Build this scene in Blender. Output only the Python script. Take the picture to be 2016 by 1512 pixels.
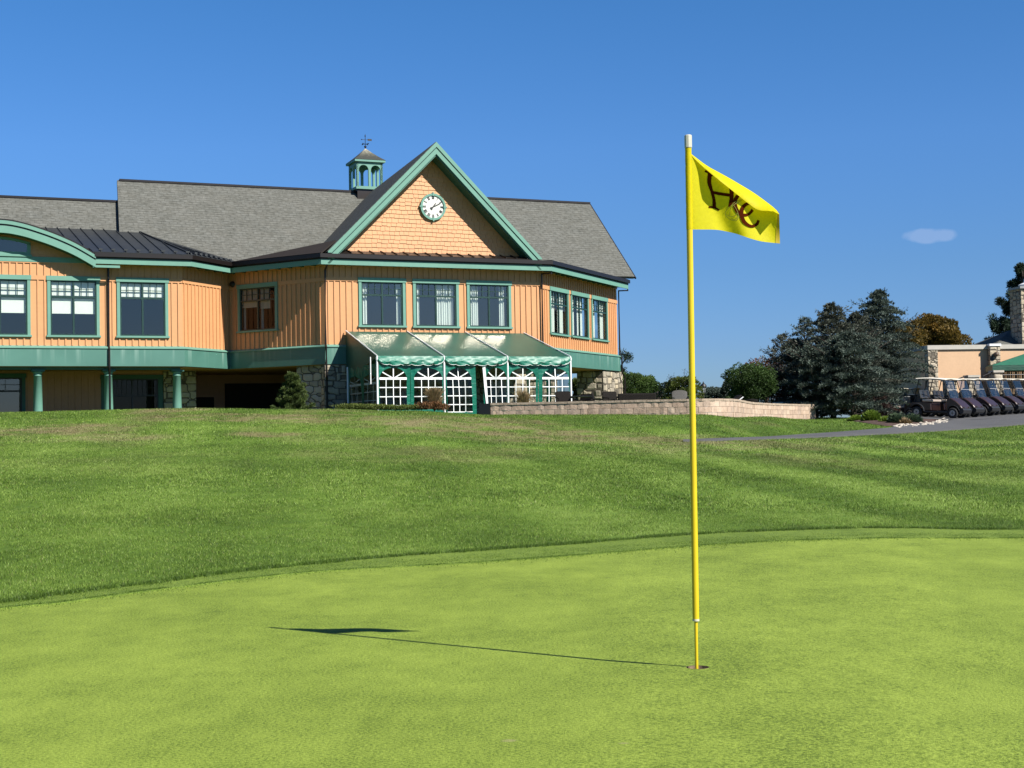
import bpy, bmesh, math, random
import numpy as np
from mathutils import Matrix, Vector

for _o in list(bpy.data.objects):
    bpy.data.objects.remove(_o)
SC = bpy.context.scene
COL = SC.collection
R = math.radians
rnd = random.Random(7)
rng = np.random.default_rng(11)

# ---------------------------------------------------------------- camera
ZC = 1.16                      # eye height above the cup
FPX = 2912.0                   # focal length in photo pixels
TILT, ROLL = math.atan(92.0 / FPX), -0.0170
cam = bpy.data.cameras.new("camera")
cam.sensor_width = 36.0
cam.lens = 52.0
cam.clip_start, cam.clip_end = 0.05, 4000.0
camo = bpy.data.objects.new("camera", cam)
COL.objects.link(camo)
RC = (Matrix.Rotation(math.pi / 2 + TILT, 4, 'X') @ Matrix.Rotation(ROLL, 4, 'Z'))
camo.matrix_world = Matrix.Translation((0, 0, ZC)) @ RC
SC.camera = camo

# ---------------------------------------------------------------- light
SUN_AZ = R(52.5)               # to the right of straight behind the camera
SUN_EL = R(41.0)
sdir = Vector((math.sin(SUN_AZ) * math.cos(SUN_EL), -math.cos(SUN_AZ) * math.cos(SUN_EL), math.sin(SUN_EL)))
sun = bpy.data.lights.new("sun", 'SUN')
sun.energy = 5.0
sun.angle = R(0.53)
sun.color = (1.0, 0.955, 0.88)
suno = bpy.data.objects.new("sun", sun)
COL.objects.link(suno)
suno.matrix_world = Matrix.Translation((20, -20, 40)) @ sdir.to_track_quat('Z', 'Y').to_matrix().to_4x4()
world = bpy.data.worlds.new("World")
SC.world = world
world.use_nodes = True
wn, wl = world.node_tree.nodes, world.node_tree.links
wn.clear()
wo = wn.new('ShaderNodeOutputWorld')
wb = wn.new('ShaderNodeBackground')
wb.inputs['Strength'].default_value = 0.0643
sky = wn.new('ShaderNodeTexSky')
sky.sky_type = 'NISHITA'
sky.sun_disc = False
sky.sun_elevation = SUN_EL
sky.sun_rotation = math.atan2(sdir.x, sdir.y)
sky.altitude = 200.0
sky.air_density = 1.0
sky.dust_density = 0.25
sky.ozone_density = 2.6
hs = wn.new('ShaderNodeHueSaturation')
hs.inputs['Saturation'].default_value = 1.12
hs.inputs['Value'].default_value = 1.0
wl.new(sky.outputs[0], hs.inputs['Color'])
# one thin wisp of cloud low in the sky on the right
tc = wn.new('ShaderNodeTexCoord')
def wmath(op, a, b=None):
    n = wn.new('ShaderNodeMath'); n.operation = op
    for i, v in enumerate((a, b)):
        if v is None: continue
        if isinstance(v, (int, float)): n.inputs[i].default_value = v
        else: wl.new(v, n.inputs[i])
    return n.outputs[0]
sx = wn.new('ShaderNodeSeparateXYZ'); wl.new(tc.outputs['Generated'], sx.inputs[0])
az = wmath('ARCTAN2', sx.outputs[0], sx.outputs[1])
el = wmath('ARCSINE', sx.outputs[2])
nz = wn.new('ShaderNodeTexNoise'); nz.inputs['Scale'].default_value = 55.0; nz.inputs['Detail'].default_value = 5.0
wl.new(tc.outputs['Generated'], nz.inputs['Vector'])
cd = (RC.to_3x3() @ Vector(((1828 - 1008) / FPX, -(464 - 756) / FPX, -1))).normalized()
caz, cel = math.atan2(cd.x, cd.y), math.asin(cd.z)
da = wmath('DIVIDE', wmath('SUBTRACT', az, caz), 0.0190)
de = wmath('DIVIDE', wmath('SUBTRACT', el, cel), 0.0055)
rr = wmath('ADD', wmath('MULTIPLY', da, da), wmath('MULTIPLY', de, de))
fall = wmath('SUBTRACT', 1.0, rr)
cm = wmath('MULTIPLY', wmath('MAXIMUM', wmath('ADD', fall, wmath('MULTIPLY', wmath('SUBTRACT', nz.outputs[0], 0.55), 2.2)), 0.0), 0.42)
cm = wmath('MINIMUM', wmath('MULTIPLY', cm, wmath('MAXIMUM', wmath('MINIMUM', wmath('SUBTRACT', 1.7, rr), 1.0), 0.0)), 0.20)
mx = wn.new('ShaderNodeMixRGB'); mx.inputs[2].default_value = (5.4, 5.9, 7.6, 1)
# clear dry October air: the sky as the camera records it is bluer than the model's
cr = wn.new('ShaderNodeValToRGB'); e_ = cr.color_ramp.elements
while len(e_) < 5: e_.new(0.5)
for q_, (pos_, c_) in enumerate([(0.054, (.44, .645, 1.10)), (0.106, (.47, .71, 1.10)), (0.187, (.55, .86, 1.27)), (0.276, (.50, .90, 1.28)), (0.60, (.34, .62, .95))]):
    e_[q_].position = pos_; e_[q_].color = tuple(v_ * 0.775 for v_ in c_) + (1,)
wl.new(sx.outputs[2], cr.inputs[0])
ml = wn.new('ShaderNodeMixRGB'); ml.blend_type = 'MULTIPLY'; ml.inputs[0].default_value = 1.0
wl.new(hs.outputs[0], ml.inputs[1]); wl.new(cr.outputs[0], ml.inputs[2])
wl.new(cm, mx.inputs[0]); wl.new(ml.outputs[0], mx.inputs[1])
wl.new(mx.outputs[0], wb.inputs['Color'])
wl.new(wb.outputs[0], wo.inputs['Surface'])

SC.view_settings.view_transform = 'Standard'
SC.view_settings.look = 'None'
SC.view_settings.gamma = 1.0
SC.view_settings.exposure = 1.0
SC.render.engine = 'CYCLES'
SC.cycles.use_denoising = True
SC.cycles.max_bounces = 8
SC.cycles.transparent_max_bounces = 16
SC.cycles.caustics_reflective = True
SC.cycles.blur_glossy = 0.0
SC.cycles.sample_clamp_indirect = 30.0
SC.cycles.caustics_refractive = False

# ---------------------------------------------------------------- helpers
def ray(px, py):
    return RC.to_3x3() @ Vector(((px - 1008) / FPX, -(py - 756) / FPX, -1))
def PT(px, py, D):
    d = ray(px, py)
    k = D / d.y
    return Vector((d.x * k, D, ZC + d.z * k))

W = {}
def reg(o, M=None, parent=None):
    M = M if M is not None else Matrix.Identity(4)
    COL.objects.link(o)
    if parent is not None:
        o.parent = parent
        o.matrix_basis = W[parent.name].inverted() @ M
    else:
        o.matrix_basis = M
    W[o.name] = M.copy()
    return o
def tag(o, label=None, cat=None, group=None, kind=None):
    if label: o['label'] = label
    if cat: o['category'] = cat
    if group: o['group'] = group
    if kind: o['kind'] = kind
    return o
def thing(name, label, cat, M=None, group=None):
    o = bpy.data.objects.new(name, None)
    o.empty_display_size = 0.2
    reg(o, M if M is not None else Matrix.Identity(4))
    return tag(o, label, cat, group)
def at(x, y, z, rz=0.0):
    return Matrix.Translation((x, y, z)) @ Matrix.Rotation(rz, 4, 'Z')
def copy_tree(src, M, label=None):
    def rec(o, parent):
        c = o.copy()
        COL.objects.link(c)
        c.parent = parent
        for ch in KIDS.get(o.name, []):
            rec(ch, c)
        return c
    c = rec(src, None)
    c.matrix_basis = M
    W[c.name] = M
    if label: c['label'] = label
    return c
KIDS = {}

class MB:
    """collects faces and links them as one mesh object"""
    def __init__(s):
        s.v, s.f, s.m, s.uv = [], [], [], None
        s.mi = 0
    def face(s, pts):
        i = len(s.v)
        s.v.extend([tuple(p) for p in pts])
        s.f.append(tuple(range(i, i + len(pts))))
        s.m.append(s.mi)
    def grid(s, rows):
        i = len(s.v)
        n = len(rows[0])
        for r in rows: s.v.extend([tuple(p) for p in r])
        for a in range(len(rows) - 1):
            for b in range(n - 1):
                q = i + a * n + b
                s.f.append((q, q + 1, q + n + 1, q + n)); s.m.append(s.mi)
    def box(s, x0, x1, y0, y1, z0, z1, M=None):
        c = [(x0, y0, z0), (x1, y0, z0), (x1, y1, z0), (x0, y1, z0), (x0, y0, z1), (x1, y0, z1), (x1, y1, z1), (x0, y1, z1)]
        if M is not None: c = [tuple(M @ Vector(p)) for p in c]
        i = len(s.v); s.v.extend(c)
        for f in ((0, 3, 2, 1), (4, 5, 6, 7), (0, 1, 5, 4), (1, 2, 6, 5), (2, 3, 7, 6), (3, 0, 4, 7)):
            s.f.append(tuple(i + k for k in f)); s.m.append(s.mi)
    def prism(s, poly, z0, z1, M=None):
        """poly: xy outline (ccw), extruded z0..z1"""
        n = len(poly)
        c = [(p[0], p[1], z0) for p in poly] + [(p[0], p[1], z1) for p in poly]
        if M is not None: c = [tuple(M @ Vector(p)) for p in c]
        i = len(s.v); s.v.extend(c)
        s.f.append(tuple(i + k for k in reversed(range(n)))); s.m.append(s.mi)
        s.f.append(tuple(i + n + k for k in range(n))); s.m.append(s.mi)
        for k in range(n):
            l = (k + 1) % n
            s.f.append((i + k, i + l, i + n + l, i + n + k)); s.m.append(s.mi)
    def slab(s, pts, th):
        """coplanar 3d polygon thickened by th along its normal (downwards)"""
        pts = [Vector(p) for p in pts]
        nn = Vector((0, 0, 0))
        for k in range(len(pts)):
            nn += pts[k].cross(pts[(k + 1) % len(pts)])
        nn.normalize()
        if nn.z < 0: nn = -nn; pts = pts[::-1]
        n = len(pts); i = len(s.v)
        s.v.extend([tuple(p) for p in pts]); s.v.extend([tuple(p - nn * th) for p in pts])
        s.f.append(tuple(i + k for k in range(n))); s.m.append(s.mi)
        s.f.append(tuple(i + n + k for k in reversed(range(n)))); s.m.append(s.mi)
        for k in range(n):
            l = (k + 1) % n
            s.f.append((i + k, i + n + k, i + n + l, i + l)); s.m.append(s.mi)
    def tube(s, pts, r, n=8, caps=True, r2=None):
        pts = [Vector(p) for p in pts]
        rings = []
        for k, p in enumerate(pts):
            if k == 0: d = pts[1] - pts[0]
            elif k == len(pts) - 1: d = pts[-1] - pts[-2]
            else: d = (pts[k + 1] - pts[k]).normalized() + (pts[k] - pts[k - 1]).normalized()
            d.normalize()
            up = Vector((0, 0, 1)) if abs(d.z) < 0.9 else Vector((1, 0, 0))
            a = d.cross(up).normalized(); b = d.cross(a).normalized()
            rad = r[k] if isinstance(r, (list, tuple)) else (r if r2 is None else r + (r2 - r) * k / (len(pts) - 1))
            rings.append([p + a * (rad * math.cos(2 * math.pi * j / n)) + b * (rad * math.sin(2 * math.pi * j / n)) for j in range(n)])
        i = len(s.v)
        for rg in rings: s.v.extend([tuple(q) for q in rg])
        for k in range(len(rings) - 1):
            for j in range(n):
                l = (j + 1) % n
                s.f.append((i + k * n + j, i + (k + 1) * n + j, i + (k + 1) * n + l, i + k * n + l)); s.m.append(s.mi)
        if caps:
            s.f.append(tuple(i + j for j in range(n))); s.m.append(s.mi)
            q = i + (len(rings) - 1) * n
            s.f.append(tuple(q + j for j in reversed(range(n)))); s.m.append(s.mi)
    def lathe(s, prof, n=24, c=(0, 0, 0)):
        i = len(s.v)
        for (r, z) in prof:
            for j in range(n):
                a = 2 * math.pi * j / n
                s.v.append((c[0] + r * math.cos(a), c[1] + r * math.sin(a), c[2] + z))
        for k in range(len(prof) - 1):
            for j in range(n):
                l = (j + 1) % n
                s.f.append((i + k * n + j, i + k * n + l, i + (k + 1) * n + l, i + (k + 1) * n + j)); s.m.append(s.mi)
        s.f.append(tuple(i + j for j in reversed(range(n)))); s.m.append(s.mi)
        q = i + (len(prof) - 1) * n
        s.f.append(tuple(q + j for j in range(n))); s.m.append(s.mi)
    def build(s, name, mat, M=None, parent=None, smooth=False, bevel=0.0, attr=None, fix=True):
        me = bpy.data.meshes.new(name)
        me.from_pydata(s.v, [], s.f)
        mats = mat if isinstance(mat, (list, tuple)) else [mat]
        for q in mats: me.materials.append(q)
        if len(mats) > 1: me.polygons.foreach_set('material_index', s.m)
        if attr is not None:
            a = me.color_attributes.new('tint', 'FLOAT_COLOR', 'POINT')
            a.data.foreach_set('color', np.asarray(attr, dtype=np.float32).ravel())
        me.update()
        if fix:
            bm = bmesh.new(); bm.from_mesh(me)
            bmesh.ops.recalc_face_normals(bm, faces=bm.faces)
            bm.to_mesh(me); bm.free()
        if smooth:
            me.polygons.foreach_set('use_smooth', [True] * len(me.polygons))
            me.set_sharp_from_angle(angle=R(42))
        o = bpy.data.objects.new(name, me)
        reg(o, M, parent)
        if parent is not None: KIDS.setdefault(parent.name, []).append(o)
        if bevel > 0:
            b = o.modifiers.new('bevel', 'BEVEL'); b.width = bevel; b.segments = 2; b.limit_method = 'ANGLE'
        if smooth and not bevel:
            pass
        return o

def fast_mesh(name, V, F, mat, M=None, parent=None, colors=None, smooth=False):
    """V (n,3) float, F (m,k) int, all faces with k corners"""
    me = bpy.data.meshes.new(name)
    V = np.ascontiguousarray(V, dtype=np.float32); F = np.ascontiguousarray(F, dtype=np.int32)
    k = F.shape[1]
    me.vertices.add(len(V)); me.vertices.foreach_set('co', V.ravel())
    me.loops.add(F.size); me.loops.foreach_set('vertex_index', F.ravel())
    me.polygons.add(len(F)); me.polygons.foreach_set('loop_start', np.arange(0, F.size, k, dtype=np.int32))
    try: me.polygons.foreach_set('loop_total', np.full(len(F), k, dtype=np.int32))
    except Exception: pass
    if smooth: me.polygons.foreach_set('use_smooth', np.ones(len(F), dtype=bool))
    me.materials.append(mat)
    if colors is not None:
        a = me.color_attributes.new('tint', 'FLOAT_COLOR', 'POINT')
        c = np.ones((len(V), 4), dtype=np.float32); c[:, :3] = colors
        a.data.foreach_set('color', c.ravel())
    me.update(calc_edges=True)
    o = bpy.data.objects.new(name, me)
    reg(o, M, parent)
    if parent is not None: KIDS.setdefault(parent.name, []).append(o)
    return o

# ---------------------------------------------------------------- materials
class NT:
    def __init__(s, name):
        s.mat = bpy.data.materials.new(name); s.mat.use_nodes = True
        s.n, s.l = s.mat.node_tree.nodes, s.mat.node_tree.links
        s.n.clear()
        s.out = s.n.new('ShaderNodeOutputMaterial')
    def new(s, t, **kw):
        q = s.n.new(t)
        for k, v in kw.items():
            if hasattr(q, k): setattr(q, k, v)
            else: q.inputs[k.replace('_', ' ')].default_value = v
        return q
    def inp(s, node, key, v):
        i = node.inputs[key]
        if hasattr(v, 'is_linked') or isinstance(v, bpy.types.NodeSocket): s.l.new(v, i)
        else:
            if isinstance(v, tuple) and len(v) == 3 and i.type == 'RGBA': v = (*v, 1)
            i.default_value = v
    def math(s, op, a, b=0.0, clamp=False):
        q = s.n.new('ShaderNodeMath'); q.operation = op; q.use_clamp = clamp
        s.inp(q, 0, a); s.inp(q, 1, b)
        return q.outputs[0]
    def coord(s, kind='Object', scale=(1, 1, 1), loc=(0, 0, 0)):
        t = s.n.new('ShaderNodeTexCoord'); m = s.n.new('ShaderNodeMapping')
        s.l.new(t.outputs[kind], m.inputs[0])
        m.inputs['Scale'].default_value = scale; m.inputs['Location'].default_value = loc
        return m.outputs[0]
    def noise(s, vec, scale, detail=4.0, rough=0.55, dist=0.0):
        q = s.n.new('ShaderNodeTexNoise'); s.l.new(vec, q.inputs['Vector'])
        q.inputs['Scale'].default_value = scale; q.inputs['Detail'].default_value = detail
        q.inputs['Roughness'].default_value = rough; q.inputs['Distortion'].default_value = dist
        return q.outputs[0]
    def ramp(s, fac, stops):
        q = s.n.new('ShaderNodeValToRGB'); s.l.new(fac, q.inputs[0])
        e = q.color_ramp.elements
        while len(e) < len(stops): e.new(0.5)
        for k, (p, c) in enumerate(stops):
            e[k].position = p; e[k].color = (*c, 1) if len(c) == 3 else c
        return q.outputs[0]
    def mix(s, fac, a, b, mode='MIX'):
        q = s.n.new('ShaderNodeMixRGB'); q.blend_type = mode
        s.inp(q, 0, fac); s.inp(q, 1, a); s.inp(q, 2, b)
        return q.outputs[0]
    def bump(s, h, strength=0.5, dist=0.02, nrm=None):
        q = s.n.new('ShaderNodeBump'); s.l.new(h, q.inputs['Height'])
        q.inputs['Strength'].default_value = strength; q.inputs['Distance'].default_value = dist
        if nrm is not None: s.l.new(nrm, q.inputs['Normal'])
        return q.outputs[0]
    def pbr(s, color, rough=0.6, metallic=0.0, normal=None, spec=0.5, trans=None, coat=0.0):
        q = s.n.new('ShaderNodeBsdfPrincipled')
        s.inp(q, 'Base Color', color); s.inp(q, 'Roughness', rough); s.inp(q, 'Metallic', metallic)
        s.inp(q, 'Specular IOR Level', spec)
        if coat: s.inp(q, 'Coat Weight', coat)
        if normal is not None: s.l.new(normal, q.inputs['Normal'])
        s.l.new(q.outputs[0], s.out.inputs[0])
        return q
def flat(name, color, rough=0.6, metallic=0.0, var=0.08, scale=3.0, spec=0.5, bump=0.0, bscale=40.0, coat=0.0):
    m = NT(name); c = m.coord()
    n = m.noise(c, scale, 5)
    lo = tuple(x * (1 - var) for x in color); hi = tuple(min(1, x * (1 + var)) for x in color)
    col = m.ramp(n, [(0.3, lo), (0.7, hi)])
    nr = m.bump(m.noise(c, bscale, 3), bump, 0.01) if bump else None
    m.pbr(col, rough, metallic, nr, spec, coat=coat)
    return m.mat
MAT = {}
ORANGE = (0.80, 0.395, 0.175)
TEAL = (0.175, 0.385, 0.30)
def painted(name, base, streak=0.0, streak_col=(0.6, 0.75, 0.7), rough=0.55):
    m = NT(name); c = m.coord()
    n = m.noise(c, 0.9, 5); n2 = m.noise(c, 9.0, 4)
    a = m.ramp(n, [(0.3, tuple(x * 0.92 for x in base)), (0.7, tuple(min(1, x * 1.05) for x in base))])
    a = m.mix(0.25, a, m.ramp(n2, [(0.35, tuple(x * 0.85 for x in base)), (0.65, tuple(min(1, x * 1.1) for x in base))]))
    if streak:
        cs = m.coord(scale=(5.0, 5.0, 0.5))
        s1 = m.noise(cs, 1.0, 4, 0.6)
        mask = m.ramp(s1, [(0.55, (0, 0, 0)), (0.72, (1, 1, 1))])
        q = m.math('MULTIPLY', mask, streak)
        a = m.mix(q, a, streak_col)
    m.pbr(a, rough, 0, m.bump(m.noise(c, 60, 2), 0.08, 0.005), 0.35)
    return m.mat
MAT['orange'] = painted('orange_paint', ORANGE)
MAT['stucco'] = painted('peach_stucco', (0.88, 0.58, 0.35), rough=0.85)
MAT['teal'] = painted('teal_paint', TEAL)
MAT['band'] = painted('teal_band', (0.085, 0.235, 0.185), 0.42, (0.25, 0.42, 0.36))
MAT['sash'] = painted('dark_green_sash', (0.018, 0.060, 0.050), rough=0.4)
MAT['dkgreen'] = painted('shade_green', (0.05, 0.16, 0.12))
MAT['brown'] = flat('brown_metal', (0.020, 0.014, 0.012), 0.4, 0.3)
MAT['brownwall'] = painted('brown_board', (0.40, 0.20, 0.10))
MAT['white'] = flat('white_metal', (0.78, 0.79, 0.78), 0.4)
MAT['black'] = flat('black_paint', (0.012, 0.012, 0.013), 0.45)
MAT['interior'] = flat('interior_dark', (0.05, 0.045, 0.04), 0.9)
KX = {'brown_board': 1.0, 'white_shade': .74, 'curtain_cloth': .85, 'white_metal': .85, 'white_lattice': .85, 'cart_cream_roof': .85, 'cart_beige_seat': .8, 'flag_cloth': .8}
MAT['shade'] = flat('white_shade', (0.92, 0.95, 0.88), 0.9, var=0.02)
MAT['curtain'] = flat('curtain_cloth', (0.72, 0.76, 0.72), 0.95, var=0.03)
MAT['void'] = flat('unlit_wood', (0.03, 0.02, 0.015), 0.9)  # near-black: the shade on gable end and recess openings is in the colour

def roof_mat():
    m = NT('grey_shingles'); c = m.coord()
    b = m.n.new('ShaderNodeTexBrick')
    m.l.new(c, b.inputs['Vector'])
    b.offset = 0.5; b.offset_frequency = 2; b.squash = 1.0
    b.inputs['Scale'].default_value = 1.0
    b.inputs['Brick Width'].default_value = 0.34; b.inputs['Row Height'].default_value = 0.165
    b.inputs['Mortar Size'].default_value = 0.016; b.inputs['Mortar Smooth'].default_value = 0.3
    b.inputs['Bias'].default_value = -0.1
    b.inputs['Color1'].default_value = (0.205, 0.210, 0.196, 1); b.inputs['Color2'].default_value = (0.110, 0.108, 0.092, 1)
    b.inputs['Mortar'].default_value = (0.05, 0.05, 0.043, 1)
    n = m.noise(c, 1.1, 6, 0.7)
    n2 = m.noise(m.coord(scale=(5, 12, 5)), 1.0, 2)
    col = m.mix(0.5, b.outputs[0], m.ramp(n2, [(0.35, (0.050, 0.052, 0.048)), (0.65, (0.255, 0.257, 0.232))]))
    col = m.mix(0.35, col, m.ramp(n, [(0.3, (0.12, 0.125, 0.105)), (0.7, (0.21, 0.205, 0.172))]))
    sep = m.n.new('ShaderNodeSeparateXYZ'); m.l.new(c, sep.inputs[0])
    saw = m.math('FRACT', m.math('DIVIDE', sep.outputs[1], 0.165))
    h = m.math('ADD', m.math('MULTIPLY', saw, -0.6), m.math('MULTIPLY', n2, 0.6))
    m.pbr(col, 0.95, 0, m.bump(h, 0.6, 0.02), 0.15)
    return m.mat
MAT['roof'] = roof_mat()
def metal_roof():
    m = NT('dark_metal_roof'); c = m.coord()
    n = m.noise(c, 2.0, 4)
    col = m.ramp(n, [(0.3, (0.030, 0.034, 0.036)), (0.7, (0.047, 0.052, 0.054))])
    m.pbr(col, 0.42, 0.2, m.bump(n, 0.05, 0.01), 0.5)
    return m.mat
MAT['metalroof'] = metal_roof()

def stone_mat(name, base=(0.56, 0.49, 0.37), sx_=2.1, sz_=3.6, dark=(0.13, 0.11, 0.085)):
    m = NT(name)
    c = m.coord(scale=(sx_, sx_, sz_))
    w = m.n.new('ShaderNodeTexVoronoi'); w.feature = 'F1'; w.distance = 'CHEBYCHEV'
    m.l.new(c, w.inputs['Vector']); w.inputs['Scale'].default_value = 1.0; w.inputs['Randomness'].default_value = 0.72
    e = m.n.new('ShaderNodeTexVoronoi'); e.feature = 'F2'; e.distance = 'CHEBYCHEV'
    m.l.new(c, e.inputs['Vector']); e.inputs['Scale'].default_value = 1.0; e.inputs['Randomness'].default_value = 0.72
    gap = m.math('SUBTRACT', e.outputs['Distance'], w.outputs['Distance'])
    mortar = m.ramp(gap, [(0.03, (0, 0, 0)), (0.11, (1, 1, 1))])
    hsv = m.n.new('ShaderNodeSeparateColor'); m.l.new(w.outputs['Color'], hsv.inputs[0])
    v = m.ramp(hsv.outputs[0], [(0.0, tuple(x * 0.62 for x in base)), (0.35, tuple(x * 0.95 for x in base)), (0.7, (base[0] * 1.15, base[1] * 1.08, base[2] * 0.95)), (1.0, (base[0] * 1.3, base[1] * 1.32, base[2] * 1.4))])
    n = m.noise(m.coord(), 9, 6, 0.65)
    v = m.mix(0.35, v, m.ramp(n, [(0.3, tuple(x * 0.55 for x in base)), (0.7, tuple(min(1, x * 1.4) for x in base))]))
    col = m.mix(mortar, dark, v)
    h = m.math('ADD', m.math('MULTIPLY', m.math('MINIMUM', gap, 0.22), 4.0), m.math('MULTIPLY', n, 0.5))
    m.pbr(col, 0.9, 0, m.bump(h, 0.8, 0.05), 0.2)
    return m.mat
MAT['stone'] = stone_mat('field_stone')

def glass_mat(name, tint=(0.32, 0.36, 0.40), refl=0.16, rough=0.02, graze=0.35):
    m = NT(name)
    t = m.n.new('ShaderNodeBsdfTransparent'); t.inputs[0].default_value = (*tint, 1)
    g = m.n.new('ShaderNodeBsdfGlossy'); g.inputs['Roughness'].default_value = rough; g.inputs['Color'].default_value = (1.0, 0.86, 0.74, 1)
    c = m.coord()
    m.l.new(m.bump(m.noise(c, 1.2, 2), 0.06, 0.02), g.inputs['Normal'])
    fr = m.n.new('ShaderNodeLayerWeight'); fr.inputs[0].default_value = 0.5
    f = m.math('ADD', m.math('MULTIPLY', m.math('POWER', fr.outputs[1], 4.0), graze), refl, True)
    mx_ = m.n.new('ShaderNodeMixShader')
    m.l.new(f, mx_.inputs[0]); m.l.new(t.outputs[0], mx_.inputs[1]); m.l.new(g.outputs[0], mx_.inputs[2])
    m.l.new(mx_.outputs[0], m.out.inputs[0])
    return m.mat
MAT['glass'] = glass_mat('window_glass', (0.86, 0.90, 0.88), 0.13)
MAT['frontglass'] = glass_mat('bay_window_glass', (0.84, 0.88, 0.86), 0.17, rough=0.135)
MAT['dimglass'] = glass_mat('porch_glass', (0.50, 0.52, 0.50), 0.02, graze=0.12)
MAT['vinyl'] = glass_mat('clear_vinyl', (0.74, 0.75, 0.74), 0.025, 0.12, graze=.25)

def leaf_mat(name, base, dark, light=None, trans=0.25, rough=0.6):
    """base colour from the tint attribute: varied per clump, lighter towards tops and tips"""
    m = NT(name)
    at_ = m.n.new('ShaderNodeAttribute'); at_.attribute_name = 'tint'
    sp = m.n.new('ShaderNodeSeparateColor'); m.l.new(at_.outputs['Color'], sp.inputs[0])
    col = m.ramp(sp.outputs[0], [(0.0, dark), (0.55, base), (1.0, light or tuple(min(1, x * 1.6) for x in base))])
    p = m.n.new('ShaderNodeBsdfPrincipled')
    m.l.new(col, p.inputs['Base Color']); p.inputs['Roughness'].default_value = rough; p.inputs['Specular IOR Level'].default_value = 0.25
    t = m.n.new('ShaderNodeBsdfTranslucent'); m.l.new(col, t.inputs[0])
    mx_ = m.n.new('ShaderNodeMixShader'); mx_.inputs[0].default_value = trans
    m.l.new(p.outputs[0], mx_.inputs[1]); m.l.new(t.outputs[0], mx_.inputs[2])
    m.l.new(mx_.outputs[0], m.out.inputs[0])
    return m.mat
MAT['bark'] = flat('bark', (0.075, 0.055, 0.040), 0.9, var=0.4, scale=8, bump=0.5, bscale=25)
# ---------------------------------------------------------------- terrain
COLX = [-400, 0, 350, 640, 800, 965, 1150, 1370, 1500, 1605, 1744, 1900, 2016, 2400]
COLK = [
 [(10, -1.16), (20, -.74), (35, .06), (46, .72), (50, .90), (53, .92), (56, .70), (60, .55)],
 [(10, -1.16), (20, -.74), (35, .06), (46, .72), (50, .90), (53, .93), (56, .70), (60, .55)],
 [(11.4, -1.16), (20, -.78), (35, .02), (45, .68), (50, .93), (53, .92), (57, .66), (60, .55)],
 [(12.6, -1.16), (22, -.74), (36, -.02), (46, .62), (51, .84), (54, .82), (57, .62), (60, .55)],
 [(13.0, -1.16), (22, -.78), (36, -.06), (46, .55), (52, .74), (54, .74), (58, .60), (62, .50)],
 [(13.3, -1.16), (22, -.82), (36, -.16), (46, .38), (53, .585), (54, .60), (58, .50), (62, .45)],
 [(14.0, -1.16), (23, -.84), (37, -.26), (46, .22), (51.4, .52), (53, .55), (58, .50), (62, .45)],
 [(14.8, -1.15), (25, -.82), (38, -.365), (40, -.29), (47, .25), (49.3, .41), (53, .48), (62, .45)],
 [(15.2, -1.15), (25, -.86), (39, -.40), (44, -.315), (50, .18), (57, .35), (62, .40), (70, .42)],
 [(15.3, -1.15), (26, -.86), (42, -.375), (47, -.27), (58, .08), (69, .30), (75, .40), (90, .5)],
 [(15.4, -1.15), (26, -.90), (44.5, -.325), (48.8, -.155), (60, .18), (70, .34), (78, .24), (86, .12), (95, .1)],
 [(15.2, -1.16), (28, -.86), (51.5, -.255), (58, -.05), (66, .155), (75, .35), (85, .5), (95, .55)],
 [(15.0, -1.16), (28, -.80), (54, -.13), (60, .08), (68, .27), (78, .42), (88, .5), (98, .55)],
 [(14.0, -1.16), (28, -.75), (54, -.05), (60, .12), (68, .3), (78, .45), (88, .5), (98, .55)],
]
CU = np.array([(x - 1008) / FPX for x in COLX])
def _pchip(xs, ys, q):
    xs = np.asarray(xs, float); ys = np.asarray(ys, float)
    h = np.diff(xs); d = np.diff(ys) / h
    m = np.zeros(len(xs))
    for k in range(1, len(xs) - 1):
        if d[k - 1] * d[k] > 0:
            w1, w2 = 2 * h[k] + h[k - 1], h[k] + 2 * h[k - 1]
            m[k] = (w1 + w2) / (w1 / d[k - 1] + w2 / d[k])
    m[0] = 0; m[-1] = 0
    q = np.clip(q, xs[0], xs[-1])
    i = np.clip(np.searchsorted(xs, q) - 1, 0, len(xs) - 2)
    t = (q - xs[i]) / h[i]
    return ((2 * t**3 - 3 * t**2 + 1) * ys[i] + (t**3 - 2 * t**2 + t) * h[i] * m[i] + (-2 * t**3 + 3 * t**2) * ys[i + 1] + (t**3 - t**2) * h[i] * m[i + 1])
_Dg = np.linspace(0, 120, 1201)
_T = np.array([_pchip([k[0] for k in c], [k[1] for k in c], _Dg) for c in COLK])
def _vnoise(x, y, seed=0):
    xi, yi = np.floor(x).astype(np.int64), np.floor(y).astype(np.int64)
    fx, fy = x - xi, y - yi
    fx = fx * fx * (3 - 2 * fx); fy = fy * fy * (3 - 2 * fy)
    def hsh(a, b):
        n = (a * 374761393 + b * 668265263 + seed * 1442695) & 0x7fffffff
        n = ((n ^ (n >> 13)) * 1274126177) & 0x7fffffff
        return ((n ^ (n >> 16)) & 0xffff) / 65535.0
    a = hsh(xi, yi); b = hsh(xi + 1, yi); c = hsh(xi, yi + 1); d = hsh(xi + 1, yi + 1)
    return (a + (b - a) * fx) * (1 - fy) + (c + (d - c) * fx) * fy
def fnoise(x, y, seed=0, octs=4):
    x = np.asarray(x, float); y = np.asarray(y, float)
    s = 0; a = 1; t = 0
    for k in range(octs):
        s = s + a * _vnoise(x * 2**k, y * 2**k, seed + k * 17); t += a; a *= 0.55
    return s / t
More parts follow.
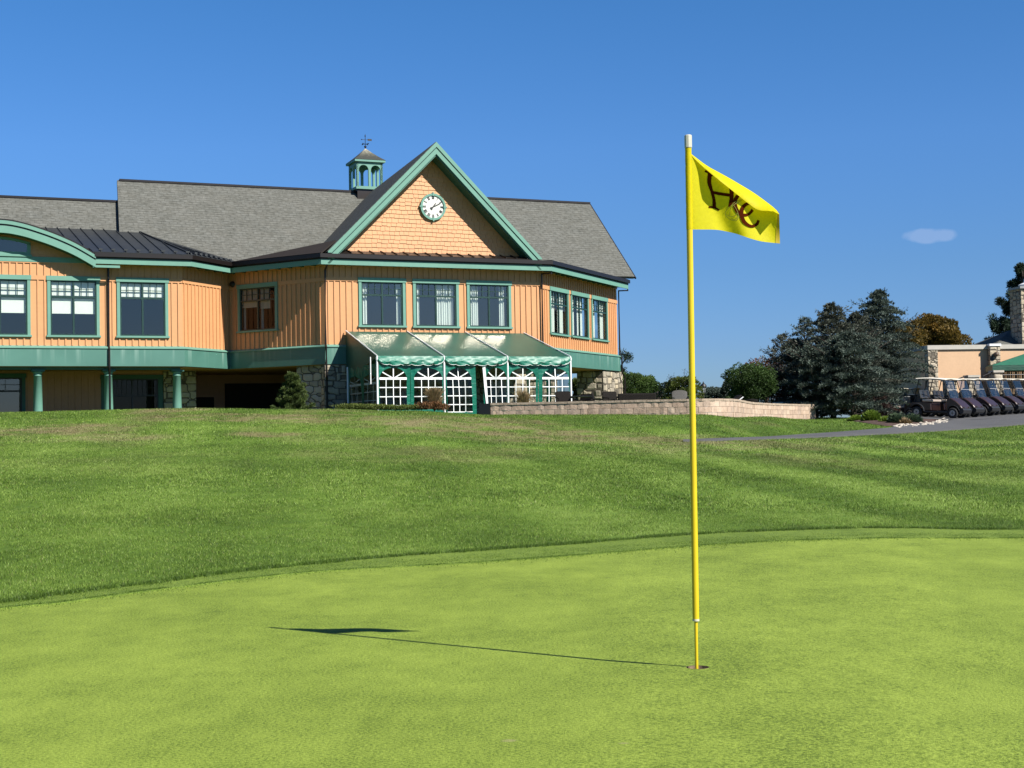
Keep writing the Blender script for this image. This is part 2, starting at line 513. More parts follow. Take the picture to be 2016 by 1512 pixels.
def hgt(X, Y):
    """ground height (world z) at plan positions"""
    X = np.asarray(X, float); Y = np.asarray(Y, float)
    Ys = np.maximum(Y, 4.0)
    u = np.clip(X / Ys, CU[0], CU[-1])
    i = np.clip(np.searchsorted(CU, u) - 1, 0, len(CU) - 2)
    t = (u - CU[i]) / (CU[i + 1] - CU[i]); t = t * t * (3 - 2 * t)
    di = np.clip(Ys, 0, 119.9) * 10; j = np.floor(di).astype(int); fd = di - j
    a = _T[i, j] * (1 - fd) + _T[i, j + 1] * fd
    b = _T[i + 1, j] * (1 - fd) + _T[i + 1, j + 1] * fd
    z = a * (1 - t) + b * t
    z = np.where(Y < 4.0, -1.16, z)
    return z + ZC
def hz(x, y): return float(hgt(x, y))
def ground_hit(px, py, d0=4.0, d1=110.0):
    d = ray(px, py)
    prev = None
    for D in np.arange(d0, d1, 0.05):
        k = D / d.y
        z = ZC + d.z * k
        if z <= hz(d.x * k, D):
            return Vector((d.x * k, D, hz(d.x * k, D)))
    return None

# green outline (plan), from near left round to near right
CUP = Vector((0.868, 7.14))
def gp(px, py):
    d = ray(px, py); k = -ZC / d.z
    return (d.x * k, d.y * k)
g_edge = [gp(0, 1199), gp(124, 1187), gp(347, 1157), gp(615, 1127), gp(843, 1114), gp(1000, 1104), gp(1371, 1077), gp(1513, 1069), gp(1701, 1063), gp(2016, 1060)]
g_edge = [(-6.5, -6), (-7.2, 0), (-6.8, 4.5), (-5.4, 8.2)] + g_edge + [(7.5, 14.0), (10.5, 11.5), (12, 6), (11, -2), (8, -6)]
c_edge = [gp(0, 1188), gp(74, 1179), gp(298, 1151), gp(496, 1125.5), gp(744, 1101), gp(1000, 1083), gp(1371, 1056), gp(1637, 1045), gp(1797, 1043), gp(2016, 1044)]
c_edge = [(-7.3, -6.8), (-8.1, 0), (-7.7, 5), (-6.2, 8.8)] + c_edge + [(8.0, 15.6), (11.6, 12.2), (13.1, 6), (12, -2.4), (8.6, -6.8)]
def closed_spline(P, n=14):
    P = [Vector(p) for p in P]; out = []
    L = len(P)
    for i in range(L):
        p0, p1, p2, p3 = P[i - 1], P[i], P[(i + 1) % L], P[(i + 2) % L]
        for k in range(n):
            t = k / n
            out.append(0.5 * ((2 * p1) + (p2 - p0) * t + (2 * p0 - 5 * p1 + 4 * p2 - p3) * t * t + (3 * p1 - p0 - 3 * p2 + p3) * t**3))
    return out
G_POLY = closed_spline(g_edge); C_POLY = closed_spline(c_edge)
def inside(poly, X, Y):
    X = np.asarray(X, float); Y = np.asarray(Y, float)
    r = np.zeros(X.shape, bool)
    xs = [p[0] for p in poly]; ys = [p[1] for p in poly]
    j = len(poly) - 1
    for i in range(len(poly)):
        c = ((ys[i] > Y) != (ys[j] > Y)) & (X < (xs[j] - xs[i]) * (Y - ys[i]) / (ys[j] - ys[i] + 1e-12) + xs[i])
        r ^= c; j = i
    return r

DRYS = [(100, 848, 2.2, .9, .8), (160, 862, 2.0, .6, .55), (500, 822, 3.6, .8, .9), (520, 856, .9, .35, .9), (620, 824, 2.6, .9, .7), (880, 838, 2.4, 1.3, .8), (1010, 850, 2.6, 1.3, .95), (960, 828, 2.4, .8, .7), (330, 808, 1.3, .6, .6), (820, 893, 2.5, .8, .35), (1390, 872, 3.2, 1.3, .6), (1600, 905, 1.6, 1.0, .25)]
DRYW = []
for (px, py, ax, ay, w_) in DRYS:
    h_ = ground_hit(px, py, 20, 60)
    if h_ is not None: DRYW.append((h_.x, h_.y, ax, ay * 3.0, w_))
def lawn_cols(X, Y):
    """true turf colour: r = lightness 0..1, g = dryness"""
    X = np.asarray(X, float); Y = np.asarray(Y, float)
    base = 0.57 + 0.25 * (fnoise(X * 0.45, Y * 0.28, 3) - 0.5) + 0.22 * (fnoise(X * 1.7, Y * 0.9, 9) - 0.5) + 0.22 * (fnoise(X * 6, Y * 3, 19, 3) - 0.5)
    # mowing passes: they run obliquely away from the green on the right-hand bank
    ph = (X + 0.19 * (Y - 20) + 1.5 * (fnoise(X * 0.2, Y * 0.12, 5) - 0.5)) / 2.7
    right = np.clip((X / np.maximum(Y, 1) - 0.02) / 0.12, 0, 1) * np.clip((46 - Y) / 6, 0, 1)
    st = np.tanh(2.6 * np.sin(2 * np.pi * ph))
    base += (0.045 + 0.085 * right) * st * (0.25 + 1.2 * fnoise(X * 0.35, Y * 0.2, 31)) * np.clip((50 - Y) / 4, 0, 1)
    ph2 = (Y + 0.25 * X + 2.0 * (fnoise(X * 0.15, Y * 0.1, 6) - 0.5)) / 4.4
    base += 0.035 * np.tanh(2 * np.sin(2 * np.pi * ph2)) * (1 - right) * np.clip((44 - Y) / 5, 0, 1)
    bank = np.clip((Y - 42 - 1.2 * fnoise(X * 0.5, Y * 0.1, 8)) / 1.4, 0, 1)
    base -= 0.10 * bank
    dry = np.zeros_like(X)
    for (cx, cy, ax, ay, w_) in DRYW:
        r2 = ((X - cx) / ax)**2 + ((Y - cy) / ay)**2
        dry = np.maximum(dry, w_ * np.clip(1.5 - r2, 0, 1))
    nn = fnoise(X * 2.6, Y * 1.4, 41, 4)
    dry = np.clip(dry * (nn - 0.28) * 3.0, 0, 1)
    dry = np.clip(dry + 0.42 * np.clip((fnoise(X * 0.6, Y * 0.35, 77) - 0.56) * 4, 0, 1) * np.clip((Y - 22) / 14, 0, 1), 0, 1)
    return np.clip(base, 0, 1), dry

def lawn_mat(name, fine=True):
    m = NT(name)
    a = m.n.new('ShaderNodeAttribute'); a.attribute_name = 'tint'
    s = m.n.new('ShaderNodeSeparateColor'); m.l.new(a.outputs['Color'], s.inputs[0])
    c = m.coord()
    if fine:
        n1 = m.noise(c, 26, 5, 0.7); n2 = m.noise(c, 3.0, 4, 0.6)
        v = m.math('ADD', s.outputs[0], m.math('ADD', m.math('MULTIPLY', m.math('SUBTRACT', n1, 0.5), 0.55), m.math('MULTIPLY', m.math('SUBTRACT', n2, 0.5), 0.25)), True)
    else:
        v = s.outputs[0]
    g = m.ramp(v, [(0.0, (0.028, 0.064, 0.005)), (0.35, (0.078, 0.152, 0.014)), (0.62, (0.166, 0.285, 0.030)), (1.0, (0.42, 0.58, 0.12))])
    d = m.ramp(v, [(0.1, (0.14, 0.125, 0.045)), (0.6, (0.33, 0.29, 0.125)), (1.0, (0.50, 0.44, 0.22))])
    col = m.mix(s.outputs[1], g, d)
    if fine:
        col = m.mix(1.0, col, (0.88, 0.88, 0.90), 'MULTIPLY')
        m.pbr(col, 0.85, 0, m.bump(n1, 0.9, 0.03), 0.15)
    else:
        p = m.n.new('ShaderNodeBsdfPrincipled'); m.l.new(col, p.inputs['Base Color'])
        p.inputs['Roughness'].default_value = 0.55; p.inputs['Specular IOR Level'].default_value = 0.3
        t = m.n.new('ShaderNodeBsdfTranslucent'); m.l.new(col, t.inputs[0])
        k = m.n.new('ShaderNodeMixShader'); k.inputs[0].default_value = 0.3
        m.l.new(p.outputs[0], k.inputs[1]); m.l.new(t.outputs[0], k.inputs[2]); m.l.new(k.outputs[0], m.out.inputs[0])
    return m.mat
MAT['lawn'] = lawn_mat('lawn_turf'); MAT['blade'] = lawn_mat('grass_blades', False)

def axis(segs):
    o = []
    for (a, b, s_) in segs:
        o.extend(list(np.arange(a, b, s_)))
    o.append(segs[-1][1]); return np.array(o)
gx = axis([(-1500, -200, 100), (-200, -40, 10), (-40, -16, 1.5), (-16, 16, 0.3), (16, 44, 1.0), (44, 200, 12), (200, 1500, 100)])
gy = axis([(-600, -40, 60), (-40, 0, 5), (0, 8, 1.0), (8, 62, 0.3), (62, 100, 1.0), (100, 300, 20), (300, 3000, 150)])
GX, GY = np.meshgrid(gx, gy)
GZ = hgt(GX, GY) + 0.02 * (fnoise(GX * 0.8, GY * 0.5, 2) - 0.5) * (GY > 16)
inn = inside(C_POLY, GX, GY)
shr = [CUP + (p - CUP) * 0.93 for p in G_POLY]
GZ = np.where(inside([CUP + (p - CUP) * 0.985 for p in C_POLY], GX, GY), GZ - 0.07, GZ)
GZ = np.where(inside(shr, GX, GY), GZ - 0.30, GZ)
li, dr = lawn_cols(GX, GY)
nx_, ny_ = len(gx), len(gy)
idx = np.arange(nx_ * ny_).reshape(ny_, nx_)
Fq = np.stack([idx[:-1, :-1], idx[:-1, 1:], idx[1:, 1:], idx[1:, :-1]], -1).reshape(-1, 4)
lawn = fast_mesh('ground', np.stack([GX, GY, GZ], -1).reshape(-1, 3), Fq, MAT['lawn'], colors=np.stack([li.ravel(), dr.ravel(), 0 * li.ravel()], -1), smooth=True)
tag(lawn, kind='structure')

# putting green: rings around the cup, so the cup is a true hole
def green_mat(name, lo, hi):
    m = NT(name); c = m.coord()
    n1 = m.noise(m.coord(scale=(0.8, 0.5, 1)), 1.0, 5, 0.6); n2 = m.noise(m.coord(scale=(11, 6, 11)), 1.0, 6, 0.75); n3 = m.noise(c, 70, 4, 0.75)
    n4 = m.noise(m.coord(scale=(2.3, 1.5, 1), loc=(4, 9, 0)), 1.0, 5, 0.7)
    v = m.math('ADD', m.math('MULTIPLY', n1, 0.30), m.math('ADD', m.math('MULTIPLY', n2, 0.22), m.math('ADD', m.math('ADD', m.math('MULTIPLY', n3, 1.05), -0.215), m.math('MULTIPLY', n4, 0.24))))
    mid = tuple((a + b) / 2 for a, b in zip(lo, hi))
    col = m.ramp(v, [(0.52, tuple(x * 0.62 for x in lo)), (0.62, lo), (0.72, mid), (0.86, hi)])
    patch = m.ramp(n4, [(0.27, (1, 1, 1)), (0.36, (0, 0, 0))])
    col = m.mix(m.math('MULTIPLY', patch, 0.45), col, tuple(x * 0.5 for x in lo))
    if name == 'green_turf':
        # two bare scars near the front edge
        sp = m.n.new('ShaderNodeSeparateXYZ'); m.l.new(c, sp.inputs[0])
        for (qx, qy, ax, ay) in SCARS:
            a_ = m.math('DIVIDE', m.math('SUBTRACT', sp.outputs[0], qx), ax); b_ = m.math('DIVIDE', m.math('SUBTRACT', sp.outputs[1], qy), ay)
            r_ = m.math('ADD', m.math('MULTIPLY', a_, a_), m.math('MULTIPLY', b_, b_))
            k_ = m.math('MULTIPLY', m.math('SUBTRACT', 1.3, m.math('ADD', r_, m.math('MULTIPLY', m.noise(c, 45, 3), 1.2))), 1.6, True)
            col = m.mix(m.math('MULTIPLY', k_, 0.75), col, (0.42, 0.40, 0.17))
    h = m.math('ADD', n3, m.math('MULTIPLY', m.noise(c, 160, 3), 0.5))
    m.pbr(col, 0.8, 0, m.bump(h, 0.8, 0.010), 0.2)
    return m.mat
SCARS = [(*gp(1003, 1458), 0.045, 0.035), (*gp(1228, 1465), 0.03, 0.02)]
MAT['green'] = green_mat('green_turf', (0.192, 0.280, 0.029), (0.43, 0.555, 0.079))
MAT['collar'] = green_mat('collar_turf', (0.125, 0.205, 0.022), (0.29, 0.40, 0.058))
def ring_mesh(name, poly, radii_in, mat, lift, r0, inner=None):
    N = len(poly)
    fr = [0.0] + list(radii_in)
    V = []
    for t in fr:
        for k, p in enumerate(poly):
            if inner is None:
                a = math.atan2(p.y - CUP.y, p.x - CUP.x)
                q = Vector((CUP.x + r0 * math.cos(a), CUP.y + r0 * math.sin(a)))
            else: q = inner[k]
            w_ = q.lerp(p, t)
            V.append((w_.x, w_.y, 0))
    V = np.array(V)
    V[:, 2] = hgt(V[:, 0], V[:, 1]) + lift
    F = []
    for r_ in range(len(fr) - 1):
        for k in range(N):
            l = (k + 1) % N
            F.append((r_ * N + k, (r_ + 1) * N + k, (r_ + 1) * N + l, r_ * N + l))
    # turned-down outer lip
    return fast_mesh(name, V, np.array(F), mat, smooth=True)
gm = ring_mesh('putting_green', G_POLY, [0.0005, .002, .005, .01, .02, .05, .1, .2, .3, .4, .5, .6, .7, .8, .9, 1.0], MAT['green'], 0.0, 0.054)
tag(gm, kind='structure')
def cspl(P, c, N=420):
    # resample an outline by direction from the cup, so that rings pair up without twisting
    an = np.array([math.atan2(p.y - c.y, p.x - c.x) for p in P]); rd = np.array([(p - c).length for p in P])
    o = np.argsort(an); an, rd = an[o], rd[o]
    an = np.concatenate([an - 2 * np.pi, an, an + 2 * np.pi]); rd = np.tile(rd, 3)
    t = np.linspace(-np.pi, np.pi, N, endpoint=False)
    r_ = np.interp(t, an, rd)
    return [Vector((c.x + a * math.cos(b), c.y + a * math.sin(b))) for a, b in zip(r_, t)]
inner = [p - (p - CUP).normalized() * 0.04 for p in cspl(G_POLY, CUP)]
C2 = cspl(C_POLY, CUP)
low_ = ring_mesh('green_collar', [CUP + (p - CUP) * 1.0 for p in C2], [.02, .2, .4, .6, .8, 1.0], MAT['collar'], 0.006, 0, inner)
cm_ = low_
cv = cm_.data.vertices; N_ = len(C2)
for k_ in range(N_): cv[k_].co.z -= 0.010       # inner edge tucked into the green
tag(cm_, kind='structure')

# cart path
near = [(1300, 872), (1335, 870.5), (1477, 867), (1612, 862.4), (1761, 854.6), (1882, 847.5), (2016, 836.8), (2120, 829)]
far = [(1330, 869.5), (1371, 867.6), (1513, 862.4), (1655, 852.5), (1744, 845.5), (1797, 838), (1868, 829.5), (2016, 821), (2120, 816)]
def samp(L, x):
    return float(np.interp(x, [a[0] for a in L], [a[1] for a in L]))
rows = []
for px in np.linspace(1345, 2110, 60):
    a = ground_hit(px, samp(near, px), 25, 90); b = ground_hit(px, samp(far, px) if px > 1335 else samp(near, px) - 1, 25, 100)
    if a is None or b is None: continue
    if b.y > 78: b = Vector((a.x * 78 / a.y, 78, hz(a.x * 78 / a.y, 78)))
    pts = []
    for t in np.linspace(0, 1, 9):
        q = a.lerp(b, t); pts.append((q.x, q.y, hz(q.x, q.y) + 0.05))
    rows.append([(pts[0][0], pts[0][1], pts[0][2] - .12)] + pts + [(pts[-1][0], pts[-1][1], pts[-1][2] - .12)])
mb = MB(); mb.grid(rows)
m = NT('asphalt'); c = m.coord()
m.pbr(m.mix(0.5, m.ramp(m.noise(c, 0.7, 4), [(0.3, (0.105, 0.105, 0.108)), (0.7, (0.15, 0.15, 0.152))]), m.ramp(m.noise(c, 30, 4), [(0.3, (0.08, 0.08, 0.082)), (0.7, (0.17, 0.17, 0.17))])), 0.9, 0, m.bump(m.noise(c, 80, 3), 0.3, 0.01), 0.2)
MAT['asphalt'] = m.mat
road = mb.build('cart_path', MAT['asphalt'], smooth=True); tag(road, kind='structure')
ROAD_NEAR = [(r_[1][0], r_[1][1]) for r_ in rows]; ROAD_POLY = [Vector(q[:2]) for q in [r_[1] for r_ in rows]] + [Vector(q[:2]) for q in [r_[-2] for r_ in rows][::-1]]

# turf blades of the rough: nobody could count them
def blades(n, d0, d1, wid, hlo, hhi, seed):
    g = np.random.default_rng(seed)
    D = np.sqrt(g.uniform(d0**2, d1**2, n)); u = g.uniform(-0.62, 0.62, n); X = u * D
    ok = ~inside(C_POLY, X, D) & ~inside(ROAD_POLY, X, D) & ((D < 54) | ((X > 8.5) & (X < 18.8)) | (X > 42))
    if seed == 1:
        col_ = inside(C_POLY, X, D) & ~inside(G_POLY, X, D)
        ok |= col_
    X, D = X[ok], D[ok]
    keep = fnoise(X * 4, D * 4, 55, 3) > g.uniform(0.15, 0.55, len(X))
    X, D = X[keep], D[keep]
    n = len(X)
    z = hgt(X, D) - 0.004
    a = g.uniform(0, 2 * np.pi, n); h = g.uniform(hlo, hhi, n)
    if seed == 1: h = np.where(inside(C_POLY, X, D), h * .38, h)
    w_ = wid * g.uniform(0.6, 1.4, n)
    lean = g.uniform(0, 0.9, n) * h; la = g.uniform(0, 2 * np.pi, n)
    ca, sa = np.cos(a) * w_ / 2, np.sin(a) * w_ / 2
    V = np.empty((n, 3, 3))
    V[:, 0] = np.stack([X - ca, D - sa, z], -1); V[:, 1] = np.stack([X + ca, D + sa, z], -1)
    V[:, 2] = np.stack([X + lean * np.cos(la), D + lean * np.sin(la), z + h], -1)
    li, dr = lawn_cols(X, D)
    li = np.clip(li + g.normal(0.05, 0.17, n) + (g.random(n) > .92) * .38, 0, 1); dr = np.clip(dr + (g.random(n) > 0.95) * 0.6, 0, 1)
    C = np.zeros((n, 3, 3)); C[:, :, 0] = li[:, None]; C[:, :, 1] = dr[:, None]
    return V.reshape(-1, 3), C.reshape(-1, 3)
Vs, Cs = [], []
for args in [(780000, 8, 19, .0055, .014, .030, 1), (640000, 19, 32, .010, .018, .035, 2), (350000, 32, 54, .019, .025, .045, 3), (130000, 54, 76, .03, .03, .05, 4)]:
    v_, c_ = blades(*args); Vs.append(v_); Cs.append(c_)
def edge_blades(poly, n, wid, hlo, hhi, jit, seed, shade):
    g = np.random.default_rng(seed); P = np.array([(p.x, p.y) for p in poly]); Q = np.roll(P, -1, 0)
    ok = (P[:, 1] > 5) & (np.abs(P[:, 0] / np.maximum(P[:, 1], 1)) < .8); idx_ = np.where(ok)[0]
    L = np.linalg.norm((Q - P)[idx_], axis=1); k = idx_[np.searchsorted(np.cumsum(L) / L.sum(), g.random(n)).clip(0, len(idx_) - 1)]
    q = P[k] + (Q[k] - P[k]) * g.random((n, 1)) + g.normal(0, jit, (n, 2)); X, D = q[:, 0], q[:, 1]
    keep = fnoise(X * 5, D * 5, 91, 3) > g.uniform(.2, .6, n); X, D = X[keep], D[keep]; n = len(X)
    z = hgt(X, D); a = g.uniform(0, 6.28, n); h = g.uniform(hlo, hhi, n); V = np.empty((n, 3, 3)); la = g.uniform(0, 6.28, n); ln = g.uniform(0, .9, n) * h
    ca, sa = np.cos(a) * wid / 2, np.sin(a) * wid / 2
    V[:, 0] = np.stack([X - ca, D - sa, z], -1); V[:, 1] = np.stack([X + ca, D + sa, z], -1); V[:, 2] = np.stack([X + ln * np.cos(la), D + ln * np.sin(la), z + h], -1)
    C = np.zeros((n, 3, 3)); C[:, :, 0] = np.clip(g.normal(shade, .15, n), 0, 1)[:, None]  # darker blades: the shadow line along the turf edges is put into their colour
    return V.reshape(-1, 3), C.reshape(-1, 3)
for args in [([p + (p - CUP).normalized() * .02 for p in G_POLY], 34000, .005, .010, .020, .022, 61, .45), ([p + (p - CUP).normalized() * .04 for p in C_POLY], 60000, .006, .018, .038, .05, 62, .40), ([p + (p - CUP).normalized() * .35 for p in G_POLY], 70000, .005, .010, .018, .22, 63, .55)]:
    v_, c_ = edge_blades(*args); Vs.append(v_); Cs.append(c_)
Vs = np.vstack(Vs); Cs = np.vstack(Cs)
gr = fast_mesh('grass', Vs, np.arange(len(Vs)).reshape(-1, 3), MAT['blade'], colors=Cs)
tag(gr, 'mown rough grass on the bank between the green and the clubhouse', 'grass', kind='stuff')
# ---------------------------------------------------------------- flagstick, flag, cup
m = NT('yellow_pole'); c = m.coord()
MAT['pole'] = flat('yellow_fibreglass', (0.86, 0.63, 0.012), 0.38, var=0.05, scale=6)
MAT['polecap'] = flat('white_cap', (0.72, 0.70, 0.58), 0.4)
SL = hz(CUP.x, CUP.y)
base = Vector((CUP.x, CUP.y - 0.002, SL))
D0 = CUP.y
top = PT(1354.6, 267, D0 + 0.01)
bot = PT(1371.5, 1312, D0)
ax = (top - bot).normalized()
def onpole(py):
    t = (1312 - py) / (1312 - 267.0)
    return bot.lerp(top, t)
fs = thing('flagstick', 'tall yellow flagstick with white cap standing in the cup on the green', 'flagstick', at(bot.x, bot.y, SL))
mb = MB(); mb.tube([bot - ax * 0.10, onpole(1222)], 0.0082, 20); mb.build('lower_rod', MAT['pole'], parent=fs, smooth=True)
mb = MB(); mb.tube([onpole(1221), onpole(453)], 0.0158, 24, r2=0.0150); mb.build('pole', MAT['pole'], parent=fs, smooth=True)
mb = MB(); mb.tube([onpole(1223.5), onpole(1219.5)], 0.0168, 24); mb.build('ferrule', MAT['polecap'], parent=fs, smooth=False)
mb = MB(); mb.tube([onpole(455), onpole(290)], 0.0128, 20); mb.build('upper_rod', MAT['pole'], parent=fs, smooth=True)
mb = MB(); a_, b_ = onpole(292), onpole(266)
mb.tube([a_, a_ + ax * 0.003, b_ - ax * 0.004, b_], [.0165, .0185, .0185, .0160], 10); mb.build('top_cap', MAT['polecap'], parent=fs)
# cup
m = NT('cup_soil'); c = m.coord()
m.pbr(m.ramp(m.noise(c, 90, 4), [(0.3, (0.14, 0.085, 0.045)), (0.7, (0.42, 0.32, 0.19))]), 0.9)
mb = MB()
zt = SL
cupm = at(CUP.x, CUP.y, zt)
rings = [(0.0546, 0.001), (0.0542, -0.022)]
mb = MB()
for j in range(40):
    a0, a1 = 2 * math.pi * j / 40, 2 * math.pi * (j + 1) / 40
    mb.face([(rings[0][0] * math.cos(a0), rings[0][0] * math.sin(a0), rings[0][1]), (rings[0][0] * math.cos(a1), rings[0][0] * math.sin(a1), rings[0][1]), (rings[1][0] * math.cos(a1), rings[1][0] * math.sin(a1), rings[1][1]), (rings[1][0] * math.cos(a0), rings[1][0] * math.sin(a0), rings[1][1])])
cup = mb.build('hole_cup', m.mat, cupm, fix=False)
tag(cup, 'round cup sunk in the putting green at the foot of the yellow flagstick', 'golf hole')
mb = MB()
for (r0, z0, r1, z1) in [(.0535, -.022, .0535, -.11), (.0535, -.11, 0.001, -.11), (.0546, -.022, .0535, -.022)]:
    for j in range(40):
        a0, a1 = 2 * math.pi * j / 40, 2 * math.pi * (j + 1) / 40
        mb.face([(r0 * math.cos(a0), r0 * math.sin(a0), z0), (r0 * math.cos(a1), r0 * math.sin(a1), z0), (r1 * math.cos(a1), r1 * math.sin(a1), z1), (r1 * math.cos(a0), r1 * math.sin(a0), z1)])
mb.build('cup_liner', MAT['white'], cupm, cup, fix=False)

# flag: main sheet hanging from the sleeve, its top edge blown over towards the camera
m = NT('flag_cloth'); c = m.coord()
n = m.noise(c, 60, 3)
col = m.ramp(n, [(0.3, (0.80, 0.70, 0.004)), (0.7, (0.88, 0.78, 0.006))])
p = m.n.new('ShaderNodeBsdfPrincipled'); m.l.new(col, p.inputs['Base Color']); p.inputs['Roughness'].default_value = 0.6; p.inputs['Specular IOR Level'].default_value = 0.25
wv = m.n.new('ShaderNodeTexWave'); m.l.new(c, wv.inputs['Vector']); wv.inputs['Scale'].default_value = 400
m.l.new(m.bump(m.noise(c, 25, 3), 0.12, 0.01), p.inputs['Normal'])
t = m.n.new('ShaderNodeBsdfTranslucent'); m.l.new(col, t.inputs[0])
k = m.n.new('ShaderNodeMixShader'); k.inputs[0].default_value = 0.50
m.l.new(p.outputs[0], k.inputs[1]); m.l.new(t.outputs[0], k.inputs[2]); m.l.new(k.outputs[0], m.out.inputs[0])
MAT['flag'] = m.mat
MAT['letter'] = flat('maroon_print', (0.075, 0.014, 0.004), 0.9, spec=0.0)
MAT['sketch'] = flat('olive_print', (0.24, 0.26, 0.015), 0.6)
UP = [(1361, 303), (1376, 314.5), (1391, 326), (1437, 351), (1484, 379), (1510, 398), (1528, 412), (1534, 421)]
BO = [(1361, 452), (1385, 451.8), (1412, 452), (1447, 459.5), (1475, 469), (1498, 475.5), (1520, 478), (1535.5, 479.5)]
FO = [(1361, 306), (1376, 321), (1391, 335), (1437, 371.5), (1470, 398), (1493, 415.5), (1520, 414.5), (1534, 422)]
def lerpL(L, s_):
    s_ = max(0.0, min(1.0, s_)); X = np.linspace(0, 1, len(L))
    return float(np.interp(s_, SS, [a[0] for a in L])), float(np.interp(s_, SS, [a[1] for a in L]))
SS = np.array([0, .085, .17, .43, .68, .82, .94, 1.0])
def smoothL(L, s_):
    a = [lerpL(L, s_ + d) for d in (-.05, -.025, 0, .025, .05)] if 0.06 < s_ < 0.94 else [lerpL(L, s_)]
    return sum(q[0] for q in a) / len(a), sum(q[1] for q in a) / len(a)
def flag_depth(s_, v):
    # billow of the main sheet (m, + = away from the camera)
    return 0.075 * s_ + 0.030 * math.sin(3.0 * s_ + 0.4) * (1 - 0.3 * v) + 0.020 * math.sin(8.5 * s_ + 2.4 * v - 0.6) * min(1, s_ * 5) + 0.012 * v * s_
def sheet(s_, v):
    ux, uy = smoothL(UP, s_); bx_, by_ = smoothL(BO, s_)
    px, py = bx_ + (ux - bx_) * v, by_ + (uy - by_) * v
    return PT(px, py, D0 + flag_depth(s_, v))
def flap(s_, w_):
    ux, uy = smoothL(UP, s_); fx, fy = smoothL(FO, s_)
    px, py = ux + (fx - ux) * w_, uy + (fy - uy) * w_
    d = flag_depth(s_, 1) - 0.055 * min(1, s_ * 3.2) * math.sin(min(1, w_) * 1.5)
    return PT(px, py, D0 + d)
flg = thing('golf_flag', 'yellow flag with maroon H and C letters blowing from the flagstick', 'flag', at(onpole(452).x, D0, onpole(452).z))
rows = []
for i in range(61):
    s_ = i / 60
    rows.append([sheet(s_, v / 24) for v in range(25)] + [flap(s_, w_ / 8) for w_ in range(1, 9)])
mb = MB(); mb.grid(rows)
o = mb.build('cloth', MAT['flag'], parent=flg, smooth=True)
mb = MB(); a_, b_ = onpole(453.5), onpole(292.5)
NP = 14
mb.tube([a_.lerp(b_, k / NP) for k in range(NP + 1)], [0.0158 + 0.0007 * math.sin(k * 2.7) for k in range(NP + 1)], 24); mb.build('sleeve', MAT['flag'], parent=flg, smooth=True)
rows = [[sheet(s_, v / 24) + Vector((0, -0.002, 0)) for v in range(25)] for s_ in (0.965, 0.985, 1.0)]
mb = MB(); mb.grid(rows); mb.build('hem', flat('hem_cloth', (0.60, 0.44, 0.004), 0.7), parent=flg, smooth=True)
# the print, laid on the main sheet
def inv_sheet(px, py):
    s_ = 0.5
    for _ in range(30):
        ux, uy = smoothL(UP, s_); bx_, by_ = smoothL(BO, s_)
        v = (by_ - py) / (by_ - uy + 1e-6)
        x_ = bx_ + (ux - bx_) * v
        s_ += (px - x_) / 175.0 * 0.8
        s_ = max(0, min(1, s_))
    return s_, max(0, min(0.99, v))
def stroke(mb, pts, wid, off=0.0025, n=14):
    # pts in photo pixels; wid list or number in pixels
    P = []
    for i in range(len(pts) - 1):
        for k in range(n):
            t = k / n
            p0 = pts[max(0, i - 1)]; p1 = pts[i]; p2 = pts[i + 1]; p3 = pts[min(len(pts) - 1, i + 2)]
            P.append(tuple(0.5 * (2 * p1[j] + (p2[j] - p0[j]) * t + (2 * p0[j] - 5 * p1[j] + 4 * p2[j] - p3[j]) * t * t + (3 * p1[j] - p0[j] - 3 * p2[j] + p3[j]) * t**3) for j in (0, 1)))
    P.append(pts[-1])
    rows = [[], []]
    N = len(P)
    for i, q in enumerate(P):
        a = P[max(0, i - 1)]; b = P[min(N - 1, i + 1)]
        dx, dy = b[0] - a[0], b[1] - a[1]; L = math.hypot(dx, dy) or 1
        f = i / (N - 1)
        w_ = float(np.interp(f, np.linspace(0, 1, len(wid)), wid)) if isinstance(wid, list) else wid
        for k, sg in enumerate((-.5, .5)):
            x_, y_ = q[0] - dy / L * w_ * sg, q[1] + dx / L * w_ * sg
            s_, v = inv_sheet(x_, y_)
            r_ = sheet(s_, v); rows[k].append(r_ + Vector((0, -off, 0)))
    mb.grid(rows)
def cp(x, y): return (1280 + x / 5.4, 240 + y / 5.4)
mb = MB()
stroke(mb, [cp(638, 530), cp(628, 640), cp(655, 740), cp(678, 830), cp(680, 915)], [8.5, 8, 5.5, 6, 8])
stroke(mb, [cp(582, 522), cp(640, 545), cp(665, 575)], [4, 5.5, 4])
stroke(mb, [cp(622, 905), cp(680, 910), cp(734, 940)], [3, 4.5, 3])
stroke(mb, [cp(650, 745), cp(740, 765), cp(850, 780)], [5.5, 6, 6])
stroke(mb, [cp(862, 690), cp(866, 780), cp(856, 860), cp(838, 905)], [8, 8, 7.5, 4])
mb.build('letter', MAT['letter'], parent=flg)
mb = MB()
stroke(mb, [cp(1000, 770), cp(935, 785), cp(900, 850), cp(915, 930), cp(965, 985), cp(1040, 985), cp(1090, 935)], [3, 7, 8, 8, 7, 5, 6], off=0.0030)
mb.build('letter', MAT['letter'], parent=flg)
mb = MB()
stroke(mb, [cp(1090, 870), cp(1035, 870), cp(985, 910), cp(970, 985), cp(1000, 1065), cp(1070, 1110), cp(1130, 1090), cp(1152, 1045)], [3, 6, 7.5, 8, 7.5, 5.5, 6, 5], off=0.0035)
mb.build('letter', MAT['letter'], parent=flg)
mb = MB()
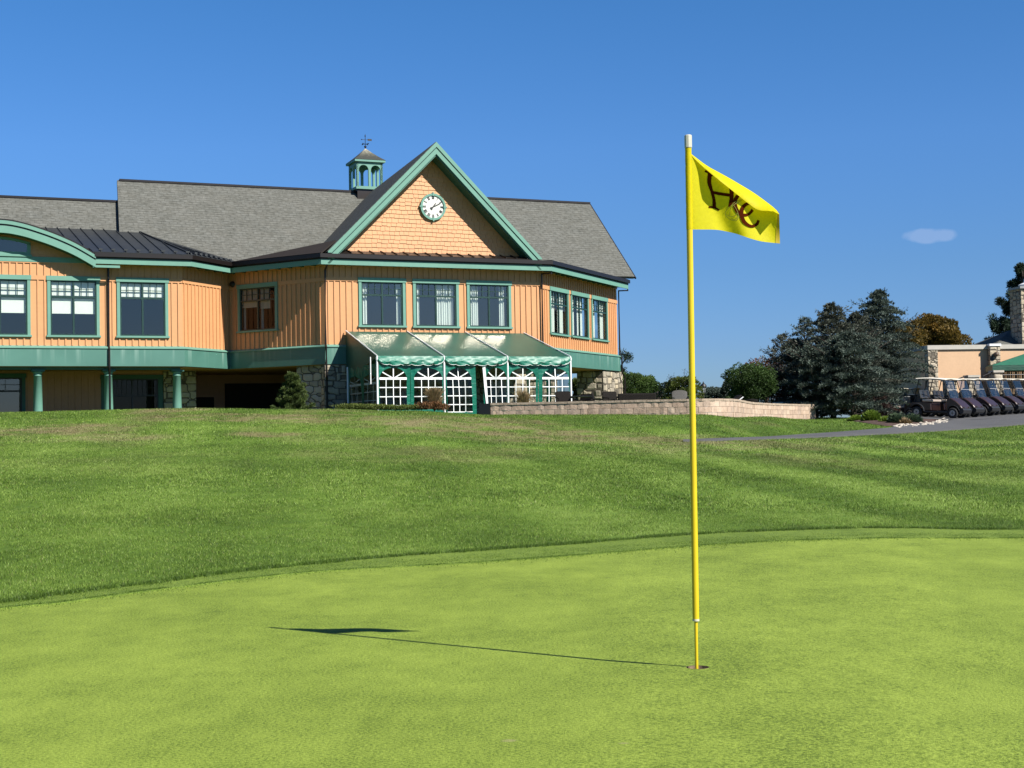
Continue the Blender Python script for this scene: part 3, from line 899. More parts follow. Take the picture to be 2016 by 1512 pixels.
for pts in ([cp(980, 822), cp(905, 850), cp(860, 890), cp(810, 940), cp(800, 990), cp(850, 1040), cp(910, 1050), cp(940, 1015), cp(925, 950), cp(885, 880)], [cp(815, 990), cp(860, 1010), cp(900, 995), cp(930, 970)], [cp(985, 832), cp(915, 865), cp(870, 900)], [cp(880, 880), cp(850, 940), cp(845, 1000)], [cp(860, 1030), cp(900, 1040), cp(935, 1000)]):
    stroke(mb, pts, 0.9, off=0.0042, n=6)
mb.build('emblem', MAT['sketch'], parent=flg)
# ---------------------------------------------------------------- clubhouse
def zr(z): return z + ZC                      # heights below are measured from eye level
ANG = math.atan2(0.3907, 0.9205)
MF = at(-7.28, 58.0, 0, ANG)                  # x along the front wall, y into the building
def fpt(x, y, z=0.0): return MF @ Vector((x, y, z))
GZB = zr(0.3)
club = thing('clubhouse', 'large orange board and batten clubhouse with teal trim, grey roofs and a clock gable', 'building', MF @ Matrix.Translation((0, 0, GZB)))

class Wall:
    """vertical wall plane from a to b (local plan of MF); x along, y inward"""
    def __init__(s, a, b):
        s.a, s.b = Vector(a), Vector(b)
        d = s.b - s.a; s.L = d.length
        s.M = MF @ at(s.a.x, s.a.y, 0, math.atan2(d.y, d.x))
        s.I = s.M.inverted()
    def hit(s, px, py, y=0.0):
        o = s.I @ Vector((0, 0, ZC)); d = s.I.to_3x3() @ ray(px, py)
        k = (y - o.y) / d.y
        p = o + d * k
        return p.x, p.z
def off(a, b, o):
    a, b = Vector(a), Vector(b); d = (b - a).normalized()
    n = Vector((d.y, -d.x))                   # outward (towards the camera)
    return a + n * o, b + n * o
def meet(l1, l2):
    (a, b), (c, d) = l1, l2
    r = b - a; s_ = d - c
    t = ((c.x - a.x) * s_.y - (c.y - a.y) * s_.x) / (r.x * s_.y - r.y * s_.x)
    return a + r * t
P0, PA, PB, PC, PE, PF_ = (-22.0, 1.925), (-5.229, 1.925), (-2.881, 4.273), (0.0, 0.0), (9.28, 0.0), (16.0, 6.2)
PG = (16.0 - 4.0, 13.0)
WL, WAB, WBC, WFR, WEF = Wall(P0, PA), Wall(PA, PB), Wall(PB, PC), Wall(PC, PE), Wall(PE, PF_)
segs = [(P0, PA), (PA, PB), (PB, PC), (PC, PE), (PE, PF_)]
def offline(o):
    L = [off(a, b, o) for a, b in segs]
    pts = [L[0][0]] + [meet(L[k], L[k + 1]) for k in range(len(L) - 1)] + [L[-1][1]]
    return pts
ZB0, ZB1, ZLE = zr(2.73), zr(3.40), zr(3.53)  # teal band, its ledge
ZEV = zr(7.05)                                # roof edge
ZS = zr(6.74)                                 # soffit
ZF = zr(6.60)                                 # fascia foot
ZTR = zr(5.96)                                # trim board level (window heads)

def rects(xs, zs, holes):
    for i in range(len(xs) - 1):
        for j in range(len(zs) - 1):
            cx, cz = (xs[i] + xs[i + 1]) / 2, (zs[j] + zs[j + 1]) / 2
            if not any(h[0] < cx < h[1] and h[2] < cz < h[3] for h in holes):
                yield xs[i], xs[i + 1], zs[j], zs[j + 1]
def siding(wall, x0, x1, z0, z1, holes, trims, name='wall', spacing=0.25, frieze=True, ztr=None, mat='orange', x_off=0.12, top=None, parent=None):
    """sheet with window openings, reveals, battens over it"""
    mb = MB()
    xs = sorted({x0, x1, *[h[k] for h in holes for k in (0, 1)]}); zs = sorted({z0, z1, *[h[k] for h in holes for k in (2, 3)]})
    for (a, b, c, d) in rects(xs, zs, holes):
        mb.face([(a, 0, c), (b, 0, c), (b, 0, d), (a, 0, d)])
        mb.face([(a, .16, c), (a, .16, d), (b, .16, d), (b, .16, c)])
    for (a, b, c, d) in holes:
        mb.face([(a, 0, c), (a, .16, c), (a, .16, d), (a, 0, d)]); mb.face([(b, 0, c), (b, 0, d), (b, .16, d), (b, .16, c)])
        mb.face([(a, 0, c), (b, 0, c), (b, .16, c), (a, .16, c)]); mb.face([(a, 0, d), (a, .16, d), (b, .16, d), (b, 0, d)])
    mb.face([(x0, 0, z0), (x0, 0, z1), (x0, .16, z1), (x0, .16, z0)]); mb.face([(x1, 0, z0), (x1, .16, z0), (x1, .16, z1), (x1, 0, z1)])
    zt = ztr if ztr is not None else ZTR
    def seg(x, a, b):
        cuts = [(t[2], t[3]) for t in trims if t[0] - .03 < x < t[1] + .03]
        cur = a
        for c0, c1 in sorted(cuts):
            if c0 > cur + .04: mb.box(x - .027, x + .027, -.036, -.0005, cur, min(c0, b))
            cur = max(cur, c1)
        if cur < b - .04: mb.box(x - .027, x + .027, -.036, -.0005, cur, b)
    x = x0 + x_off
    tp = top if top is not None else z1
    while x < x1 - .05:
        if frieze:
            seg(x, z0 + .002, zt); seg(x, zt + .16, tp - .12)
        else: seg(x, z0 + .002, tp)
        x += spacing
    if frieze:
        cur = x0
        for t in sorted([t for t in trims if t[2] < zt + .1 < t[3] + .3]):
            if t[0] > cur + .02: mb.box(cur, t[0] - .002, -.040, -.001, zt, zt + .16)
            cur = max(cur, t[1] + .002)
        if cur < x1: mb.box(cur, x1, -.040, -.001, zt, zt + .16)
        mb.box(x0, x1, -.042, -.0015, tp - .12, tp)
    return mb.build(name, MAT[mat], wall.M, parent or club, fix=False)

def window(wall, x0, x1, z0, z1, split=0.30, cols=3, rows=2, halves=2, trim=0.115, deco=None, label=None, frame='teal', y0=0.0, sashmat='sash', name='window', upper=True, parent=None, glass='glass'):
    """x0..z1 = outside of the trim. deco: list of (kind, fx0, fx1, fz0, fz1) behind the glass"""
    M = wall.M
    mb = MB()
    h = .17
    mb.box(x0 - .03, x1 + .03, y0 - .075, y0 + .001, z1 - h, z1)               # head board
    mb.box(x0, x0 + trim, y0 - .05, y0 + .001, z0 + .07, z1 - h)
    mb.box(x1 - trim, x1, y0 - .05, y0 + .001, z0 + .07, z1 - h)
    mb.box(x0 - .04, x1 + .04, y0 - .10, y0 + .001, z0, z0 + .07)              # sill
    w = mb.build(name, MAT[frame], M, parent or club)
    if label: w['label'] = label
    ix0, ix1, iz0, iz1 = x0 + trim, x1 - trim, z0 + .07, z1 - h
    s = .055
    mb = MB(); ys = (y0 - .012, y0 + .05)
    mb.box(ix0, ix0 + s, *ys, iz0, iz1); mb.box(ix1 - s, ix1, *ys, iz0, iz1)
    mb.box(ix0 + s, ix1 - s, *ys, iz0, iz0 + s); mb.box(ix0 + s, ix1 - s, *ys, iz1 - s, iz1)
    zt = iz1 - (iz1 - iz0) * split
    if upper: mb.box(ix0 + s, ix1 - s, y0 - .016, y0 + .052, zt - .03, zt + .035)
    ww = (ix1 - ix0 - 2 * s) / halves
    for k in range(1, halves):
        xm = ix0 + s + ww * k
        mb.box(xm - .032, xm + .032, y0 - .014, y0 + .051, iz0 + s, iz1 - s)
    if upper:
        for k in range(halves):
            a = ix0 + s + ww * k + (.032 if k else 0); b = ix0 + s + ww * (k + 1) - (.032 if k < halves - 1 else 0)
            for j in range(1, cols):
                xm = a + (b - a) * j / cols; mb.box(xm - .011, xm + .011, y0 - .005, y0 + .04, zt + .035, iz1 - s)
            for j in range(1, rows):
                zm = zt + .035 + (iz1 - s - zt - .035) * j / rows; mb.box(a, b, y0 - .003, y0 + .038, zm - .011, zm + .011)
    mb.build('sash', MAT[sashmat], M, w)
    mb = MB(); mb.face([(ix0 + s * .5, y0 + .025, iz0 + s * .5), (ix1 - s * .5, y0 + .025, iz0 + s * .5), (ix1 - s * .5, y0 + .025, iz1 - s * .5), (ix0 + s * .5, y0 + .025, iz1 - s * .5)])
    mb.build('pane', MAT[glass], M, w, fix=False)
    for (kind, a, b, c, d) in (deco or []):
        X0, X1 = ix0 + (ix1 - ix0) * a, ix0 + (ix1 - ix0) * b
        Z0, Z1 = iz0 + (iz1 - iz0) * c, iz0 + (iz1 - iz0) * d
        mb = MB()
        if kind == 'shade':
            mb.box(X0, X1, y0 + .10, y0 + .112, Z0, Z1); mb.build('roller_shade', MAT['shade'], M, w)
        else:
            n = max(8, int((X1 - X0) / .018)); rows_ = [[], []]
            for j in range(n + 1):
                xx = X0 + (X1 - X0) * j / n
                yy = y0 + .16 + .028 * math.sin(j * 1.15) + .012 * math.sin(j * .37 + a * 9)
                rows_[0].append((xx, yy, Z0)); rows_[1].append((xx, yy, Z1))
            mb.grid(rows_); mb.build('curtain', MAT['curtain'], M, w, smooth=True, fix=False)
    return w
def wbox(wall, px0, px1, py0, py1, y=0.0):
    """trim rectangle from photo pixels (left, right, top, bottom at the middle)"""
    xa, _ = wall.hit(px0, (py0 + py1) / 2, y); xb, _ = wall.hit(px1, (py0 + py1) / 2, y)
    pm = (px0 + px1) / 2
    _, zt = wall.hit(pm, py0, y); _, zb = wall.hit(pm, py1, y)
    return (xa, xb, zb, zt)
def hole(r, trim=.115): return (r[0] + trim - .01, r[1] - trim + .01, r[2] + .06, r[3] - .16)

# window rectangles
wl = [wbox(WL, -62, 60, 542, 663), wbox(WL, 93, 196, 544, 664), wbox(WL, 230, 331, 546, 665)]
wbc = [wbox(WBC, 469, 547, 558, 653.5)]
wfr = [wbox(WFR, 706, 798, 547.5, 644.5), wbox(WFR, 813, 903, 550, 646), wbox(WFR, 919, 1006, 553, 647)]
wef = [wbox(WEF, 1081.5, 1118, 565.5, 658), wbox(WEF, 1123.5, 1158, 576, 667), wbox(WEF, 1164, 1195, 586.5, 674)]
print('WIN', [tuple(round(v - (ZC if i > 1 else 0), 2) for i, v in enumerate(r)) for r in wl + wbc + wfr + wef])
def level(rs):
    zb = sum(r[2] for r in rs) / len(rs); zt = sum(r[3] for r in rs) / len(rs)
    return [(r[0], r[1], zb, zt) for r in rs]
wl, wfr, wef = level(wl), level(wfr), level(wef)
ztl, ztf, zte = wl[0][3] - .16, wfr[0][3] - .16, wef[0][3] - .16
siding(WL, 0, WL.L, ZLE - .02, ZS, [hole(r) for r in wl], wl, ztr=ztl)
siding(WAB, 0, WAB.L, ZLE - .02, ZS, [], [], ztr=ztl)
siding(WBC, 0, WBC.L, ZLE - .02, ZS, [hole(r) for r in wbc], wbc, ztr=wbc[0][3] - .16)
siding(WFR, 0, WFR.L, ZLE - .02, ZS, [hole(r) for r in wfr], wfr, ztr=ztf)
siding(WEF, 0, WEF.L, ZLE - .02, ZS, [hole(r) for r in wef], wef, ztr=zte, spacing=.25)
LAB = ['window at the far left with white shades half down', 'second window from the left with two white shades half down', 'left wing window with only its upper panes shaded']
D1 = [('shade', .02, .47, .40, .68), ('shade', .53, .98, .40, .68), ('shade', .02, .47, .73, .98), ('shade', .53, .98, .73, .98)]
for r, lb, dd in zip(wl, LAB, (D1, D1, D1[2:])): window(WL, *r, label=lb, deco=dd, cols=3)
window(WBC, *wbc[0], label='window on the shaded angled wall', glass='dimglass', deco=[('shade', .02, .47, .55, .98), ('shade', .53, .80, .50, .98), ('curtain', .02, .08, .02, .6), ('curtain', .52, .58, .02, .6)])
DF = [[('curtain', .02, .16, .02, .99), ('curtain', .88, .99, .02, .99)], [('curtain', .02, .12, .02, .99), ('curtain', .51, .97, .02, .99)], [('curtain', .02, .26, .02, .97), ('curtain', .80, .92, .02, .99)]]
for r, lb, dd in zip(wfr, ['left window of three under the clock', 'middle window of three under the clock, long curtain in its right half', 'right window of three under the clock'], DF): window(WFR, *r, label=lb, deco=dd, glass='frontglass')
DE = [[('curtain', .05, .42, .02, .99), ('curtain', .6, .9, .02, .99)], [('curtain', .05, .3, .02, .99), ('curtain', .52, .85, .02, .99)], [('curtain', .05, .38, .02, .99), ('curtain', .62, .95, .02, .99)]]
for r, lb, dd in zip(wef, ['left window of three on the right-hand wall', 'middle window of three on the right-hand wall', 'right window of three on the right-hand wall'], DE): window(WEF, *r, label=lb, deco=dd, cols=3, trim=.10)

# interior: one dark room shell behind the walls, floor and soffit
foot = [Vector(P0), Vector(PA), Vector(PB), Vector(PC), Vector(PE), Vector(PF_), Vector(PG), Vector((-22, 13))]
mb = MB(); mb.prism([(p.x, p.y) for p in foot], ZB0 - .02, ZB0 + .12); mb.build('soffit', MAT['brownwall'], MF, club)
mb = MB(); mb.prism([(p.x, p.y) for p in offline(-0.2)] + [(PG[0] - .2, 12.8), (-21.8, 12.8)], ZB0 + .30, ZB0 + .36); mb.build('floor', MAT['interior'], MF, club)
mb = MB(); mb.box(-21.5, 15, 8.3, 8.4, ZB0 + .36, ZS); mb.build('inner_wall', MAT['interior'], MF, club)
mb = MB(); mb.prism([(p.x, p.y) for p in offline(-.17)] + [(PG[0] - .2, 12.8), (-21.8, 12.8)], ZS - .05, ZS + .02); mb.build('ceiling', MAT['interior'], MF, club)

# teal band and its ledge
def strip(mb, o0, o1, z0, z1, zo1=None, xcut=None):
    a, b = offline(o0), offline(o1)
    if xcut is not None: a[0].x = xcut; b[0].x = xcut
    for k in range(len(a) - 1):
        pts = [(a[k].x, a[k].y, z0), (a[k + 1].x, a[k + 1].y, z0), (b[k + 1].x, b[k + 1].y, z0), (b[k].x, b[k].y, z0)]
        zt = [z1, z1, zo1 if zo1 is not None else z1, zo1 if zo1 is not None else z1]
        top = [(p[0], p[1], zz) for p, zz in zip(pts, zt)]
        i = len(mb.v); mb.v.extend(pts + top)
        for f in ((0, 3, 2, 1), (4, 5, 6, 7), (0, 1, 5, 4), (2, 3, 7, 6)) + (((3, 0, 4, 7),) if k == 0 else ()) + (((1, 2, 6, 5),) if k == len(a) - 2 else ()):
            mb.f.append(tuple(i + q for q in f)); mb.m.append(0)
def band_mat():
    m = NT('stained_teal_band'); c = m.coord()
    n = m.noise(c, .8, 4)
    b = m.ramp(n, [(0.3, (0.080, 0.215, 0.170)), (0.7, (0.105, 0.265, 0.21))])
    s1 = m.noise(m.coord(scale=(3.6, 3.6, .12)), 1.0, 3, .5)
    sp = m.n.new('ShaderNodeSeparateXYZ'); m.l.new(c, sp.inputs[0])
    g = m.math('DIVIDE', m.math('SUBTRACT', sp.outputs[2], ZB0), ZB1 - ZB0, True)
    k = m.math('MULTIPLY', m.ramp(s1, [(0.56, (0, 0, 0)), (0.70, (1, 1, 1))]), m.math('MULTIPLY', g, 0.75))
    m.pbr(m.mix(k, b, (0.30, 0.47, 0.40)), 0.45, 0, None, 0.4)
    return m.mat
MAT['bandm'] = band_mat()
mb = MB(); strip(mb, -.05, .13, ZB0, ZB1); mb.build('band', MAT['bandm'], MF, club)
mb = MB(); strip(mb, -.04, .17, ZB1 + .001, ZLE, ZB1 + .04); mb.build('ledge', MAT['teal'], MF, club)
XG = P0[0] + Wall((-22.0, PA[1] - .62), (PA[0], PA[1] - .62)).hit(186, 502)[0]
# eaves: soffit boards, fascia, gutter, brackets
OV = 0.60
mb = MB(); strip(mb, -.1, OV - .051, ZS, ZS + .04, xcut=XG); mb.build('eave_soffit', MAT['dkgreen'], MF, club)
mb = MB(); strip(mb, OV - .05, OV, ZF, ZF + .20, xcut=XG); mb.build('fascia', MAT['teal'], MF, club)
mb = MB(); strip(mb, OV - .11, OV - .02, ZF + .202, ZEV - .02, xcut=XG); strip(mb, OV - .02, OV + .10, ZEV - .19, ZEV - .035, xcut=XG)
mb.build('gutter', MAT['brown'], MF, club)
mb = MB()
for k, (a, b) in enumerate(segs):
    a_, b_ = off(a, b, 0); d = (b_ - a_); L = d.length; d.normalize(); n = Vector((d.y, -d.x))
    for j in range(int(L / .62)):
        c_ = a_ + d * (.35 + j * .62)
        if c_.x < XG: continue
        M_ = at(c_.x, c_.y, 0, math.atan2(d.y, d.x))
        mb = MB(); mb.box(-.045, .045, -OV + .08, -.03, ZS - .11, ZS - .002, M_)
        mb.build('bracket', MAT['dkgreen'], MF, club)

# ---- roofs
MAT['skirt'] = flat('brown_skirt', (0.035, 0.028, 0.024), 0.8, spec=0.2)
def roofpart(name, mat, frame_o, xdir, pts, th=0.14, parent=None):
    """pts: MF-local 3d points of one plane; local X = xdir"""
    pts = [Vector(p) for p in pts]
    n = Vector((0, 0, 0))
    for k in range(len(pts)): n += pts[k].cross(pts[(k + 1) % len(pts)])
    n.normalize()
    if n.z < 0: n = -n
    X = Vector(xdir); X = (X - n * X.dot(n)).normalized(); Y = n.cross(X)
    F = Matrix((X, Y, n)).transposed().to_4x4(); F.translation = pts[0]
    I = F.inverted()
    mb = MB(); mb.slab([I @ p for p in pts], th)
    return mb.build(name, MAT[mat], MF @ F, parent or club)
Y0E = 5.6
def zP(y): return ZEV + (y - Y0E)
YR = 9.82; ZR = zP(YR)
main = roofpart('main_roof', 'roof', None, (1, 0, 0), [(-7.05, 5.45, zP(5.45)), (16.75, 5.75, zP(5.75)), (16.43, YR, ZR), (-6.55, YR, ZR)])
roofpart('back_roof', 'roof', None, (1, 0, 0), [(16.43, YR, ZR), (16.6, 14.3, ZR - 4.5), (-6.44, 14.3, ZR - 4.5), (-6.44, YR, ZR)])
mb = MB(); mb.box(-6.46, 16.45, YR - .09, YR + .09, ZR - .04, ZR + .05); mb.build('ridge_cap', MAT['brown'], MF, main)
mb = MB()
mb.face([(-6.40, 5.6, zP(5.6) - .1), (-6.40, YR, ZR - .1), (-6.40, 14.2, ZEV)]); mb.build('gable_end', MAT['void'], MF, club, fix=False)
mb = MB()
mb.face([(16.30, 6.2, zP(6.2) - .3), (16.30, YR, ZR - .12), (16.30, 14.2, ZEV)]); mb.build('gable_end', MAT['orange'], MF, club, fix=False)
def zP2(y): return ZEV + 1.03 * (y - 6.0)
YR2 = 9.06; ZR2 = zP2(YR2)
low = roofpart('wing_roof', 'roof', None, (1, 0, 0), [(-26, 5.8, zP2(5.8)), (-6.42, 5.8, zP2(5.8)), (-6.42, YR2, ZR2), (-26, YR2, ZR2)])
roofpart('back_roof', 'roof', None, (1, 0, 0), [(-26, YR2, ZR2), (-6.42, YR2, ZR2), (-6.42, 12.9, ZEV), (-26, 12.9, ZEV)])
mb = MB(); mb.box(-26, -6.45, YR2 - .09, YR2 + .09, ZR2 - .04, ZR2 + .05); mb.build('ridge_cap', MAT['brown'], MF, low)
# standing-seam skirts
ea = offline(OV + .02)
Ap, Bp, Cp, Ep, Fp = ea[1], ea[2], ea[3], ea[4], ea[5]
HT = Vector((-6.0, 7.2)); sM = .27
zh = ZEV + sM * (HT.y - Ap.y)
ms = roofpart('metal_roof', 'metalroof', None, (1, 0, 0), [(XG - .05, Ap.y, ZEV), (Ap.x, Ap.y, ZEV), (HT.x, HT.y, zh), (-6.9, HT.y, zh), (-6.9, 7.95, ZEV + sM * (7.95 - Ap.y)), (-15, 7.95, ZEV + sM * (7.95 - Ap.y)), (-15, 4.5, ZEV + sM * (4.5 - Ap.y)), (XG - .9, 2.25, ZEV + sM * (2.25 - Ap.y)), (XG - .08, 2.2, ZEV + sM * (2.2 - Ap.y))], .05)
mb = MB(); x = -12.6
def seam(mb, a, b, w_=.022, h_=.045):
    a, b = Vector(a), Vector(b); d = (b - a).normalized(); s_ = d.cross(Vector((0, 0, 1))).normalized() * w_ / 2; u_ = Vector((0, 0, h_))
    i = len(mb.v); mb.v.extend([tuple(p) for p in (a - s_, a + s_, b + s_, b - s_, a - s_ + u_, a + s_ + u_, b + s_ + u_, b - s_ + u_)])
    for f in ((4, 5, 6, 7), (0, 1, 5, 4), (1, 2, 6, 5), (2, 3, 7, 6), (3, 0, 4, 7)): mb.f.append(tuple(i + k for k in f)); mb.m.append(0)
while x < Ap.x:
    if x < XG - 3: x += .47; continue
    t = 1.0 if x < HT.x else (Ap.x - x) / (Ap.x - HT.x)
    y1 = Ap.y + (HT.y - Ap.y) * t
    if x < -7.0: y1 = 7.85
    if x < XG and x > XG - 3: seam(mb, (x, 2.6 + (XG - x) * .8, ZEV + sM * (2.6 + (XG - x) * .8 - Ap.y)), (x, y1, ZEV + sM * (y1 - Ap.y))); x += .47; continue
    if y1 > Ap.y + .3: seam(mb, (x, Ap.y + .02, ZEV), (x, y1, ZEV + sM * (y1 - Ap.y)))
    x += .47
seam(mb, (Ap.x, Ap.y, ZEV), (HT.x, HT.y, zh), .05, .06)
mb.build('seam', MAT['metalroof'], MF, ms)
x = -12.6
while x < Ap.x - .1:
    mb = MB(); mb.box(x - .07, x + .07, Ap.y + .16, Ap.y + .24, ZEV + .09, ZEV + .15); x += .47
    if x > XG + .5: mb.build('snow_guard', MAT['metalroof'], MF, ms)
dAB = (Bp - Ap).normalized()
ms2 = roofpart('metal_roof', 'metalroof', None, (dAB.x, dAB.y, 0), [(Ap.x, Ap.y, ZEV), (Bp.x, Bp.y, ZEV), (Bp.x + dAB.x * 1.2, Bp.y + dAB.y * 1.2, ZEV), (HT.x, HT.y, zh)], .05)
mb = MB()
for k in range(1, 9):
    q = Ap + (Bp - Ap) * (k / 8.0); q2 = q.lerp(HT, .93 * (1 - k / 9)); t = (q2 - q).length
    f = .93 * (1 - k / 9)
    seam(mb, (q.x, q.y, ZEV), (q2.x, q2.y, ZEV + (zh - ZEV) * f * (1)))
    nn = Vector((-.707, .707)); mb.box(q.x - .05, q.x + .05, q.y + .1, q.y + .18, ZEV + .05, ZEV + .14)
mb.build('seam', MAT['metalroof'], MF, ms2)
dBC = (Cp - Bp).normalized(); nBC = Vector((-dBC.y, dBC.x))   # inward
Q = Cp + nBC * 1.05 - dBC * .12; zq = ZEV + .60
Q0 = Bp + nBC * .25 + dBC * .2; zq0 = ZEV + .15
ms3 = roofpart('metal_roof', 'skirt', None, (dBC.x, dBC.y, 0), [(Bp.x, Bp.y, ZEV), (Cp.x, Cp.y, ZEV), (Q.x, Q.y, zq)], .05)
mb = MB()
mb.slab([(Q.x, Q.y, zq - .12), (Bp.x, Bp.y + .2, ZEV + .02), (Bp.x + 1, 6.2, ZEV + .1), (3, 7.0, ZEV + .5)], .05)
mb.build('roof_deck', MAT['brown'], MF, club)
mb = MB()
mb.slab([(Ep.x, Ep.y, ZEV + .0), (Fp.x, Fp.y, ZEV + .0), (Fp.x - 1.2, Fp.y + 1.5, ZEV + .1), (Ep.x - 1.6, Ep.y + 5.8, ZEV + .45)], .05)
mb.build('roof_deck', MAT['brown'], MF, club)
# rake corner at the right-hand end
mb = MB(); mb.tube([(16.78, 5.72, zP(5.72) - .06), (16.46, YR, ZR - .06)], .05, 6); mb.build('rake_trim', MAT['brown'], MF, club)

# ---- clock gable
GXc, GH, GW = 4.50, zr(11.68), 4.56
GZ0 = zr(7.12)
gy = -0.62
lp = [(GXc - GW, gy, GZ0), (GXc, gy, GH), (GXc + .45, 9.3, GH - .42), (GXc - GW + .5, 9.3, GZ0 - .42)]
rp = [(GXc + GW, gy, GZ0), (GXc, gy, GH), (GXc + .45, 9.3, GH - .42), (GXc + GW, 9.3, GZ0 - .42)]
gl = roofpart('gable_roof', 'roof', None, (0, 1, 0), [lp[0], lp[1], lp[2], (GXc - GW + .45, 9.3, GZ0 - .42)], .12)
gr_ = roofpart('gable_roof', 'roof', None, (0, 1, 0), [rp[0], rp[1], rp[2], (GXc + GW + .45, 9.3, GZ0 - .42)], .12)
def rake(name, off_top, depth, y0, y1, mat):
    """chevron board following the gable slopes, off_top below the roof surface (vertical measure)"""
    mb = MB(); s = 1.0
    zt = GH - off_top; zb = zt - depth
    for sg in (-1, 1):
        ex = GXc + sg * GW
        pts = [(GXc, zt), (ex, GZ0 - off_top), (ex, GZ0 - off_top - depth * .25), (GXc + sg * (GW - .75 * depth), GZ0 - off_top - depth * .25), (GXc, zb)]
        i = len(mb.v)
        for y in (y0, y1): mb.v.extend([(p[0], y, p[1]) for p in pts])
        n = len(pts)
        mb.f.append(tuple(i + k for k in range(n))); mb.m.append(0); mb.f.append(tuple(i + n + k for k in range(n))); mb.m.append(0)
        for k in range(n):
            if k == n - 1: continue
            l = k + 1
            mb.f.append((i + k, i + l, i + n + l, i + n + k)); mb.m.append(0)
    return mb.build(name, MAT[mat], MF, club)
rake('rake_board', .02, .20, gy - .07, gy + .02, 'teal')
rake('rake_board', .20, .30, gy - .035, gy + .02, 'teal')
rake('rake_shadow_strip', .225, .045, gy - .040, gy + .02, 'sash')  # dark strip: the shadow line of the groove between the boards, as colour
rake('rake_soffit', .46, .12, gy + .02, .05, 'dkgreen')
# gable wall of real shingles
Wg = Wall((0.0, .05), (9.0, .05))
mb = MB()
zb_ = ZEV - .15
def ghalf(z): return max(0, (GH - .40 - z))
mb.v += [(GXc - ghalf(zb_), .0, zb_), (GXc + ghalf(zb_), .0, zb_), (GXc, .0, GH - .40)]; mb.f.append((0, 1, 2)); mb.m.append(0)
row = 0; z = zb_
rs = random.Random(5)
while z < GH - .7:
    hw = ghalf(z)
    x = GXc - hw + rs.uniform(-.1, 0)
    wav = rs.uniform(0, 6)
    while x < GXc + hw:
        w_ = rs.uniform(.17, .30)
        d = .012 * math.sin(x * 1.3 + wav) + rs.choice((0, 0, .012, -.014)) + rs.uniform(-.004, .004)
        xm = x + w_ / 2
        if abs(xm - GXc) < ghalf(z + .17) - .02:
            zz = z + d
            a, b = x + .005, x + w_ - .005
            i = len(mb.v)
            mb.v += [(a, -.030, zz), (b, -.030, zz), (b, -.004, zz + .20), (a, -.004, zz + .20), (a, -.001, zz), (b, -.001, zz)]
            mb.f += [(i, i + 1, i + 2, i + 3), (i, i + 4, i + 5, i + 1), (i, i + 3, i + 4), (i + 1, i + 5, i + 2)]; mb.m += [0] * 4
        x += w_
    z += .172; row += 1
gw = mb.build('gable_wall', MAT['orange'], MF @ at(0, .10, 0), club, fix=False)
# pent roof strip under the gable wall
pm = roofpart('pent_roof', 'brown', None, (1, 0, 0), [(GXc - GW + .15, -.60, ZEV - .0), (GXc + GW - .15, -.60, ZEV - .0), (GXc + GW - .3, .14, ZEV + .21), (GXc - GW + .3, .14, ZEV + .21)], .04)
mb = MB(); x = .45
while x < 8.7:
    seam(mb, (x, -.60, ZEV), (x, .12, ZEV + .205), .022, .05); x += .47
mb.build('seam', MAT['brown'], MF, pm)

# clock
cx, cz = Wg.hit(852, 407.5, .0); cx += 0.0
CM = MF @ Matrix.Translation((cx, .045, cz)) @ Matrix.Rotation(math.pi / 2, 4, 'X')   # local z faces the camera (-y)
def ring(mb, r0, r1, z0, z1, n=48):
    for j in range(n):
        a, b = 2 * math.pi * j / n, 2 * math.pi * (j + 1) / n
        q = [(r0, z1), (r1, z1), (r1, z0), (r0, z0)]
        P_ = lambda r_, z_, t: (r_ * math.cos(t), r_ * math.sin(t), z_)
        for k in range(4):
            (ra, za), (rb, zb2) = q[k], q[(k + 1) % 4]
            mb.face([P_(ra, za, a), P_(rb, zb2, a), P_(rb, zb2, b), P_(ra, za, b)])
mb = MB(); ring(mb, .46, .545, -.06, .07)
for k in range(4):
    mb.box(.44, .59, -.028, .028, -.02, .085, Matrix.Rotation(k * math.pi / 2, 4, 'Z'))
clk = mb.build('clock', MAT['teal'], CM, club)
clk['label'] = 'round white clock with roman numerals on the gable'
mb = MB(); mb.lathe([(.47, -.03), (.47, .03)], 48); mb.build('dial', flat('clock_dial', (0.86, 0.85, 0.78), .6, var=.02), CM, clk)
NUM = ['XII', 'I', 'II', 'III', 'IIII', 'V', 'VI', 'VII', 'VIII', 'IX', 'X', 'XI']
for k, s_ in enumerate(NUM):
    th = math.pi / 2 - k * math.pi / 6
    M_ = Matrix.Rotation(th - math.pi / 2, 4, 'Z') @ Matrix.Translation((0, .375, 0))
    wd = {'I': .026, 'V': .060, 'X': .060}
    tot = sum(wd[c_] for c_ in s_); x = -tot / 2
    mb = MB(); h_ = .055
    def bar(x0_, y0_, x1_, y1_, w_=.012):
        d = Vector((x1_ - x0_, y1_ - y0_)); a_ = math.atan2(d.y, d.x)
        mb.box(0, d.length, -w_ * .85, w_ * .85, .031, .036, M_ @ at(x0_, y0_, 0, a_))
    for c_ in s_:
        w_ = wd[c_]
        if c_ == 'I': bar(x + w_ / 2, -h_, x + w_ / 2, h_, .013)
        elif c_ == 'V': bar(x + .006, h_, x + w_ / 2, -h_, .016); bar(x + w_ - .006, h_, x + w_ / 2, -h_, .009)
        else: bar(x + .006, h_, x + w_ - .006, -h_, .016); bar(x + w_ - .006, h_, x + .006, -h_, .009)
        x += w_
    bar(-tot / 2, h_, tot / 2, h_, .007); bar(-tot / 2, -h_, tot / 2, -h_, .007)
    mb.build('numeral', MAT['black'], CM, clk)
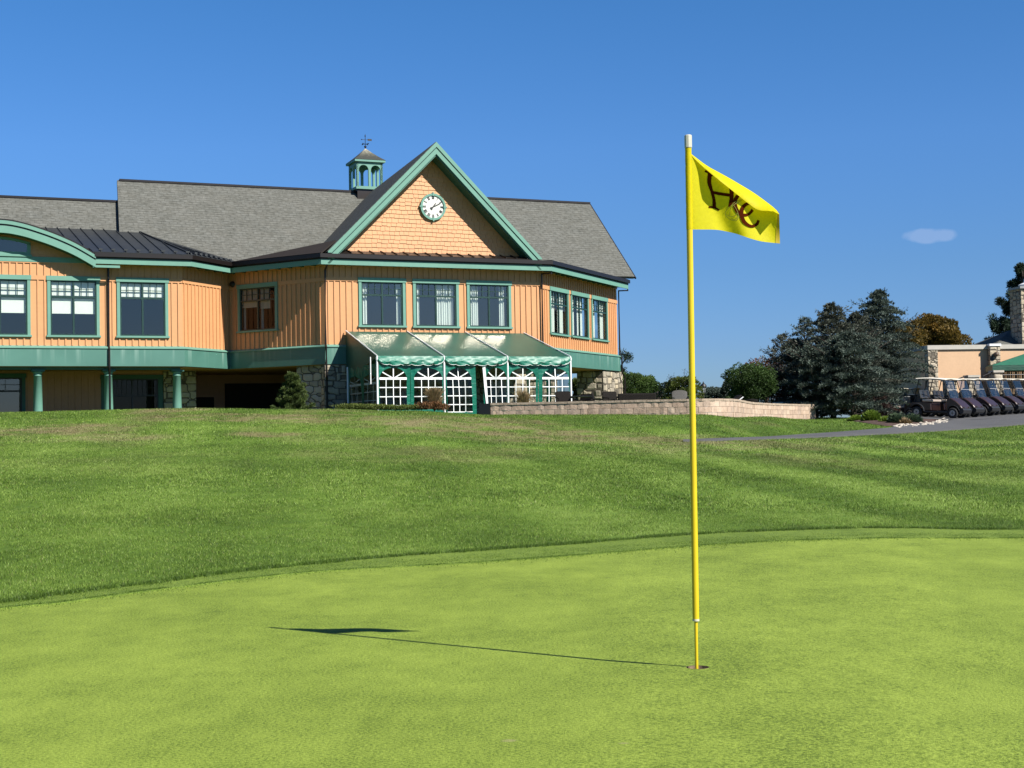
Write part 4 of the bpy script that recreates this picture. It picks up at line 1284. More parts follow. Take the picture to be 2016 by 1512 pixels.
for (a_, L_, w_) in ((R(90 - 37), .22, .040), (R(90 - 64), .38, .032)):
    mb = MB(); M_ = Matrix.Rotation(a_, 4, 'Z')
    mb.prism([(-.13, -w_ * 1.1), (-.06, -w_ * .5), (L_ * .75, -w_ * .5), (L_, 0), (L_ * .75, w_ * .5), (-.06, w_ * .5), (-.13, w_ * 1.1)], .045 + L_ * .02, .052 + L_ * .02, M_)
    mb.build('hand', MAT['black'], CM, clk)

# cupola on the ridge
cu = Vector((5.55, 10.0))
def cup_px(px, y=10.0):
    return Wall((0, y), (9, y)).hit(px, 350)[0]
cu.x = (cup_px(701, 9.4) + cup_px(755, 9.4)) / 2
hwid = (cup_px(755, 9.4) - cup_px(701, 9.4)) / 2 * .95
KM = MF @ at(cu.x, 9.4 + hwid, 0, 0)
zc_ = lambda py: Wall((0, 9.4), (9, 9.4)).hit(728, py)[1]
zb0, zb1, zt1, zap = zc_(415), zc_(371), zc_(317), zc_(288)
mb = MB(); mb.box(-hwid + .04, hwid - .04, -hwid + .04, hwid - .04, zb0 - .9, zb1)
cup_ = mb.build('cupola', MAT['brown'], KM, club); cup_['label'] = 'small teal open cupola with arched openings and pyramid roof'
mb = MB()
def arch_face(mb, M_, hw_, z0, z1, th=.10):
    # wall with two arched openings
    n = 10
    ow = hw_ * .37; cxs = (-hw_ * .46, hw_ * .46)
    zs0, zsp = z0 + .10, z1 - .14 - ow
    def q(pts): mb.prism([(p[0], p[1]) for p in pts], -th / 2, th / 2, M_)
    # in this frame x across, y up (extrude along local z)
    def bx(a, b, c, d): q([(a, c), (b, c), (b, d), (a, d)])
    bx(-hw_, hw_, z0, zs0)
    bx(-hw_, cxs[0] - ow, zs0, zsp); bx(cxs[0] + ow, cxs[1] - ow, zs0, zsp); bx(cxs[1] + ow, hw_, zs0, zsp)
    for c_ in cxs:
        l, r_ = (-hw_, 0) if c_ < 0 else (0, hw_)
        for k in range(n):
            a0, a1 = math.pi * k / n, math.pi * (k + 1) / n
            x0_, y0_ = c_ + ow * math.cos(a0), zsp + ow * math.sin(a0); x1_, y1_ = c_ + ow * math.cos(a1), zsp + ow * math.sin(a1)
            q([(x1_, y1_), (x0_, y0_), (x0_, z1), (x1_, z1)])
        bx(l, c_ - ow, zsp, z1); bx(c_ + ow, r_, zsp, z1)
for k in range(4):
    M_ = Matrix.Rotation(k * math.pi / 2, 4, 'Z') @ Matrix.Translation((0, -hwid + .05, 0)) @ Matrix.Rotation(math.pi / 2, 4, 'X')
    arch_face(mb, M_, hwid, zb1, zt1 - .05)
mb.box(-hwid - .04, hwid + .04, -hwid - .04, hwid + .04, zb1 - .04, zb1 + .07)
mb.build('lantern', MAT['teal'], KM, cup_)
mb = MB(); e = hwid * 1.17
mb.box(-e, e, -e, e, zt1 - .05, zt1 + .05); mb.build('cornice', MAT['teal'], KM, cup_)
m = NT('cupola_copper'); c = m.coord()
sp = m.n.new('ShaderNodeSeparateXYZ'); m.l.new(c, sp.inputs[0])
g = m.math('ADD', m.math('DIVIDE', m.math('SUBTRACT', sp.outputs[2], zt1), zap - zt1), m.math('MULTIPLY', m.math('SUBTRACT', m.noise(m.coord(scale=(7, 7, 1.5)), 1, 4), .5), .9))
m.pbr(m.ramp(g, [(0.35, (0.055, 0.058, 0.045)), (0.75, (0.17, 0.165, 0.12)), (1.0, (0.45, 0.42, 0.33))]), .6)  # paler towards the apex, broken up by streaky noise
mb = MB()
prof = [(e * 1.02, zt1 + .05), (e * .70, zt1 + .05 + (zap - zt1) * .26), (e * .36, zt1 + .05 + (zap - zt1) * .58), (.02, zap)]
for k in range(4):
    for j in range(3):
        (ra, za), (rb, zb2) = prof[j], prof[j + 1]
        M_ = Matrix.Rotation(k * math.pi / 2, 4, 'Z')
        mb.face([M_ @ Vector(p) for p in ((-ra, -ra, za), (ra, -ra, za), (rb, -rb, zb2), (-rb, -rb, zb2))])
mb.build('cupola_roof', m.mat, KM, cup_)
mb = MB(); zv = zap
mb.tube([(0, 0, zv - .1), (0, 0, zv + .66)], .014, 8)
mb.lathe([(.01, .04), (.06, .09), (.06, .13), (.01, .18)], 12, (0, 0, zv - .02))
mb.tube([(0, 0, zv + .58), (0, 0, zv + .70)], [.035, .002], 8)
for k in range(4):
    a_ = k * math.pi / 2 + .6
    mb.tube([(0, 0, zv + .22), (.17 * math.cos(a_), .17 * math.sin(a_), zv + .22)], .010, 6)
    mb.box(.15, .20, -.012, .012, zv + .195, zv + .245, Matrix.Rotation(a_, 4, 'Z'))
mb.tube([(-.19, 0, zv + .43), (.30, 0, zv + .43)], .010, 6); mb.box(.12, .32, -.008, .008, zv + .385, zv + .475); mb.tube([(-.22, 0, zv + .43), (-.16, 0, zv + .43)], [.002, .03], 6)
mb.build('weathervane', MAT['black'], KM, cup_)

# ---- eyebrow gable on the left wing
WA = Wall((-22.0, PA[1] - OV - .02), (PA[0], PA[1] - OV - .02))
arc = [(-260, 500), (-190, 466), (-120, 443), (-60, 433), (0, 432), (40, 438), (80, 450), (115, 463), (150, 479), (188, 501)]
AP = [WA.hit(*p) for p in arc]
def smooth(P, n=6):
    out = []
    for i in range(len(P) - 1):
        p0 = P[max(0, i - 1)]; p1 = P[i]; p2 = P[i + 1]; p3 = P[min(len(P) - 1, i + 2)]
        for k in range(n):
            t = k / n
            out.append(tuple(0.5 * (2 * p1[j] + (p2[j] - p0[j]) * t + (2 * p0[j] - 5 * p1[j] + 4 * p2[j] - p3[j]) * t * t + (3 * p1[j] - p0[j] - 3 * p2[j] + p3[j]) * t**3) for j in (0, 1)))
    out.append(P[-1]); return out
AP = smooth(AP)
def arcband(name, d0, d1, y0, y1, mat, par=None):
    mb = MB()
    A = [(p[0], p[1] - d0) for p in AP]; B = [(p[0], p[1] - d1) for p in AP]
    mb.grid([[(p[0], y0, p[1]) for p in A], [(p[0], y0, p[1]) for p in B], [(p[0], y1, p[1]) for p in B], [(p[0], y1, p[1]) for p in A], [(p[0], y0, p[1]) for p in A]])
    return mb.build(name, MAT[mat], WA.M, par or club)
eb = arcband('arched_roof', -.03, .03, -.05, 3.6, 'brown')
arcband('arched_fascia', .03, .16, -.07, .05, 'teal'); arcband('arched_fascia', .165, .225, -.02, .05, 'black'); arcband('arched_fascia', .225, .49, -.04, .05, 'teal')
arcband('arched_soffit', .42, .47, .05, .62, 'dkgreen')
# small return of the fascia
mb = MB(); a_ = AP[-1]
mb.box(a_[0] - .1, a_[0] + .9, -.02, .03, a_[1] - .49, a_[1] - .40); mb.build('fascia_return', MAT['teal'], WA.M, club)
# shingled wall and arched window inside the eyebrow
WI = WL
mb = MB(); Z1 = WL.hit(100, 515)[1]
Ai = [(p[0], max(ZS + .05, p[1] - .44)) for p in AP if p[1] - .44 > ZS - .35]
mb.grid([[(p[0], .02, ZS - .12) for p in Ai], [(p[0], .02, p[1]) for p in Ai]])
z = ZS + .05; rs = random.Random(8)
while z < max(p[1] for p in Ai) - .1:
    x = Ai[0][0]
    while x < Ai[-1][0]:
        w_ = rs.uniform(.18, .3); zz = z + rs.uniform(-.012, .012)
        zt = float(np.interp(x + w_ / 2, [p[0] for p in Ai], [p[1] for p in Ai]))
        if zz + .15 < zt:
            i = len(mb.v); mb.v += [(x + .005, -.012, zz), (x + w_ - .005, -.012, zz), (x + w_ - .005, .012, zz + .2), (x + .005, .012, zz + .2), (x + .005, .018, zz), (x + w_ - .005, .018, zz)]
            mb.f += [(i, i + 1, i + 2, i + 3), (i, i + 4, i + 5, i + 1)]; mb.m += [0, 0]
        x += w_
    z += .172
mb.build('eyebrow_wall', MAT['orange'], WL.M, club, fix=False)
tz0, tz1 = WL.hit(60, 513)[1], WL.hit(60, 507)[1]
xr = WL.hit(188, 510)[0]; xl = WL.hit(-260, 510)[0]
mb = MB(); mb.box(xl, xr + .6, -.055, -.002, tz0 - .05, tz1 + .03); mb.build('trim_board', MAT['teal'], WL.M, club)
# arched window: polygon under the arc
ax0, ax1 = WL.hit(-130, 480)[0], WL.hit(60, 480)[0]
zs_ = WL.hit(30, 501)[1]
def arcz(x, d): return float(np.interp(x, [p[0] for p in AP], [p[1] - d for p in AP]))
def arcwin(mb, x0_, x1_, z0_, d, y, n=24):
    mb.grid([[(x0_ + (x1_ - x0_) * k / n, y, z0_) for k in range(n + 1)], [(x0_ + (x1_ - x0_) * k / n, y, max(z0_ + .02, arcz(x0_ + (x1_ - x0_) * k / n, d))) for k in range(n + 1)]])
mb = MB()
n = 24
for k in range(n):
    xa, xb = ax0 + (ax1 - ax0) * k / n, ax0 + (ax1 - ax0) * (k + 1) / n
    za, zb2 = arcz(xa, .66), arcz(xb, .66)
    mb.face([(xa, -.06, za), (xb, -.06, zb2), (xb, -.06, zb2 + .10), (xa, -.06, za + .10)]); mb.face([(xa, -.06, za), (xa, .02, za), (xb, .02, zb2), (xb, -.06, zb2)])
mb.box(ax1 - .13, ax1, -.06, .01, zs_, arcz(ax1, .60)); mb.box(ax0, ax0 + .13, -.06, .01, zs_, arcz(ax0, .60))
mb.box(ax0 - .04, ax1 + .04, -.10, .01, zs_ - .08, zs_); mb.box(ax0, ax1, -.05, .01, zs_, zs_ + .10)
aw = mb.build('window', MAT['teal'], WL.M, club); aw['label'] = 'arched window under the curved gable at the far left'
mb = MB(); arcwin(mb, ax0 + .13, ax1 - .13, zs_ + .10, .66, -.035); mb.build('pane', MAT['glass'], WL.M, aw, fix=False)
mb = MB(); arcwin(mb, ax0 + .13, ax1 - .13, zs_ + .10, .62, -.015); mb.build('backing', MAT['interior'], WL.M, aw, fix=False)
mb = MB()
for f in (.5,): xm = ax0 + (ax1 - ax0) * f; mb.box(xm - .03, xm + .03, -.055, -.02, zs_ + .1, arcz(xm, .74))
mb.build('sash', MAT['sash'], WL.M, aw)

# ---- downspouts
def spout(wall, px, pts, r=.042, name='downspout'):
    mb = MB()
    for q in range(len(pts) - 1): pass
    mb.tube([Vector(p) for p in pts], r, 8)
    return mb.build(name, MAT['brown'], wall.M, club)
xs_ = WL.hit(213, 620)[0]
spout(WL, 213, [(xs_ + .05, -.55, ZEV - .15), (xs_ + .05, -.55, ZEV - .42), (xs_, -.12, ZS - .25), (xs_, -.10, ZB1 + .1), (xs_, -.2, ZB1), (xs_, -.2, ZB0 - .05), (xs_ + .02, -.12, ZB0 - .3), (xs_ + .02, -.12, zr(.5))])
spout(WFR, 636, [(-.05, -.55, ZEV - .2), (-.05, -.53, ZEV - .45), (-.02, -.10, ZS - .3), (-.03, -.08, ZB1 + .1), (-.05, -.22, ZB1), (-.05, -.22, ZB0), (-.05, -.22, zr(2.3)), (-.02, -.14, zr(2.1)), (-.02, -.14, zr(.5))])
spout(WFR, 1068, [(WFR.L + .28, -.55, ZEV - .15), (WFR.L + .28, -.5, ZEV - .55), (WFR.L + .02, -.10, ZS - .22), (WFR.L + .02, -.09, ZB1 + .1), (WFR.L + .02, -.22, ZB1 - .1), (WFR.L + .02, -.22, ZB0)])
spout(WEF, 1216, [(WEF.L + .2, -.5, ZEV - .15), (WEF.L + .2, -.5, ZEV - .5), (WEF.L + .02, -.10, ZS - .2), (WEF.L + .02, -.10, ZB1 + .1), (WEF.L + .02, -.2, ZB1 - .1), (WEF.L + .02, -.2, ZB0 - .05), (WEF.L + .22, -.26, ZB0 - .3), (WEF.L + .24, -.24, zr(.5))])
# small wall vent on the angled wall
vx, vz = WBC.hit(459.5, 560)
mb = MB(); mb.lathe([(.13, 0), (.13, .05), (.09, .13), (.02, .15)], 16); mb.build('wall_vent', MAT['black'], WBC.M @ Matrix.Translation((vx, -.02, vz)) @ Matrix.Rotation(math.pi / 2, 4, 'X'), club)

# ---- lower storey, left porch
WP = Wall((-22, 2.25), (-4, 2.25))
GL = zr(.5)
for px in (74.5, 213.5, 348.5):
    x_, _ = WP.hit(px, 770)
    mb = MB()
    mb.lathe([(.215, GL - .3), (.215, GL + .1), (.185, GL + .13), (.180, GL + .3), (.150, ZB0 - .36), (.165, ZB0 - .355), (.165, ZB0 - .33), (.15, ZB0 - .32), (.15, ZB0 - .27), (.20, ZB0 - .22), (.20, ZB0 - .19)], 28)
    pc = mb.build('column', MAT['teal'], WP.M @ at(x_, 0, 0), club, smooth=False)
    mb = MB(); mb.box(-.24, .24, -.24, .24, ZB0 - .188, ZB0 - .12); mb.build('capital', MAT['dkgreen'], WP.M @ at(x_, 0, 0), pc)
    for p_ in pc.data.polygons: p_.use_smooth = len(p_.vertices) == 4
mb = MB(); mb.box(0, 16.7, -.14, .14, ZB0 - .118, ZB0 - .022); mb.build('porch_beam', MAT['dkgreen'], WP.M, club)
WQ = Wall((-22, 5.4), (9.0, 5.4))
q = lambda px: WQ.hit(px, 770)[0]
zq_ = lambda py: WQ.hit(200, py)[1]
wx = (q(-90), q(50), zr(.75), zq_(735))
siding(WQ, 0, q(222), zr(.2), ZB0 - .03, [hole(wx, .13)], [wx], frieze=False, mat='brownwall', name='porch_wall', spacing=.26)
window(WQ, *wx, trim=.13, deco=[], cols=4, frame='dkgreen', sashmat='black', label='porch window behind the far left column', split=.33, halves=1)
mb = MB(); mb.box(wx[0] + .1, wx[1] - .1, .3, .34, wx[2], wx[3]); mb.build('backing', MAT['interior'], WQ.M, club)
dx = (q(199), q(321), zr(.3), zq_(738))
window(WQ, dx[0], dx[1], dx[2], dx[3], trim=.2, cols=5, rows=2, split=.34, frame='dkgreen', sashmat='black', label='dark glazed doors on the porch', glass='dimglass', name='glazed_door')
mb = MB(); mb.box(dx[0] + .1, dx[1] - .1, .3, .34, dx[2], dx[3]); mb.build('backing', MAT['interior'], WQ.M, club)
mb = MB(); mb.box(q(321) + .01, q(385), -.12, .4, zr(.2), ZB0 - .03); mb.build('stone_pier', MAT['stone'], WQ.M, club)
mb = MB(); mb.box(q(199) - .01, q(321), -.002, .1, dx[3] + .002, ZB0 - .03); mb.build('porch_header', MAT['brownwall'], WQ.M, club)
# deep recess
mb = MB(); mb.box(q(385) + .02, 31, 3.6, 3.8, zr(.2), ZB0 - .03); mb.box(q(385) + .02, q(385) + .1, .4, 3.6, zr(.2), ZB0 - .03)
mb.build('recess_wall', MAT['brownwall'], WQ.M, club)
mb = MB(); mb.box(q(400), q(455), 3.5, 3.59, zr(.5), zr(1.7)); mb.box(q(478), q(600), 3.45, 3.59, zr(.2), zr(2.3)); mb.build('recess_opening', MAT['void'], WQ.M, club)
mb = MB(); mb.box(-22.2, -21.8, 2.6, 13, zr(.2), ZS); mb.build('end_wall', MAT['orange'], MF, club)
mb = MB(); mb.box(-21.8, 12.0, 12.9, 13.05, zr(.2), ZS); mb.build('rear_wall', MAT['orange'], MF, club)
# stone at the front corner and along the angled wall
t0, _ = WBC.hit(580, 770)
mb = MB(); mb.box(t0, WBC.L - .02, .14, 1.0, zr(.2), ZB0 - .025); mb.build('stone_wall', MAT['stone'], WBC.M, club)
mb = MB(); mb.box(-.10, .95, -.10, .70, zr(.2), ZB0 - .03); mb.build('stone_pier', MAT['stone'], MF @ at(-.0, .0, 0), club)
mb = MB(); mb.box(.952, 9.0, .25, .60, zr(.2), ZB0 - .03); mb.build('stone_wall', MAT['stone'], MF, club)
# right-hand stone pier
t1, t2 = WEF.hit(1186, 770)[0], WEF.hit(1224, 770)[0]
mb = MB(); mb.box(t1, t2 + .02, -.05, 1.25, zr(.1), ZB0 - .03); mb.build('stone_pier', MAT['stone'], WEF.M, club)
mb = MB(); mb.box(0.3, t1 - 4.2, .5, .8, zr(.1), ZB0 - .03); mb.build('stone_wall', MAT['stone'], WEF.M, club)
# ---------------------------------------------------------------- tent in front of the bay
TW = Wall((0.0, -4.3), (9.28, -4.3))          # front of the tent
T0 = Wall((0.0, -0.12), (9.28, -0.12))
MAT['tentgreen'] = None
def tent_mat(name, col, rough, trans, coat=0.0, ripple=0.3, sc=3.0):
    m = NT(name); c = m.coord()
    n = m.noise(c, sc, 4, 0.6)
    cc = m.ramp(n, [(0.3, tuple(x * .85 for x in col)), (0.7, tuple(x * 1.1 for x in col))])
    p = m.n.new('ShaderNodeBsdfPrincipled'); m.l.new(cc, p.inputs['Base Color']); p.inputs['Roughness'].default_value = rough
    p.inputs['Coat Weight'].default_value = coat; p.inputs['Coat Roughness'].default_value = .25
    m.l.new(m.bump(m.noise(m.coord(scale=(2, 2, 6)), 1.2, 4), ripple, 0.08), p.inputs['Normal'])
    t = m.n.new('ShaderNodeBsdfTranslucent'); m.l.new(cc, t.inputs[0])
    k = m.n.new('ShaderNodeMixShader'); k.inputs[0].default_value = trans
    m.l.new(p.outputs[0], k.inputs[1]); m.l.new(t.outputs[0], k.inputs[2]); m.l.new(k.outputs[0], m.out.inputs[0])
    return m.mat
MAT['tentroof'] = tent_mat('tent_roof_vinyl', (0.035, 0.130, 0.085), .42, .1, .0, .0, 1.0)
MAT['tentside'] = tent_mat('tent_side_vinyl', (0.004, 0.235, 0.145), .38, .25, .3, .35)
MAT['valance'] = tent_mat('tent_valance_vinyl', (0.010, 0.245, 0.155), .50, .16, .05, .30, .8)
tx0, tx1 = TW.hit(743, 760)[0], TW.hit(1124, 760)[0]
zE = (TW.hit(743, 703)[1] + TW.hit(1124, 703)[1]) / 2
bx0, bx1 = T0.hit(681, 655)[0], T0.hit(1031, 655)[0]
zR = (T0.hit(681, 653)[1] + T0.hit(1031, 656)[1]) / 2
GT = zr(.60)
tent = thing('marquee_tent', 'green lean-to tent with clear arched windows against the orange clubhouse', 'tent', MF @ at(4.5, -2.2, GT))
def lx(x, f):   # x at fraction f from wall (0) to front (1) for a rafter through front x
    t = (x - tx0) / (tx1 - tx0)
    return (bx0 + (bx1 - bx0) * t) * (1 - f) + x * f
rx = [tx0, TW.hit(875, 760)[0], TW.hit(1000, 760)[0], tx1]
mb = MB()
rows = []
for j in range(13):
    f = j / 12
    row = []
    for i in range(3):
        for k in range(10 + (i == 2)):
            t = k / 10
            x = rx[i] + (rx[i + 1] - rx[i]) * t
            sag = -.05 * math.sin(math.pi * t) * math.sin(math.pi * min(1, f * 1.02))
            row.append((lx(x, f), -.12 + (-4.3 + .12) * f, zR + (zE - zR) * f + sag))
    rows.append(row)
mb.grid(rows); mb.build('tent_roof', MAT['tentroof'], MF, tent, smooth=True)
for i, x in enumerate(rx):
    mb = MB()
    a = Vector((lx(x, 0), -.10, zR + .035)); b = Vector((x, -4.32, zE + .035))
    mb.tube([a, b], .022, 8)
    mb.build('rafter', MAT['white'], MF, tent)
    mb = MB()
    mb.tube([(x, -4.30, zE + .02), (x, -4.30, GT - .2)], .038, 10); mb.tube([(x, -4.30, zE - .12), (x, -4.30, zE - .02)], .05, 10)
    if i == 0: mb.tube([(x - .19, -4.1, zE + .0), (x - .19, -4.1, zE - 1.0)], .022, 8)
    mb.build('pole', MAT['white'], MF, tent)
mb = MB(); mb.tube([(bx0 - .02, -.35, zE - .2), (bx0 - .02, -.35, GT - .2)], .04, 10); mb.build('pole', MAT['white'], MF, tent)
# scalloped valances
def valance(p0, p1, n_sc, drop, M, swag=0.0, outy=-.03, droopL=1.0):
    mb = MB(); rows = [[] for _ in range(7)]
    N = n_sc * 10
    for k in range(N + 1):
        t = k / N; s_ = abs(math.sin(math.pi * t * n_sc))
        base = p0.lerp(p1, t)
        edge = min(1, t * 6, (1 - t) * 6)
        dz = drop * (.55 + .45 * (edge ** .6)) + .05 * (s_ ** .6) - .02
        for r_ in range(7):
            f = r_ / 6
            bulge = (.10 * math.sin(f * 2.6) * (.35 + .65 * math.sin(math.pi * t)) + .018 * math.sin(t * 17 + f * 9) + .012 * math.sin(t * 31 - f * 14)) * (0.3 + f)
            rows[r_].append(tuple(base + Vector((0, -bulge + outy, -dz * f))))
    mb.grid(rows); o_ = mb.build('valance', MAT['valance'], M, tent, smooth=True)
    mb2 = MB(); mb2.tube([Vector(p) for p in rows[6][::2]], .008, 5)
    mb2.build('valance_edge', MAT['white'], M, o_)
for i in range(3):
    valance(Vector((rx[i] + .02, -4.30, zE + .03)), Vector((rx[i + 1] - .02, -4.30, zE + .03)), 6, .33, MF)
# sloping left gable cheek with scallops
mb = MB()
L0, L1 = Vector((bx0 - .01, -.12, zR)), Vector((tx0 - .01, -4.28, zE))
N = 40; ra, rb = [], []
for k in range(N + 1):
    t = k / N; p = L0.lerp(L1, t)
    zl = zE - .30 - .04 * abs(math.sin(t * math.pi * 9)) + .30 * max(0, t - .55) / .45
    ra.append(tuple(p)); rb.append((p.x, p.y, min(p.z - .02, zl)))
mb.grid([ra, rb]); mb.build('side_cheek', MAT['tentroof'], MF, tent, fix=False)
L0, L1 = Vector((bx1 + .01, -.12, zR)), Vector((tx1 + .01, -4.28, zE))
mb = MB(); ra, rb = [], []
for k in range(N + 1):
    t = k / N; p = L0.lerp(L1, t)
    ra.append(tuple(p)); rb.append((p.x, p.y, min(p.z - .02, zE - .30 - .04 * abs(math.sin(t * math.pi * 9)))))
mb.grid([ra, rb]); mb.build('side_cheek', MAT['tentroof'], MF, tent, fix=False)

def panel(M, w, z0, z1, wx0, wx1, zb, zsp, zt, wav=0.04, seed=0.0, cols=4, rows_=(.33, .67), tilt=0.0):
    """one curtain wall panel: green sheet with an arched clear window and white lattice. local x 0..w"""
    rs_ = random.Random(int(seed * 100) + 3)
    def wy(x, z): return wav * (.5 * math.sin(x * 7 + seed) + .3 * math.sin(x * 15 + seed * 2 + z * 1.3)) + .02 * math.sin(z * 3 + seed)
    def tx(x, z): return x + tilt * (z - z1)
    r_ = (wx1 - wx0) / 2; cx_ = (wx0 + wx1) / 2; n = 14
    def P(x, z, o=0.0): return (tx(x, z), wy(x, z) + o, z)
    arch = [(cx_ - r_ * math.cos(math.pi * k / n), zsp + (zt - zsp) * math.sin(math.pi * k / n)) for k in range(n + 1)]
    mb = MB()
    def sheet_(xa, xb, za, zb_, nx=4, nz=6):
        mb.grid([[P(xa + (xb - xa) * i / nx, za + (zb_ - za) * j / nz) for i in range(nx + 1)] for j in range(nz + 1)])
    sheet_(0, wx0, z0, z1, 2, 10); sheet_(wx1, w, z0, z1, 2, 10); sheet_(wx0, wx1, z0, zb, 6, 1)
    for k in range(n):
        (xa, za), (xb, zb_) = arch[k], arch[k + 1]
        mb.grid([[P(xa, za), P(xb, zb_)], [P(xa, (za + z1) / 2), P(xb, (zb_ + z1) / 2)], [P(xa, z1), P(xb, z1)]])
    sp_ = mb.build('side_panel', MAT['tentside'], M, tent, smooth=True, fix=False)
    mb = MB(); N_ = 12
    rws = []
    for j in range(13):
        z = zb + (zsp - zb) * j / 12
        rws.append([P(wx0 + (wx1 - wx0) * i / N_, z, .006) for i in range(N_ + 1)])
    mb.grid(rws)
    mb.grid([[P(a[0], zsp, .006) for a in arch], [P(a[0], a[1], .006) for a in arch]])
    mb.build('clear_window', MAT['vinyl'], M, sp_, smooth=True, fix=False)
    mb = MB()
    def bar(xa, za, xb, zb_, w_):
        d = Vector((xb - xa, zb_ - za)); L = d.length; d.normalize(); q = Vector((-d.y, d.x)) * w_ / 2; S = max(2, int(L / .12))
        mb.grid([[P(xa + d.x * L * i / S + q.x, za + d.y * L * i / S + q.y, -.007) for i in range(S + 1)], [P(xa + d.x * L * i / S - q.x, za + d.y * L * i / S - q.y, -.007) for i in range(S + 1)]])
    bar(wx0, zsp, wx1, zsp, .085)
    for k in range(1, cols): x = wx0 + (wx1 - wx0) * k / cols; bar(x, zb, x, zsp, .030)
    for f in rows_: z = zb + (zsp - zb) * f; bar(wx0, z, wx1, z, .032)
    bar(wx0, zb, wx1, zb, .03)
    for a_ in (90, 38, 142):
        bar(cx_, zsp, cx_ + r_ * .97 * math.cos(R(a_)), zsp + (zt - zsp) * .97 * math.sin(R(a_)), .040)
    mb.build('lattice', MAT['lattice'], M, sp_, fix=False)
    return sp_
MAT['lattice'] = flat('white_lattice', (0.80, 0.82, 0.80), .5, var=.03)
zwt, zws, zwb = TW.hit(840, 724)[1], TW.hit(840, 745)[1], TW.hit(840, 798)[1]
zwd = TW.hit(900, 811)[1]
X = lambda px: TW.hit(px, 760)[0]
zp1 = zE - .05; zp0 = GT - .2
specs = [  # panel from, to, window from, to, window foot, waviness
    (746, 809, 747.5, 802, zwb, .04, (.33, .67), 0), (810, 873, 816, 871, zwb, .05, (.33, .67), 0),
    (877, 936, 878.5, 927.5, zwd, .08, (.22, .48, .74), -.022), (952, 998, 958, 997.5, zwb, .10, (.33, .67), 0.0),
    (1002, 1060, 1003.5, 1056, zwb, .04, (.33, .67), 0), (1061, 1121, 1068, 1120, zwb, .03, (.33, .67), 0)]
for i, (a, b, c_, d_, zb_, wv_, rw, tl) in enumerate(specs):
    xa, xb = X(a), X(b)
    panel(TW.M @ at(xa, .03, 0), xb - xa, zp0, zp1, X(c_) - xa, X(d_) - xa, zb_, zws, zwt, wv_, i * 1.7, rows_=rw, tilt=tl)
# leaning door edge
mb = MB(); mb.grid([[(X(949), -.02, zp1), (X(954), -.05, zp1)], [(X(953), -.04, zr(1.6)), (X(958), -.06, zr(1.6))], [(X(959), -.05, zp0), (X(961.5), -.05, zp0)]]); mb.build('door_flap', MAT['lattice'], TW.M, tent, fix=False)
# left side wall, seen in its own shade
SWL = Wall((tx0 - .0, -4.28), (bx0 + .0, -.3))
for i in range(2):
    h_ = SWL.L / 2
    panel(MF @ at(tx0 - .0 + (bx0 - tx0) * (i * .5), -4.28 + 3.98 * i * .5, 0, math.atan2(3.98, bx0 - tx0)) , h_ - .02, zp0, zE - .25, .18, h_ - .18, zwb - .1, zws - .15, zwt - .2, .06, 9 + i, rows_=(.33, .67))
SWR = Wall((bx1, -.3), (tx1, -4.28))
for i in range(2):
    h_ = SWR.L / 2
    panel(SWR.M @ at(h_ * i, .02, 0), h_ - .02, zp0, zE - .25, .18, h_ - .18, zwb, zws, zwt, .04, 12 + i)

# ---------------------------------------------------------------- block seat wall
path_px = [(966, 52.2), (1060, 51.8), (1150, 51.4), (1250, 51.0), (1330, 50.7), (1385, 50.6), (1425, 51.1), (1450, 52.6), (1466, 56.0), (1482, 59.5), (1520, 63.5), (1565, 66.6), (1605, 69.0)]
PP = [Vector(((px - 1008 - .017 * 50) / FPX * D, D)) for px, D in path_px]
def open_spline(P, n=20):
    out = []
    for i in range(len(P) - 1):
        p0, p1, p2, p3 = P[max(0, i - 1)], P[i], P[i + 1], P[min(len(P) - 1, i + 2)]
        for k in range(n):
            t = k / n
            out.append(0.5 * ((2 * p1) + (p2 - p0) * t + (2 * p0 - 5 * p1 + 4 * p2 - p3) * t * t + (3 * p1 - p0 - 3 * p2 + p3) * t**3))
    out.append(P[-1]); return out
SP = open_spline(PP); cum = [0.0]
for i in range(len(SP) - 1): cum.append(cum[-1] + (SP[i + 1] - SP[i]).length)
LT = cum[-1]
def along(s_):
    i = min(len(SP) - 2, max(0, int(np.searchsorted(cum, s_)) - 1))
    t = (s_ - cum[i]) / max(1e-6, cum[i + 1] - cum[i]); p = SP[i].lerp(SP[i + 1], t)
    a_ = SP[max(0, i - 3)]; b_ = SP[min(len(SP) - 1, i + 4)]; d = (b_ - a_).normalized()
    return p, d
ZW = zr(.985)
sw = thing('seat_wall', 'low curved wall of tan split-face blocks edging the patio', 'wall', at(PP[0].x, PP[0].y, zr(.3)))
def block_mat():
    m = NT('split_block'); c = m.coord()
    a = m.n.new('ShaderNodeAttribute'); a.attribute_name = 'tint'
    n = m.noise(c, 5, 6, .7)
    col = m.mix(.55, a.outputs['Color'], m.ramp(n, [(0.3, (0.38, 0.27, 0.20)), (0.7, (0.84, 0.65, 0.50))]))
    m.pbr(col, .92, 0, m.bump(m.noise(c, 9, 6, .7), .7, .03), .15)
    return m.mat
MAT['block'] = block_mat()
mb = MB(); tint = []; rs = random.Random(3)
PAL = [(.66, .48, .35), (.56, .40, .30), (.72, .54, .41), (.48, .37, .30), (.62, .44, .33), (.76, .60, .46)]
